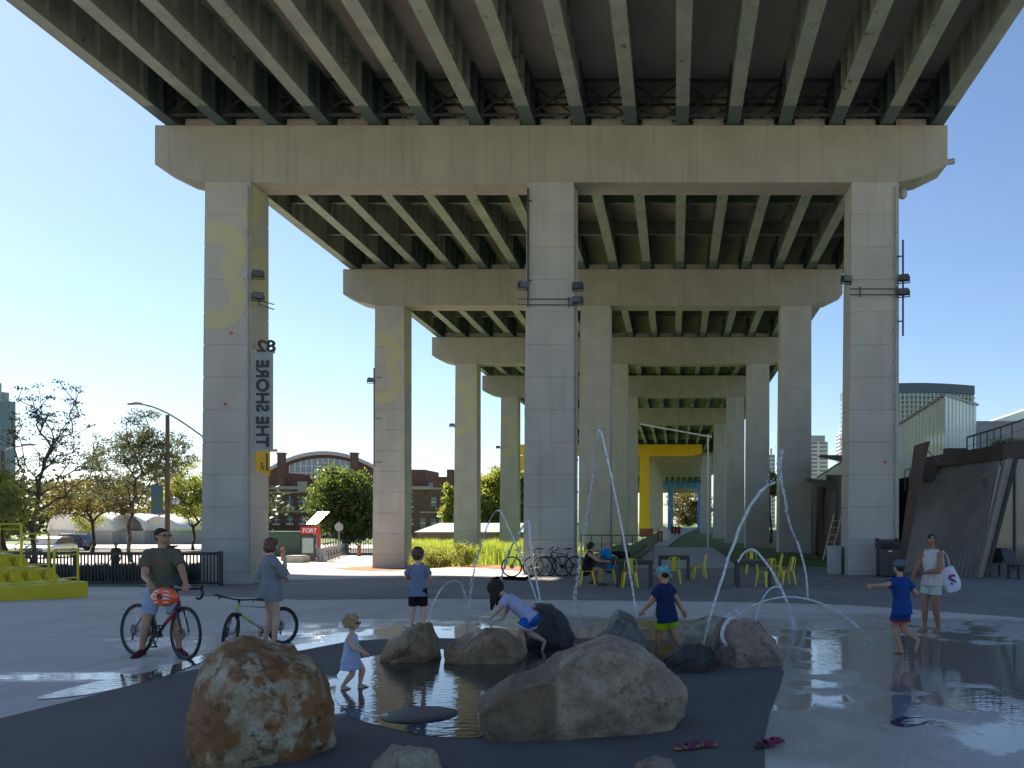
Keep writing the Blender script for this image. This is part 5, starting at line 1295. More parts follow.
# far strollers on the path, a white tent and barriers
for px, py, h_, c, l, rz in ((675.5, 537.5, 1.6, (.35,.03,.04), 'distant stroller in red on the path, left of a pair', 0), (679, 537.5, 1.65, (.30,.02,.05), 'distant stroller in dark red on the path, right of a pair', 180), (672.5, 537, 1.7, (.03,.05,.14), 'distant stroller in dark blue on the path beside the red pair', 10)):
    g = G(px, py); person((g.x, g.y, 0), radians(rz), h_, l, SK_A, dict(), dict(hair=('short', H_DARK), far=True, shirt=(cloth('far_shirt_%d' % int(px), c), 't', .05, 1.1), shorts=(cloth('far_dark', (.03,.03,.05)), .9, .06)), vox=.02)
g = G(664, 540); q = MB(); q.hexa([(-.5,-.4,.0),(.5,-.4,.0),(.5,.4,.0),(-.5,.4,.0)], [(-.45,-.35,.9),(.45,-.35,.9),(.45,.35,.9),(-.45,.35,.9)]); q.hexa([(-.6,-.5,.91),(.6,-.5,.91),(.6,.5,.91),(-.6,.5,.91)], [(-.1,-.1,1.5),(.1,-.1,1.5),(.1,.1,1.5),(-.1,.1,1.5)])
o = q.build('vendor_cart', M_WHITE, local=True); o.location = (g.x, g.y, 0); tag(o, 'small white covered cart left of the distant strollers', 'cart')
for k, px in enumerate((658.5, 661.5)):
    g = G(px, 542); q = MB(); q.box(-.12,.12,-.12,.12,0,1.0); q.box(-.15,.15,-.15,.15,1.003,1.06); o = q.build('barrier_post', mat('brick_red', (.28,.09,.06), rough=.8), local=True); o.location = (g.x, g.y, 0); tag(o, ('left' if k == 0 else 'right')+' of two small red posts at the far left of the path', 'post', 'red posts by the path')
# white sign poles in the passage
q = MB(); a = P(708, 434, 62); q.cyl((a.x, 62, 0), (a.x, 62, a.z), .06, .06, 10); q.beam(P(640, 424, 62)+Vector((0,0,0)), P(712, 437, 62), .10, .10); tag(q.build('pipe_frame', M_WHITE), 'white pipe with a slanting cross pipe hung across the far passage', 'pipe')

# ---------------------------------------------------------------- left: yellow seat stand, fence, lectern
g0 = G(88, 597); g1 = G(-40, 610)
st = thing('seat_stand', 'bright yellow stepped seat stand with moulded seats and square rails at the left edge', 'seat stand', (g0.x, g0.y, gh(g0.x, g0.y)))
ux = Vector((.26, .965, 0)).normalized(); uy = Vector((-.965, .26, 0)).normalized()
B0 = Vector((g0.x, g0.y, gh(g0.x, g0.y)-.02))
def SP(x, y, z): return B0-ux*x+uy*y+Vector((0,0,z))  # x runs to the left
def sbox(q, x0, x1, y0, y1, z0, z1): q.hexa([SP(x1,y0,z0),SP(x0,y0,z0),SP(x0,y1,z0),SP(x1,y1,z0)], [SP(x1,y0,z1),SP(x0,y0,z1),SP(x0,y1,z1),SP(x1,y1,z1)])
q = MB(); sbox(q, 0, 6, 0, 1.1, 0, .45); q.build('front_step', M_YEL, st, bevel=.01)
q = MB(); sbox(q, .05, 6, 1.103, 2.1, 0, .80); q.build('middle_step', M_YEL, st, bevel=.01)
q = MB(); sbox(q, .1, 6, 2.103, 3.1, 0, 1.15); q.build('rear_step', M_YEL, st, bevel=.01)
for row, (y, z, xs_) in enumerate(((.30, .453, (.15, .63, 1.11, 1.59, 2.07, 2.55)), (1.35, .803, (.15, .63, 1.11, 1.59, 2.07)), (2.35, 1.153, (.15, .63, 1.11, 1.59)))):
    for x in xs_:
        q = MB(); x0, x1 = x, x+.40
        vs = [SP(x1,y,z),SP(x0,y,z),SP(x0,y+.62,z),SP(x1,y+.62,z), SP(x1-.05,y+.05,z+.04),SP(x0+.05,y+.05,z+.04),SP(x0+.10,y+.60,z+.32),SP(x1-.10,y+.60,z+.32), SP(x1-.05,y+.40,z+.06),SP(x0+.05,y+.40,z+.06)]
        q.add(vs, [(0,3,2,1),(0,1,5,4),(4,5,9,8),(8,9,6,7),(1,2,6,9,5),(0,4,8,7,3),(2,3,7,6)]); q.build('seat', M_YEL, st, bevel=.02)
def rail(x0, x1, y, z0, z1, mid):
    q = MB()
    for x in (x0, x1): q.beam(SP(x,y,z0), SP(x,y,z1), .045, .045)
    q.beam(SP(x0,y,z1), SP(x1,y,z1), .045, .045); q.beam(SP(x0,y,z1-mid), SP(x1,y,z1-mid), .03, .03); q.beam(SP(x0,y,z0+.1), SP(x1,y,z0+.1), .04, .04); q.build('rail', M_YEL, st)
rail(.04, .72, .30, .45, 1.32, .14); rail(.04, .80, 1.32, .80, 1.74, .14); rail(.04, .65, 2.3, 1.15, 2.0, .14)
# fence
fa = G(30, 586); fb = G(221, 586)
def fencerun(a, b, label, post=2.4, picket=.115, zt=1.08):
    t = thing('metal_fence', label, 'fence', ((a+b)/2)); d = (b-a); L_ = d.length; d.normalize(); n_ = int(L_/picket)
    q = MB()
    for i in range(n_+1):
        p0 = a+d*(L_*i/n_); p0.z = gh(p0.x, p0.y); q.beam(p0+Vector((0,0,.08)), p0+Vector((0,0,zt-.03)), .040, .03, (0,1,0))
    q.build('pickets', M_BLACK, t)
    q = MB(); k_ = 8
    for i in range(k_):
        p0 = a+d*(L_*i/k_); p1 = a+d*(L_*(i+1)/k_); p0.z = gh(p0.x, p0.y); p1.z = gh(p1.x, p1.y)
        q.beam(p0+Vector((0,0,zt)), p1+Vector((0,0,zt)), .05, .10); q.beam(p0+Vector((0,0,.10)), p1+Vector((0,0,.10)), .04, .09)
    q.build('rails', M_BLACK, t)['kind'] = 'stuff'
    for i in range(int(L_/post)+1):
        p0 = a+d*(L_*i/int(L_/post)); p0.z = gh(p0.x, p0.y); q = MB(); q.box(p0.x-.05, p0.x+.05, p0.y-.05, p0.y+.05, p0.z, p0.z+zt+.08); q.build('post', M_BLACK, t)
fencerun(Vector((fa.x-6, fa.y+.3, 0)), Vector((fb.x, fb.y, 0)), 'black picket fence running left from the left near column')
g = G(180, 586); t = thing('info_lectern', 'black slanted information lectern behind the man with the bike', 'lectern', (g.x, g.y-.3, gh(g.x, g.y)))
q = MB(); q.hexa([(-.55,-.05,1.15),(.0,-.35,1.05),(.45,-.05,.15),(.05,.10,.15)], [(-.55,.02,1.20),(.0,-.28,1.10),(.50,.05,.15),(.10,.20,.15)]); q.build('panel', M_BLACK, t, local=True)
q = MB(); q.beam((-.45,-.05,1.22),(.05,-.3,1.35),.5,.04); q.build('top', M_BLACK, t, local=True)
q = MB(); q.box(.0,.35,0,.12,0,.5); q.build('foot', M_BLACK, t, local=True)
# person beyond the fence
g = Vector((P(116,0,36).x, 36, gh(P(116,0,36).x, 36))); person((g.x, g.y, g.z), radians(180), 1.32, 'child with dark hair standing behind the black picket fence', SK_A, dict(), dict(hair=('short', H_DARK), far=True, shirt=(cloth('dark_green_top', (.04,.06,.03)), 't', .05, 1.1), shorts=(cloth('far_dark', (.03,.03,.05)), .9, .06)), vox=.014)
# ---------------------------------------------------------------- vegetation
def tree(name, label, base, crown, nclust, leaf_n, leaf_s, lmat, bmat, r0=.12, clr=.45, seed=1, group=None, cat='tree', lead=None, squash=1.0, shell=.5):
    """crown = list of (centre, radii) ellipsoids, relative to base; branches grown toward the clusters"""
    rnd = random.Random(seed); base = Vector(base); t = thing(name, label, cat, base, 0, group)
    nodes = [Vector((0,0,0))]; par = [-1]
    zl = min(c[2]-r[2] for c, r in crown)
    fork = max(.25, zl*.85); lead = lead or Vector((0, 0, fork))
    for i in range(1, 5):
        nodes.append(lead*(i/4)+Vector((rnd.gauss(0, .03), rnd.gauss(0, .03), 0))*fork); par.append(len(nodes)-2)
    plen = [n_.length for n_ in nodes]
    cl = []
    wts = [r[0]*r[1]*r[2] for c, r in crown]
    for i in range(nclust):
        c, r = rnd.choices(crown, wts)[0]
        while True:
            v = Vector((rnd.uniform(-1,1), rnd.uniform(-1,1), rnd.uniform(-1,1)))
            if shell < v.length < 1 or (v.length < 1 and rnd.random() < .25): break
        p = Vector(c)+Vector((v.x*r[0], v.y*r[1], v.z*r[2]))
        if noise.noise(p*.9+Vector((seed*7, 0, 0))) < -.22: continue
        cl.append(p)
    cl.sort(key=lambda p: (p-nodes[-1]).length)
    tips = []
    for p in cl:
        best = min(range(3, len(nodes)), key=lambda i: (nodes[i]-p).length+plen[i]*.45+max(0, nodes[i].z-p.z)*.8)
        a = nodes[best]; d = p-a; n_ = max(1, min(4, int(d.length/.5))); pi_ = best
        for k in range(1, n_+1):
            q = a+d*(k/n_)+Vector((rnd.gauss(0, .07), rnd.gauss(0, .07), rnd.gauss(0, .05)+.06*sin(pi*k/n_)))*d.length*.6*(1 if k < n_ else 0)
            nodes.append(q); par.append(pi_); plen.append(plen[pi_]+(q-nodes[pi_]).length); pi_ = len(nodes)-1
        tips.append(pi_)
    cnt = [0]*len(nodes)
    for i in tips:
        while i >= 0: cnt[i] += 1; i = par[i]
    mx = max(cnt)
    m = MB()
    for i in range(1, len(nodes)):
        r1 = r0*sqrt(max(1, cnt[i])/mx)*.9+.006; r2 = r0*sqrt(max(1, cnt[par[i]])/mx)*.9+.006
        if par[i] > 4: r2 = min(r2, r1*1.5)
        if par[i] == 0: r2 = r0*1.35
        if cnt[i] == 1 and i in (): continue
        m.tube([nodes[par[i]], nodes[i]], [r2, r1], 7 if r1 > .02 else 4)
    m.build('trunk', bmat, t, local=True, smooth=True)
    rng = np.random.default_rng(seed); vs = []; 
    C = np.array([nodes[i][:] for i in tips]); 
    n_ = len(C)*leaf_n
    cc = np.repeat(C, leaf_n, 0)+rng.normal(0, clr, (n_, 3))*np.array([1, 1, .6*squash])
    a = rng.normal(0, 1, (n_, 3)); a /= np.linalg.norm(a, axis=1)[:, None]; b = rng.normal(0, 1, (n_, 3)); b -= a*(a*b).sum(1)[:, None]; b /= np.linalg.norm(b, axis=1)[:, None]
    s = leaf_s*rng.uniform(.6, 1.3, (n_, 1))
    V = np.stack([cc-a*s, cc+b*s*.45, cc+a*s, cc-b*s*.45], 1).reshape(-1, 3)
    me = bpy.data.meshes.new('crown'); me.vertices.add(len(V)); me.vertices.foreach_set('co', V.ravel().astype(np.float32))
    me.loops.add(len(V)); me.loops.foreach_set('vertex_index', np.arange(len(V), dtype=np.int32)); me.polygons.add(n_)
    me.polygons.foreach_set('loop_start', np.arange(0, len(V), 4, dtype=np.int32)); me.polygons.foreach_set('loop_total', np.full(n_, 4, dtype=np.int32)); me.update(calc_edges=True)
    MB().build('crown', lmat, t, local=True, mesh=me)
    return t
L_DARK = leafmat('leaf_dark', (.045,.06,.022), (.08,.09,.03), (.12,.10,.03), .5)
L_OLIVE = leafmat('leaf_olive', (.085,.085,.018), (.15,.13,.025), (.20,.15,.03), .6)
L_GREEN = leafmat('leaf_green', (.055,.095,.015), (.11,.16,.025), (.16,.19,.035), .6)
L_YEL = leafmat('leaf_yellow_green', (.14,.18,.02), (.23,.26,.04), (.32,.28,.04), .65)
BARK = mat('bark', (.045,.038,.03), (.08,.068,.055), scale=8, rough=.9, stretch=(3,3,.5), bump=.5, bscale=30)
TG = 'street trees beyond the fence'
def tb_(px, py, z=None):
    g = G(px, py); return (g.x, g.y, g.z-.05)
def crownpx(base, lst, dz=1.0):
    D = base[1]; out = []
    for px, py, rx, rz_ in lst:
        c = P(px, py, D)-Vector(base); out.append(((c.x, 0, c.z), (rx/FP*D, rx/FP*D*dz, rz_/FP*D)))
    return out
b_ = tb_(33, 566)
tree('street_tree', 'tall sparse tree with forked dark trunk at the far left, nearly bare against the sky', b_, crownpx(b_, [(50,400,33,22),(38,440,36,34),(75,440,28,30),(60,478,40,22),(12,470,18,22)]), 170, 26, .085, L_DARK, BARK, .13, .20, 3, TG, squash=.6)
b_ = tb_(131, 562)
tree('street_tree', 'rounded tree with slim leaning trunk left of the street lamp', b_, crownpx(b_, [(140,430,22,20),(130,462,42,26),(165,455,26,26),(120,490,36,14)]), 210, 75, .085, L_DARK, BARK, .12, .26, 5, TG)
b_ = tb_(92, 552)
tree('street_tree', 'low spreading tree with bronze green leaves in front of the white tents', b_, crownpx(b_, [(90,496,42,15),(120,503,28,13),(70,505,25,12)]), 110, 90, .12, L_OLIVE, BARK, .13, .35, 8, TG)
b_ = tb_(193, 550)
tree('street_tree', 'yellowing tree between the street lamp and the left near column', b_, crownpx(b_, [(190,482,20,24),(200,505,18,18),(180,500,14,20)]), 110, 90, .12, L_YEL, BARK, .12, .35, 9, TG)
b_ = tb_(8, 570)
tree('street_tree', 'bright green leafy tree at the left edge behind the yellow seat stand', b_, crownpx(b_, [(4,512,26,30),(22,535,12,18),(-20,500,30,40)]), 120, 90, .10, L_YEL, BARK, .10, .30, 11, TG)
for k, (px, py, s_, l) in enumerate(((88, 548, 26, 'small young tree standing on the sunlit sidewalk before the tents'), (206, 549, 30, 'small young tree just left of the left near column'))):
    b_ = tb_(px, py); tree('street_tree', l, b_, crownpx(b_, [(px, py-s_*1.1, s_*.55, s_*.45)]), 40, 60, .10, L_YEL, BARK, .07, .30, 20+k, TG)
b_ = tb_(345, 553); b_ = (b_[0], b_[1], b_[2])
tree('garden_tree', 'broad dense green tree in front of the brick building with the arched window', b_, crownpx(b_, [(343,500,27,30),(358,515,22,28),(330,510,18,26),(340,482,16,16)]), 260, 130, .16, L_GREEN, BARK, .22, .42, 14)
b_ = (P(483, 545, 118).x, 118, -.7)
tree('garden_tree', 'green tree seen between the third and fourth left columns', b_, crownpx(b_, [(490,505,22,30),(500,490,14,22),(478,520,18,22)]), 260, 120, .24, L_YEL, BARK, .25, .6, 15)
b_ = (P(520, 545, 120).x, 120, -.7)
tree('garden_tree', 'pale green tree between the fourth left column and the middle near column', b_, crownpx(b_, [(520,505,14,32),(512,490,12,22)]), 160, 110, .24, L_YEL, BARK, .2, .5, 16)
b_ = (P(449, 545, 112).x, 112, -.7)
tree('garden_tree', 'thin yellow green tree at the left side of the third left column', b_, crownpx(b_, [(449,512,7,26)]), 90, 90, .2, L_YEL, BARK, .12, .3, 17)
b_ = (P(771, 545, 80).x, 80, 0)
tree('garden_tree', 'small green tree above the rusty wall between the right columns', b_, crownpx(b_, [(771,484,8,9)]), 60, 80, .16, L_YEL, BARK, .12, .4, 18)
b_ = (P(690, 540, 395).x, 450, 0)
tree('garden_tree', 'far brownish green tree closing the end of the passage', b_, crownpx(b_, [(690,505,22,22)]), 240, 60, .6, L_OLIVE, BARK, .4, 1.2, 19)
# tall grass plot, clumpy; thousands of blades
def blades(name, poly, n, h0, h1, wd, matl, seed, label=None, dens=.25, bend=.25):
    rng = random.Random(seed); xs_ = [p[0] for p in poly]; ys_ = [p[1] for p in poly]; vs = []; fs = []
    def inside(x, y):
        c = False; j = len(poly)-1
        for i in range(len(poly)):
            if (poly[i][1] > y) != (poly[j][1] > y) and x < (poly[j][0]-poly[i][0])*(y-poly[i][1])/(poly[j][1]-poly[i][1])+poly[i][0]: c = not c
            j = i
        return c
    k = 0
    while k < n:
        x = rng.uniform(min(xs_), max(xs_)); y = rng.uniform(min(ys_), max(ys_))
        if not inside(x, y): continue
        f = noise.noise(Vector((x*.55, y*.55, seed))); 
        if f < rng.uniform(-.6, dens-.2): 
            if rng.random() < .5: continue
        h = rng.uniform(h0, h1)*(.75+.6*max(0, f+.3)); a = rng.uniform(0, 2*pi); z = gh(x, y); lx, ly = rng.gauss(0, bend)*h, rng.gauss(0, bend)*h
        o = len(vs); w_ = wd*rng.uniform(.6, 1.4)
        vs += [(x-cos(a)*w_, y-sin(a)*w_, z-.05), (x+cos(a)*w_, y+sin(a)*w_, z-.05), (x+cos(a)*w_*.8+lx*.35, y+sin(a)*w_*.8+ly*.35, z+h*.6), (x-cos(a)*w_*.8+lx*.35, y-sin(a)*w_*.8+ly*.35, z+h*.6), (x+lx, y+ly, z+h)]
        fs += [(o, o+1, o+2, o+3), (o+3, o+2, o+4)]; k += 1
    me = bpy.data.meshes.new(name); me.from_pydata(vs, [], fs); ob = bpy.data.objects.new(name, me); COL.objects.link(ob); me.materials.append(matl); ob['kind'] = 'stuff'
    if label: ob['label'] = label; ob['category'] = 'grass'
    return ob
G_TALL = leafmat('meadow_grass', (.13,.22,.02), (.30,.36,.045), (.46,.42,.10), .65, .35)
blades('tall_grass', [(-12.4, 45), (-5.3, 34.2), (-4.6, 50), (-5, 95), (-30, 95), (-20, 62), (-15, 58), (-14.2, 49)], 52000, .35, .95, .014, G_TALL, 3, 'bright sunlit tall meadow grass behind the left columns')
for k, (px, D_, s_, l) in enumerate(((440, 40, 1.0, 'bushy bright green shrub at the front of the tall grass, nearest the second left column'), (462, 38, .8, 'bushy green shrub in the middle front of the tall grass'), (424, 43, .9, 'shrub in the tall grass right behind the mulch bed'))):
    x_ = (px-CX)/FP*D_; tree('shrub', l, (x_, D_, gh(x_, D_)), [((0,0,.55), (s_*.9, s_*.7, .45))], 50, 70, .05, L_YEL, BARK, .03, .14, 40+k, 'shrubs in the tall grass', 'shrub')
blades('lawn_grass', [(-5, 36), (-2.1, 36), (-2.0, 58), (-5, 58)], 5000, .25, .4, .014, L_GREEN, 5, 'short grass bank behind the dark railing')
blades('bed_grass', [(3.3, 36.6), (7.4, 34.8), (6.4, 52), (3.6, 52)], 5000, .08, .25, .02, L_GREEN, 6, 'low planting between the right columns and the sloping wall')
blades('hedge', [(-36, 31), (-16.2, 31), (-16.4, 34.0), (-36, 34)], 22000, .25, .6, .035, leafmat('hedge_leaf', (.03,.055,.03), (.06,.085,.04), None, .45), 7, 'low green planting behind the black picket fence')

# ---------------------------------------------------------------- street: lamps, cars, tents, tower
def street_lamp(px, pb, top, label, arm, D=None):
    g = G(px, pb); D = g.y; t = thing('street_lamp', label, 'street lamp', g); b = P(px, top, D)
    q = MB(); q.cyl(g, b, .16, .11, 12); q.build('post', mat('weathered_wood', (.09,.065,.05), (.13,.10,.075), scale=4, rough=.9, stretch=(4,4,.3)), t)
    q = MB(); pts = [P(a_, c_, D) for a_, c_ in arm]; q.tube(catmull(pts, 4), .055, 8); q.build('arm', M_GREY, t, smooth=True)
    q = MB(); e = pts[0]; q.etube([e+Vector((-.45, 0, -.02)), e+Vector((-.1, 0, .02)), e+Vector((.35, 0, 0))], [(.13, .08), (.16, .11), (.06, .06)], (0,1,0), 12, 3); q.build('lamp_head', M_GREY, t, smooth=True)
    return t, D
t, D = street_lamp(167.5, 563, 415, 'tall wooden street lamp post with long curved arm and banner beside the left near column', [(136,403.5),(150,406),(167,413),(185,424),(203,437),(212,446)])
q = MB(); q.beam(P(167,470,D), P(167,470,D)+Vector((.9,0,.45)), .03, .03); q.beam(P(167,478,D), P(205,472,D), .02, .02); q.build('bracket', M_DKGREY, t)
q = MB(); c = P(175.5, 501, D); q.ell(c, (.26,.26,.26), 16, 10); q.build('globe', mat('frosted_globe', (.45,.47,.48), rough=.3), t, smooth=True)
q = MB(); q.cyl(c-Vector((0,0,.32)), c-Vector((0,0,.22)), .12, .16); q.beam(c-Vector((.0,0,.32)), c-Vector((.5,0,.32)), .05, .05)
for k in range(6):
    a_ = 2*pi*k/6; q.tube([c+Vector((cos(a_)*.27*sin(p_), sin(a_)*.27*sin(p_), .27*cos(p_))) for p_ in [.1+i*.42 for i in range(8)]], .012, 4)
q.build('globe_cage', M_DKGREY, t)
q = MB(); a = P(151, 485, D); b = P(163, 514, D); q.box(a.x, b.x, D-.01, D+.01, b.z, a.z); q.build('banner', mat('street_banner', (.09,.14,.20), (.10,.17,.09), scale=.9, rough=.8, lo=.45, hi=.55), t)
t, D = street_lamp(3, 560, 450, 'shorter dark street lamp post at the extreme left edge', [(30,444.5),(15,447),(3,451)])

def car(loc, rz, label, body, L_=4.4, W_=1.8, H_=1.5, lights=True, van=False):
    t = thing('parked_car', label, 'car', loc, rz, 'cars in the sunlit street'); x = L_/2; y = W_/2
    low = [(-x,.35),(-x+.02,.75),(-x+.15,.92),(-x+.9,1.0),(x-1.15,.95),(x-.15,.78),(x,.6),(x,.32),(x-.35,.22),(-x+.3,.22)]
    cab = [(-x+.15,.93),(-x+.55,H_-.10),(-x+1.2,H_),(x-2.2,H_-.02),(x-1.05,.96)]
    q = MB(); q.prism(low, lambda p: (p[0], -y, p[1]), lambda p: (p[0], y, p[1])); q.build('body', body, t, local=True, bevel=.07, smooth=False)
    q = MB(); q.prism(cab, lambda p: (p[0], -y+.10+.12*(p[1]-.9), p[1]), lambda p: (p[0], y-.10-.12*(p[1]-.9), p[1])); q.build('cabin_glass', M_GLASS, t, local=True, bevel=.05)
    q = MB(); q.prism([(-x+.58,H_-.07),(-x+1.2,H_+.012),(x-2.2,H_),(x-1.95,H_-.12)], lambda p: (p[0], -y+.15, p[1]), lambda p: (p[0], y-.15, p[1])); q.build('roof', body, t, local=True, bevel=.03)
    for wx in (-x+.85, x-.85):
        for wy in (-y+.08, y-.08):
            q = MB(); q.tube([(wx+.28*cos(a_), wy, .33+.28*sin(a_)) for a_ in [2*pi*i/18 for i in range(18)]], .10, 8, closed=True); wh = q.build('wheel', M_RUBBER, t, local=True, smooth=True)
            q = MB(); q.cyl((wx, wy-.07, .33), (wx, wy+.07, .33), .20); q.build('rim', M_CHROME, wh, local=True)
    for wy in (-y+.25, y-.25):
        q = MB(); q.ell((x-.06, wy, .68), (.12,.18,.09)); q.build('headlight', mat('headlight', (.8,.8,.75), rough=.1), t, local=True, smooth=True)
        q = MB(); q.ell((-x+.06, wy, .80), (.08,.14,.10)); q.build('tail_light', mat('tail_light', (.5,.02,.02), rough=.2), t, local=True, smooth=True)
    q = MB(); q.box(x-.02, x+.012, -.5, .5, .38, .56); q.build('grille', M_BLACK, t, local=True)
SILC = mat('car_silver', (.45,.47,.50), rough=.25, metal=.6, coat=1); NAVC = mat('car_navy', (.01,.03,.10), rough=.25, coat=1); WHC = mat('car_white', (.7,.7,.7), rough=.3, coat=1)
car((P(50, 545, 62).x, 62, -.66), radians(-78), 'silver hatchback facing us in the sunlit street, left', SILC)
car((P(66, 545, 79).x, 79, -.68), radians(180), 'dark blue car passing behind the silver hatchback', NAVC)
# second yellow reflector etc. are left to the light; white tents
def tent(px0, px1, top, base, D, label, dep=9):
    D -= 14; a = P(px0, base, D); b = P(px1, base, D); h_ = (base-top)/FP*D+.6; w_ = b.x-a.x; z0 = -.7
    t = thing('membrane_tent', label, 'tent', ((a.x+b.x)/2, D, z0), 0, 'white membrane tents across the street')
    q = MB()
    def f(u, v):
        x = a.x+w_*u; k = sin(pi*u)**.55; sag = 1-.16*sin(2*pi*v)**2
        return (x, D+dep*v, z0+1.6+(h_-1.6)*k*sag)
    q.grid(f, 20, 12); me = bpy.data.meshes.new('m'); me.from_pydata(q.v, [], q.f); o = MB().build('canopy', mat('tent_membrane', (.78,.78,.76), (.70,.70,.68), rough=.6), t, mesh=me, smooth=True)
    sm = o.modifiers.new('thick', 'SOLIDIFY'); sm.thickness = .06
    q = MB(); pr_ = [(a.x+w_*u/16, z0+1.6+(h_-1.6)*(sin(pi*u/16)**.55 if 0 < u < 16 else 0)-.1) for u in range(17)]
    if 'third' not in label: q.prism(pr_, lambda p: (p[0], D+.5, p[1]), lambda p: (p[0], D+.6, p[1])); q.build('end_wall', MATS['tent_membrane'], t)
    q = MB(); q.box(a.x+.1, b.x-.1, D+.2, D+dep-.2, z0, z0+1.58); q.build('side_wall', mat('tent_wall', (.42,.42,.42), (.36,.36,.36), rough=.8), t)
for k, (a_, b_, tp, l) in enumerate(((47, 75, 512, 'leftmost white arched membrane tent, behind the silver hatchback'), (72, 112, 514, 'second white membrane tent from the left'), (106, 144, 515, 'third white membrane tent from the left, with a grey wall'), (140, 176, 518, 'rightmost white membrane tent, behind the man with the bike'))): tent(a_, b_, tp, 541, 112+k*1.5, l)
# office tower fragment, left edge
def tower(name, x0, x1, y, dep, H, n, wall, band, label, cat='building', bay=3.2, base=-.7, balc=0):
    t = thing(name, label, cat, ((x0+x1)/2, y, base)); q = MB(); q.box(x0, x1, y, y+dep, base, base+H); q.build('wall', wall, t)
    fh = H/n; nb = max(2, int((x1-x0)/bay))
    for i in range(n):
        z = base+i*fh
        q = MB()
        for k in range(nb):
            xa = x0+(x1-x0)*k/nb; w_ = (x1-x0)/nb
            q.box(xa+w_*.12, xa+w_*.88, y-.05, y-.005, z+fh*.30, z+fh*.85)
        for k in range(max(2, int(dep/bay))):
            ya = y+dep*k/max(2, int(dep/bay)); w_ = dep/max(2, int(dep/bay))
            q.box(x1+.005, x1+.05, ya+w_*.12, ya+w_*.88, z+fh*.30, z+fh*.85); q.box(x0-.05, x0-.005, ya+w_*.12, ya+w_*.88, z+fh*.30, z+fh*.85)
        q.build('window_row', band, t)
        if balc:
            q = MB(); q.box(x0-balc*.2, x1+balc, y-balc, y-.06, z-.12, z+.12); q.box(x0-balc*.2, x1+balc, y-balc, y-balc+.08, z+.12, z+1.0); q.build('balcony', M_WHITE, t)
    q = MB(); q.box(x0+1, x1-1, y+1, y+dep-1, base+H+.003, base+H+2.5); q.build('roof_plant', M_GREY, t)
    return t
WG = mat('window_blue_grey', (.10,.14,.18), rough=.1, spec=.8)
D = 240.
tower('office_tower', P(-60,0,D).x, P(-6,0,D).x, D, 5, (523-390)/FP*D+2.5, 13, mat('pale_panel', (.40,.42,.42), rough=.7), WG, 'grey office tower cut off by the left edge of the picture')
tower('office_tower', P(-2,0,D).x, P(9,0,D).x, D, 2.4, (523-401)/FP*(D)+2.5, 12, mat('blue_glass_panel', (.14,.19,.23), rough=.2), WG, 'slim blue glass tower wing joined to the grey office tower at the left', bay=2)
# condominium off to the left whose shade lies over the plaza
sd = Vector((-.8, .6, 0)); cs_ = Vector((-5.0, 28.2, 0))+sd*72
nr = Vector((-.6, -.8, 0))
tw = thing('apartment_tower', 'tall apartment tower out of the picture to the left, shading the plaza', 'building', cs_)
q = MB(); c0 = cs_; c1 = cs_+nr*27; c2 = c1+sd*16; c3 = c0+sd*16; q.hexa([v+Vector((0,0,-1)) for v in (c0,c1,c2,c3)], [v+Vector((0,0,92)) for v in (c0,c1,c2,c3)]); q.build('wall', mat('beige_brick', (.30,.27,.23), (.34,.31,.27), rough=.8), tw)
for i in range(28):
    q = MB(); z = 2+i*3.2
    for k in range(7):
        a = c0+nr*(1.2+k*3.75)-sd*.04; b = a+nr*2.2; q.hexa([a+Vector((0,0,z)), b+Vector((0,0,z)), b+sd*.03+Vector((0,0,z)), a+sd*.03+Vector((0,0,z))], [a+Vector((0,0,z+1.6)), b+Vector((0,0,z+1.6)), b+sd*.03+Vector((0,0,z+1.6)), a+sd*.03+Vector((0,0,z+1.6))])
    q.build('window_row', WG, tw)

# ---------------------------------------------------------------- brick armoury with arched glass gable
BR = mat('dark_brick', (.115,.068,.052), (.165,.10,.078), scale=1.2, rough=.9, bump=.3, bscale=8); ST_ = mat('pale_stone', (.42,.38,.32), (.36,.33,.28), rough=.85)
D = 150.; base = -.7
ar = thing('brick_armoury', 'long dark brick building with a big arched glass gable behind the left columns', 'building', (P(340,0,D).x, D, base))
def bx(px0, px1, y0, y1, d0, d1): a = P(px0, y0, D); b = P(px1, y1, D); return (a.x, b.x, D+d0, D+d1, b.z, a.z)
q = MB(); v = bx(225, 452, 487, 560, 0, 14); q.box(v[0], v[1], v[2], v[3], base-1, v[5]); q.build('wall', BR, ar)
v = bx(225, 452, 486.2, 489.5, -.35, 0)
q = MB(); q.box(v[0], v[1], D-.35, D-.005, v[4], v[5]); v = bx(225, 452, 510.5, 512.5, -.2, 0); q.box(v[0], v[1], D-.2, D-.005, v[4], v[5]); v = bx(225, 452, 491.5, 493, 0, 0); q.box(v[0], v[1], D-.15, D-.005, v[4], v[5]); q.build('cornice', ST_, ar)
v = bx(299, 308, 484, 492, 0, 0); q = MB(); q.box(v[0], v[1], D-.6, D-.36, v[4], v[5]+.4); q.build('crest_block', ST_, ar)
for k in range(16):
    px = 277+k*13.4-54
    for (y0, y1) in ((496, 506.5), (516, 523.5), (533, 541)):
        v = bx(px-3, px+3, y0, y1, 0, 0); w_ = MB(); w_.box(v[0], v[1], D-.06, D-.01, v[4], v[5]); wn = w_.build('window', WG, ar)
        w_ = MB(); w_.box(v[0]-.15, v[1]+.15, D-.16, D-.063, v[4]-.25, v[4]-.005); w_.box((v[0]+v[1])/2-.05, (v[0]+v[1])/2+.05, D-.10, D-.063, v[4], v[5]); w_.box(v[0], v[1], D-.10, D-.063, (v[4]+v[5])/2-.05, (v[4]+v[5])/2+.05); w_.build('frame', M_WHITE, wn)
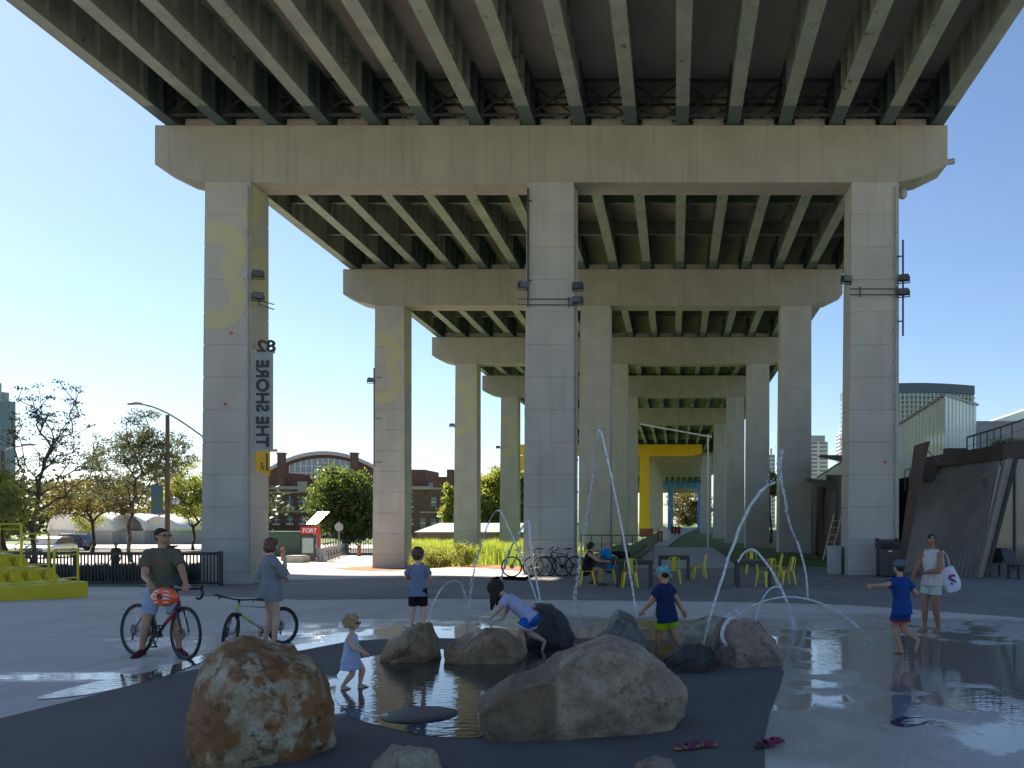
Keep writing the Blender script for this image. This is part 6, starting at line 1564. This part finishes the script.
# hall behind: vault roof
D2 = 166.
def arc(px): 
    u = (px-325)/57.; return 455+ (473-455)*(abs(u)**2.0)
q = MB(); n_ = 24; prof = [(P(268,0,D2).x, P(0,482,D2).z)]+[(P(268+114*i/n_,0,D2).x, P(0,arc(268+114*i/n_),D2).z) for i in range(n_+1)]
prof = [(P(268+114*i/n_,0,D2).x, P(0,arc(268+114*i/n_),D2).z) for i in range(n_+1)]
pr = prof+[(prof[-1][0], base), (prof[0][0], base)]
q.prism(pr, lambda p: (p[0], D2, p[1]), lambda p: (p[0], D2+45, p[1])); q.build('hall', BR, ar)
q = MB()
for i in range(n_):
    a, b = prof[i], prof[i+1]; q.hexa([(a[0], D2-.8, a[1]+.003), (b[0], D2-.8, b[1]+.003), (b[0], D2+46, b[1]+.003), (a[0], D2+46, a[1]+.003)], [(a[0], D2-.8, a[1]+.7), (b[0], D2-.8, b[1]+.7), (b[0], D2+46, b[1]+.7), (a[0], D2+46, a[1]+.7)])
q.build('roof', mat('pale_roof', (.50,.51,.50), rough=.6), ar)
q = MB(); xs_ = [290+i*4 for i in range(16)]
gl_ = [(P(290,0,D2).x, P(0,486,D2).z)]+[(P(x,0,D2).x, P(0,arc(x)+3.5,D2).z) for x in [290+i*5 for i in range(11)]]+[(P(342,0,D2).x, P(0,486,D2).z)]
gl_ = [(P(290,0,D2).x, P(0,487,D2).z)]+[(P(290+i*5.6,0,D2).x, P(0,arc(290+i*5.6)+3.2,D2).z) for i in range(13)]+[(P(357,0,D2).x, P(0,487,D2).z)]
q.prism(gl_, lambda p: (p[0], D2-.12, p[1]), lambda p: (p[0], D2-.01, p[1])); gw = q.build('arched_window', mat('pale_glass', (.24,.32,.36), rough=.25, spec=.8), ar)
q = MB()
for i in range(13):
    px = 290+i*5.6; x = P(px,0,D2).x; q.box(x-.09, x+.09, D2-.25, D2-.125, P(0,487,D2).z, P(0,arc(px)+3.2,D2).z)
for py in (466, 473, 480):
    q.box(P(290 if py > 468 else 300,0,D2).x, P(357 if py > 468 else 350,0,D2).x, D2-.23, D2-.125, P(0,py,D2).z-.08, P(0,py,D2).z+.08)
q.build('mullions', M_WHITE, gw)
for px in (277.5, 351):
    a = P(px-3, 452, D-.0); b = P(px+3, 0, D); q = MB(); q.box(a.x, b.x, D+1, D+2.2, P(0,487,D).z, P(0,453.5,D).z); q.box(a.x-.12, b.x+.12, D+.9, D+2.3, P(0,453.5,D).z+.003, P(0,452,D).z); q.build('chimney', BR, ar)
q = MB(); v = bx(225, 285, 473, 487, 3, 12); q.box(v[0], v[1], D+3, D+12, P(0,487,D).z+.003, P(0,472,D).z); q.build('attic', BR, ar); q = MB(); v = bx(343, 420, 469, 487, 3, 12); q.box(v[0], v[1], D+3, D+12, P(0,487,D).z+.003, P(0,468.5,D).z); q.build('attic', BR, ar)
# second brick building between columns
D = 130.
b2 = thing('brick_house', 'darker brick building with square chimney seen between the second and third left columns', 'building', (P(432,0,D).x, D, base))
q = MB(); a = P(413.5,0,D).x; b = P(458,0,D).x; q.box(a, b, D, D+12, base-1, P(0,488,D).z); q.build('wall', BR, b2)
q = MB(); q.box(P(429,0,D).x, b, D+2, D+10, P(0,488,D).z+.003, P(0,476,D).z); q.build('attic', BR, b2)
q = MB(); q.box(P(445,0,D).x, P(451,0,D).x, D+1, D+2, P(0,488,D).z+.004, P(0,469,D).z); q.build('chimney', BR, b2)
q = MB(); q.box(a-.1, b+.1, D-.2, D-.005, P(0,489.5,D).z, P(0,487.5,D).z); q.box(P(420,0,D).x, b, D-.15, D-.005, P(0,513,D).z, P(0,511.5,D).z); q.build('cornice', ST_, b2)
for px, y0 in ((434, 497), (434, 518), (423, 518), (448, 497), (448, 518)):
    w_ = MB(); w_.box(P(px-2.6,0,D).x, P(px+2.6,0,D).x, D-.06, D-.01, P(0,y0+10,D).z, P(0,y0,D).z); wn = w_.build('window', WG, b2)
    w_ = MB(); w_.box(P(px-2.6,0,D).x, P(px+2.6,0,D).x, D-.12, D-.063, P(0,y0+5.6,D).z, P(0,y0+4.8,D).z); w_.build('frame', M_WHITE, wn)
q = MB(); q.prism([(P(404,0,155).x, P(0,492,155).z), (P(404,0,155).x, P(0,478,155).z), (P(416,0,155).x, P(0,477,155).z), (P(432,0,155).x, P(0,484,155).z), (P(432,0,155).x, P(0,492,155).z)], lambda p: (p[0], 155, p[1]), lambda p: (p[0], 175, p[1])); q.box(P(404,0,155).x, P(432,0,155).x, 155.2, 174, base, P(0,492.2,155).z)
tag(q.build('pale_roofed_hall', mat('pale_roof', (.5,.51,.5))), 'pale roofed hall rising behind the darker brick building', 'building')
# low sheds with green roof
D = 100.
shd = thing('low_shed', 'low shed with pale green roof behind the tall grass', 'building', (P(470,0,D).x, D, base))
q = MB(); q.box(P(417,0,D).x, P(522,0,D).x, D, D+8, base, P(0,531,D).z); q.build('wall', mat('shed_wood', (.16,.12,.09), (.21,.16,.12), rough=.9), shd)
q = MB(); z0 = P(0,532,D).z; z1 = P(0,523,D).z; q.hexa([(P(415,0,D).x, D-.4, z0), (P(524,0,D).x, D-.4, z0), (P(524,0,D).x, D+8.4, z0), (P(415,0,D).x, D+8.4, z0)], [(P(430,0,D).x, D+3.9, z1), (P(520,0,D).x, D+3.9, z1), (P(520,0,D).x, D+4.1, z1), (P(430,0,D).x, D+4.1, z1)]); q.build('roof', mat('verdigris_roof', (.34,.46,.41), (.29,.40,.36), rough=.6), shd)

# ---------------------------------------------------------------- bike share station and kiosk
g = G(308, 561.5); z = g.z
ks = thing('sign_kiosk', 'kiosk with red FORT sign and map board by the sunlit street', 'kiosk', g)
D = g.y
q = MB(); a = P(301, 535, D); b = P(315, 561, D); q.box(a.x, b.x, D, D+.18, z, a.z); q.build('map_frame', M_DKGREY, ks, bevel=.01)
q = MB(); a = P(302.5, 538, D); b = P(313.5, 553, D); q.box(a.x, b.x, D-.02, D-.004, b.z, a.z); q.build('map_panel', mat('map_print', (.42,.48,.42), (.30,.40,.38), scale=6, rough=.3), ks)
M_RS = mat('sign_red', (.62,.03,.03), (.56,.025,.025), rough=.45)
q = MB(); a = P(300.5, 526.8, D); b = P(317.5, 534, D); q.box(a.x, b.x, D, D+.15, b.z, a.z); q.build('sign_board', M_RS, ks)
X = Matrix.Translation((P(303,0,D).x, D-.01, P(0,532.6,D).z)) @ Matrix.Rotation(radians(90), 4, 'X'); put_text('FORT', 1, X, 'lettering', M_WHITE, ks, .008, fit=((14/FP)*D, 4.3/FP*D))
q = MB(); a = P(317.7, 526.8, D); b = P(319.4, 547, D); q.box(a.x, b.x, D, D+.15, b.z, a.z); q.build('red_post', M_RS, ks)
q = MB(); a = P(315.2, 534.5, D); b = P(319, 561, D); q.box(a.x, b.x, D+.16, D+.28, z, a.z); q.build('side_post', M_GREY, ks)
for k in range(9):
    px = 323+k*2.9; g = G(px, 561.5-k*1.0); D_ = g.y; t = thing('bike_dock', '%s grey dock and shared bicycle of the row, counted from the red kiosk' % ORD[k+1], 'bike dock', g, 0, 'docks of the bike share station')
    q = MB(); q.box(g.x-.10, g.x+.10, D_-.15, D_+.15, g.z, g.z+.85); q.build('dock', M_GREY, t, bevel=.02)
    q = MB(); q.tube([(g.x+.02+k*.01, D_+.5+.33*cos(a_), g.z+.34+.33*sin(a_)) for a_ in [2*pi*i/20 for i in range(20)]], .025, 6, closed=True); q.build('wheel', M_RUBBER, t)
    q = MB(); q.beam((g.x, D_+.5, g.z+.9), (g.x, D_+.1, g.z+1.12), .04, .04); q.beam((g.x-.25, D_+.2, g.z+1.12), (g.x+.25, D_+.2, g.z+1.12), .03, .03); q.beam((g.x, D_+.4, g.z+.45), (g.x, D_+1.2, g.z+.35), .06, .06); q.build('bike_frame', M_DKGREY, t)
D = 56.; q = MB(); c = P(318, 518, D); R_ = ((camo.location-c).normalized()+SUN_DIR).normalized().to_track_quat('Z', 'X').to_matrix(); q.obox(c, (1.25, .9, .05), R_)
so = thing('solar_panel_pole', 'tilted solar panel on a pole flashing in the sun above the bike docks', 'solar panel', (c.x, D, -.66)); q.build('panel', mat('solar_glass', (.12,.13,.16), rough=.22, metal=1.0), so)
q = MB(); q.cyl((c.x+.0, D+.05, -.66), (c.x, D+.05, c.z-.08), .05); q.build('pole', M_GREY, so)
g = G(292.5, 563); q = MB(); a = P(283, 557, g.y); b = P(302, 563, g.y); q.box(a.x, b.x, g.y, g.y+1.2, g.z-.05, a.z); q.box(a.x+.1, b.x-.1, g.y+.1, g.y+1.1, a.z+.003, a.z+.08); tag(q.build('concrete_planter', ST_, bevel=.03), 'low pale concrete planter left of the red kiosk', 'planter')
for px, py, l in ((283, 557, 'rusty bollard on the low planter left of the kiosk'), (359, 552.5, 'rusty bollard on the sunlit paving left of the second left column')):
    g = G(px, py+4); q = MB(); q.lathe((g.x, g.y, g.z), [(.13, 0), (.13, .75), (.12, .82), (.06, .86)], 16); tag(q.build('bollard', mat('rust_red', (.25,.08,.04), (.18,.06,.03), scale=6, rough=.8), smooth=True), l, 'bollard', 'rusty bollards')
D = 64.; q = MB(); a = P(262, 533, D); b = P(300, 551, D); q.box(a.x, b.x, D, D+2.4, -.66, a.z); q.box(a.x-.1, b.x+.6, D-.1, D+2.5, a.z+.003, a.z+.12); tag(q.build('dark_container', mat('dark_green_sheet', (.03,.07,.05), (.04,.09,.065), rough=.6), bevel=.02), 'dark green container with pale flat roof behind the low planter', 'container')
D = 70.; t = thing('chain_fence', 'low green wire fence in front of the broad dense tree', 'fence', (P(345,0,D).x, D, -.66)); q = MB(); a = P(318,0,D).x; b = P(376,0,D).x
for i in range(24): x = a+(b-a)*i/23; q.beam((x, D, -.66), (x, D, .75), .04, .04)
q.beam((a, D, .75), (b, D, .75), .05, .05); q.build('rails', mat('green_paint', (.05,.09,.07)), t)
D = 60.; q = MB(); c = P(339, 527, D); q.cyl((c.x, D, -.66), (c.x, D, c.z+.4), .03, .03, 8); q.cyl((c.x, D-.03, c.z), (c.x, D-.01, c.z), .30, .30, 16); tag(q.build('round_sign', M_GREY), 'small round grey traffic sign seen from behind near the docks', 'sign')

# ---------------------------------------------------------------- right: rusty sloping walls, channel glass volume, condos
def cortenmat(name, a, b, rough, stx, metal=.0):
    m, nt, bs = nm(name); N = nt.nodes.new; L = nt.links.new; tc = N('ShaderNodeTexCoord'); mp = N('ShaderNodeMapping'); mp.inputs['Scale'].default_value = stx; L(tc.outputs['UV' if False else 'Object'], mp.inputs[0])
    n = N('ShaderNodeTexNoise'); n.inputs['Scale'].default_value = 1.6; n.inputs['Detail'].default_value = 7; L(mp.outputs[0], n.inputs['Vector']); cr = N('ShaderNodeValToRGB'); cr.color_ramp.elements[0].position = .35; cr.color_ramp.elements[1].position = .65
    cr.color_ramp.elements[0].color = col4(a); cr.color_ramp.elements[1].color = col4(b); L(n.outputs['Fac'], cr.inputs[0]); L(cr.outputs[0], bs.inputs['Base Color']); bs.inputs['Roughness'].default_value = rough; bs.inputs['Metallic'].default_value = metal
    return m
COR = cortenmat('weathered_steel', (.065,.035,.025), (.11,.06,.04), .7, (1,1,.3)); CORD = cortenmat('dark_weathered_steel', (.035,.026,.022), (.06,.042,.034), .65, (1,1,.3))
SIL = cortenmat('silvery_ribbed_sheet', (.22,.20,.19), (.32,.30,.29), .42, (.5,.5,.3), .6)
vc = thing('visitor_centre', 'low museum of leaning rusty steel panels with a pale glass hall above', 'building', (11, 34, 0))
bl, br_ = G(897, 571.5), G(977, 577)
tl_, tr_ = P(928, 465, bl.y+1.6), P(1001, 455, br_.y+1.2)
dv = Vector((.15, .9, 0)).normalized()*.35
q = MB(); q.hexa([bl, br_, br_+dv, bl+dv], [tl_, tr_, tr_+dv, tl_+dv]); q.build('ribbed_panel', SIL, vc)
q = MB()
for i in range(19):
    f = (i+.5)/19; a = bl.lerp(br_, f); b = tl_.lerp(tr_, f); q.beam(a-dv.normalized()*.02, b-dv.normalized()*.02, .035, .05, dv)
q.build('panel_ribs', SIL, vc)
ta, tb2 = P(926, 462, bl.y+1.5), P(1000, 446, br_.y+1.1)
q = MB(); ee = Vector((.1, .9, 0)); Da, Db = bl.y+1.35, br_.y+.95
for (pa0, pa1, D0), (pb0, pb1, D1) in ((((923, 468), (926, 457), Da), ((1003, 459), (1003, 444), Db)), (((1003, 459), (1003, 444), Db), ((1052, 455), (1052, 435), Db))):
    f0, f1, f2, f3 = P(*pa0, D0), P(*pb0, D1), P(*pb1, D1), P(*pa1, D0); q.hexa([f0, f1, f1+ee, f0+ee], [f3, f2, f2+ee, f3+ee])
q.build('fascia', CORD, vc)
pa, pb = P(899.5, 570, 30.4), P(923, 442.5, 31.6)
q = MB(); q.hexa([P(897,572,30.1), P(903,573,30.1), P(903,573,30.6), P(897,572,30.6)], [P(914,446,31.2), P(930,440.5,31.2), P(930,440.5,31.9), P(914,446,31.9)]); q.build('leaning_fin', COR, vc)
q = MB(); a0, a1 = P(978.5, 577.5, 28.2), P(984, 577.5, 28.2); b0, b1 = P(1006, 459, 29.4), P(1014, 458, 29.4); e = Vector((0,.3,0)); q.hexa([a0, a1, a1+e, a0+e], [b0, b1, b1+e, b0+e]); q.build('pale_strip', mat('pale_wood_strip', (.24,.22,.16), (.20,.20,.17), rough=.6), vc)
q = MB(); a0, a1 = P(985, 577, 28.1), P(988.5, 577, 28.1); b0, b1 = P(1015, 458, 29.3), P(1019, 457, 29.3); q.hexa([a0, a1, a1+e, a0+e], [b0, b1, b1+e, b0+e]); q.build('dark_strip', CORD, vc)
GW = mat('lobby_glass', (.10,.12,.11), (.17,.18,.15), scale=.8, rough=.10, stretch=(2,2,.3), spec=.7)
q = MB(); q.box(10.9, 26, 33.9, 34.0, 0, 4.3); q.build('lobby_glazing', GW, vc)
q = MB(); [q.box(x, x+.06, 33.8, 33.897, 0, 4.3) for x in (11.2, 13.2, 15.2, 17.2, 19.2)]; q.build('mullions', M_DKGREY, vc)
q = MB(); q.box(9.6, 24, 35, 60, -.5, 3.7); q.box(11.2, 26, 34.05, 35, 3.6, 4.3); q.build('hall_wall', CORD, vc)
for i in range(8):                             # leaning panels along the long side
    y0 = 34.4+i*3.7; ln_ = .35+.25*((i*7) % 3); c = .0 if i % 2 else .25
    q = MB(); q.hexa([(7.7-c*.3, y0, -.1), (8.05, y0, -.1), (8.05, y0+3.4, -.1), (7.7-c*.3, y0+3.4, -.1)], [(7.75+ln_*.3, y0+.9, 3.9+c), (8.35+ln_*.2, y0+.9, 3.9+c), (8.35+ln_*.2, y0+4.2, 4.1+c), (7.75+ln_*.3, y0+4.2, 4.1+c)]); q.build('leaning_panel', COR if i % 2 else CORD, vc)
q = MB(); q.hexa([P(806,481,44), P(842,494,42), P(842,494,45), P(806,481,47)], [P(806,478,44), P(842,482,42), P(842,482,45), P(806,478,47)]); q.hexa([P(817,457,44), P(842,462,42), P(842,462,45), P(817,457,47)], [P(821,455,44), P(842,455,42), P(842,455,45), P(821,455,47)]); q.build('roof_blade', CORD, vc)
q = MB(); a = P(823,560,36); b = P(834,514,36)
for dx in (0, .32): q.beam(a+Vector((dx,0,0)), b+Vector((dx,0,0)), .05, .05)
for k in range(6): q.beam(a.lerp(b, .1+k*.15), a.lerp(b, .1+k*.15)+Vector((.32,0,0)), .04, .03)
tag(q.build('leaning_ladder', mat('ladder_grey', (.45,.45,.42), (.55,.42,.10), scale=2, rough=.5)), 'pale ladder leaning on the rusty wall left of the right near column', 'ladder')
q = MB()                                        # roof parapet pieces
for p0, p1, D_ in (((921,466),(942,470),33), ((947,448),(968,460),33.5)): a = P(*p0, D_); b = P(*p1, D_); q.box(a.x, b.x, D_, D_+.5, b.z-.4, a.z)
q.build('parapet_blocks', CORD, vc)
# channel glass hall
def chglass():
    m, nt, bs = nm('channel_glass'); N = nt.nodes.new; L = nt.links.new; tc = N('ShaderNodeTexCoord'); n = N('ShaderNodeTexNoise'); n.inputs['Scale'].default_value = .25; n.inputs['Detail'].default_value = 3; L(tc.outputs['Object'], n.inputs['Vector'])
    cr = N('ShaderNodeValToRGB'); cr.color_ramp.elements[0].position = .4; cr.color_ramp.elements[1].position = .6; cr.color_ramp.elements[0].color = (.60,.70,.63,1); cr.color_ramp.elements[1].color = (.74,.82,.75,1); L(n.outputs['Fac'], cr.inputs[0]); L(cr.outputs[0], bs.inputs['Base Color'])
    bs.inputs['Roughness'].default_value = .28; bs.inputs['Coat Weight'].default_value = .3; return m
CHG = chglass()
A0 = Vector((11.8, 38, 3.7)); A1 = Vector((11.8, 72, 3.7)); A2 = Vector((14.2, 41, 3.7)); A3 = Vector((14.2, 74, 3.7))
zt = [7.35, 5.5, 7.36, 5.6]
q = MB(); q.hexa([A0, A2, A3, A1], [Vector((A0.x, A0.y, 7.35)), Vector((A2.x, A2.y, 7.30)), Vector((A3.x, A3.y, 5.6)), Vector((A1.x, A1.y, 5.5))]); q.build('glass_hall', CHG, vc)
q = MB()
for k in range(60):
    f = k/60; p0 = A0.lerp(A1, f); z_ = 7.35+(5.5-7.35)*f; q.box(p0.x-.03, p0.x-.003, p0.y, p0.y+.05, 3.7, z_)
for k in range(9):
    p0 = A0.lerp(A2, k/9); q.beam(p0+Vector((.0,-.03,0)), Vector((p0.x, p0.y-.03, 7.33)), .04, .04)
q.build('glass_ribs', CHG, vc)
q = MB(); q.beam(Vector((11.75, 37.95, 7.40)), Vector((11.75, 72, 5.56)), .12, .10); q.beam(Vector((11.75, 37.95, 7.40)), Vector((14.25, 40.95, 7.36)), .10, .10); q.build('glass_coping', M_GREY, vc)
q = MB(); a = P(977, 421, 42.5); q.box(a.x, 24, 42.5, 60, 3.7, a.z); q.build('concrete_upper_wall', concrete('grey_concrete', (.34,.35,.36), (.25,.25,.25), .2), vc)
q = MB(); a = P(990, 422, 52); q.hexa([Vector((a.x, 52, 6)), Vector((28, 52, 6)), Vector((28, 60, 6)), Vector((a.x, 60, 6))], [P(990, 422, 52), Vector((28, 52, 1.8+(523-370)/FP*52)), Vector((28, 60, 11)), Vector((a.x, 60, 7.9))]); q.build('glass_hall', CHG, vc)
q = MB(); rl = [P(967,437.5,33), P(985,432,32.5), P(1003,426.5,32), P(1040,414,31)]
for i in range(3): q.beam(rl[i], rl[i+1], .06, .06)
for k in range(9):
    f = k/8*3; i = min(2, int(f)); p0 = rl[i].lerp(rl[i+1], f-i); q.beam(p0, Vector((p0.x, p0.y, 3.9)), .045, .045)
for z_ in (.35, .7, 1.05):
    for i in range(3): q.beam(rl[i]-Vector((0,0,z_)), rl[i+1]-Vector((0,0,z_)), .012, .012)
tag(q.build('roof_railing', M_DKGREY), 'metal railing rising along the roof terrace of the museum, right edge', 'railing')
q = MB(); rl = [P(900,458,33), P(935,449,36), P(965,440,33.2)]
q.beam(P(927,450,32), P(940,463,32), .03, .03); q.beam(P(905,470,34), P(927,463,34), .03, .03)
for k in range(6): p0 = P(905+k*4.4, 470-k*1.4, 34); q.beam(p0, p0-Vector((0,0,.8)), .03, .03)
tag(q.build('roof_railing', M_DKGREY), 'thin roof edge railing behind the leaning fin of the museum', 'railing')
blades('roof_plants', [(12.4, 33.6), (17, 33.6), (17, 34.2), (12.4, 34.2)], 1500, .35, .6, .02, L_GREEN, 8, 'green roof planting above the fascia at the right edge')
bpy.data.objects['roof_plants'].location.z = 4.5
# letter-like black mark on the ribbed panel
q = MB(); c = P(982, 484, br_.y+.75); d_ = Vector((.0, -.25, 0))
for x0, z0, x1, z1 in ((-.08,.16,.10,.12), (-.06,.02,.12,-.02), (-.10,.14,.10,.0), (-.10,0,.08,-.16)): q.beam(c+d_+Vector((x0,0,z0)), c+d_+Vector((x1,0,z1)), .02, .05)
q.build('wall_mark', M_INK, vc)
# condos behind
D = 300.; cw = thing('curved_condo_tower', 'wide apartment tower with curved dark top behind the glass hall', 'building', (P(935,0,D).x, D, 0))
def czt(px): return P(0, 386.5-2.2*sin(pi*max(0, min(1, (px-880)/95)))+ (0), D).z
n_ = 14; x0, x1 = P(850,0,D).x, P(974,0,D).x
def cy(u): return D-6*sin(pi*u)
def band(q, z0, z1, off=0.):
    for i in range(n_):
        u0, u1 = i/n_, (i+1)/n_; a = x0+(x1-x0)*u0; b = x0+(x1-x0)*u1
        q.hexa([(a, cy(u0)-off, z0), (b, cy(u1)-off, z0), (b, D+18, z0), (a, D+18, z0)], [(a, cy(u0)-off, z1), (b, cy(u1)-off, z1), (b, D+18, z1), (a, D+18, z1)])
q = MB(); band(q, 0, P(0,395,D).z); q.build('glass_wall', mat('condo_glass', (.20,.25,.30), (.30,.34,.38), scale=.4, rough=.15, stretch=(1,1,1)), cw)
q = MB(); band(q, P(0,395,D).z+.05, P(0,386,D).z, .8); q.build('crown_screen', mat('dark_blue_screen', (.07,.09,.13), (.09,.11,.15), rough=.5), cw)
for k in range(14):
    z_ = P(0, 399+k*4.6, D).z; q = MB(); band(q, z_, z_+.35, 1.4); q.build('balcony_slab', mat('condo_slab', (.42,.42,.42), rough=.8), cw)
q = MB()
for i in range(30):
    u = i/30; q.box(x0+(x1-x0)*u, x0+(x1-x0)*u+.25, cy(u)-.9, cy(u), 5, P(0,396,D).z)
q.build('fins', M_WHITE, cw)
D = 340.
tower('condo_tower', P(809,0,D).x, P(828,0,D).x, D, 16, (523-437)/FP*D, 22, mat('white_panel', (.52,.52,.50), rough=.8), WG, 'slim pale apartment tower just right of the second right column', bay=2.6, base=0, balc=0)
tower('condo_tower', P(829.5,0,D).x, P(848,0,D).x, D-30, 16, (523-426)/FP*(D-30), 26, mat('white_panel', (.52,.52,.50)), WG, 'taller white apartment tower with balconies beside the right near column', bay=2.6, base=0, balc=1.0)
tower('condo_tower', P(768,0,D).x, P(775,0,D).x, D, 12, (523-450)/FP*D, 18, mat('white_panel', (.52,.52,.50)), WG, 'distant pale apartment tower seen between the second and third right columns', bay=2.4, base=0)
# low brownish barrier under the yellow pier and hillside beyond
q = MB(); a = P(640, 534, 120); b = P(653, 544, 120); q.box(-4.6, -2.8, 112, 112.3, 0, 1.1); tag(q.build('brick_barrier', mat('brick_red', (.28,.09,.06))), 'low brick red barrier at the foot of the orange yellow pier', 'barrier')
# passers in the far passage keep to the path; distant tree belt beyond the street
L_FAR = leafmat('leaf_far', (.045,.06,.022), (.07,.085,.03), None, .4, .3)
def belt(x0, x1, y0, y1, h, n, s, seed, label):
    rng = np.random.default_rng(seed); k = 60; cen = np.stack([rng.uniform(x0, x1, n), rng.uniform(y0, y1, n), rng.uniform(.5, h, n)], 1); C = np.repeat(cen, k, 0)+rng.normal(0, 1, (n*k, 3))*np.array([1.5, 1.5, .9])
    a = rng.normal(0, 1, C.shape); a /= np.linalg.norm(a, axis=1)[:, None]; b = rng.normal(0, 1, C.shape); b -= a*(a*b).sum(1)[:, None]; b /= np.linalg.norm(b, axis=1)[:, None]
    V = np.stack([C-a*s, C+b*s*.6, C+a*s, C-b*s*.6], 1).reshape(-1, 3); V[:, 2] = np.maximum(V[:, 2], -.6); m_ = len(C)
    me = bpy.data.meshes.new('tree_belt'); me.vertices.add(len(V)); me.vertices.foreach_set('co', V.ravel().astype(np.float32)); me.loops.add(len(V)); me.loops.foreach_set('vertex_index', np.arange(len(V), dtype=np.int32)); me.polygons.add(m_); me.polygons.foreach_set('loop_start', np.arange(0, len(V), 4, dtype=np.int32)); me.polygons.foreach_set('loop_total', np.full(m_, 4, dtype=np.int32)); me.update(calc_edges=True)
    o = bpy.data.objects.new('tree_belt', me); COL.objects.link(o); me.materials.append(L_FAR); o['kind'] = 'stuff'; o['label'] = label; o['category'] = 'trees'
belt(-170, -62, 126, 145, 8, 260, .45, 3, 'distant mass of trees behind the white tents')

bpy.data.scenes.remove(TMP)
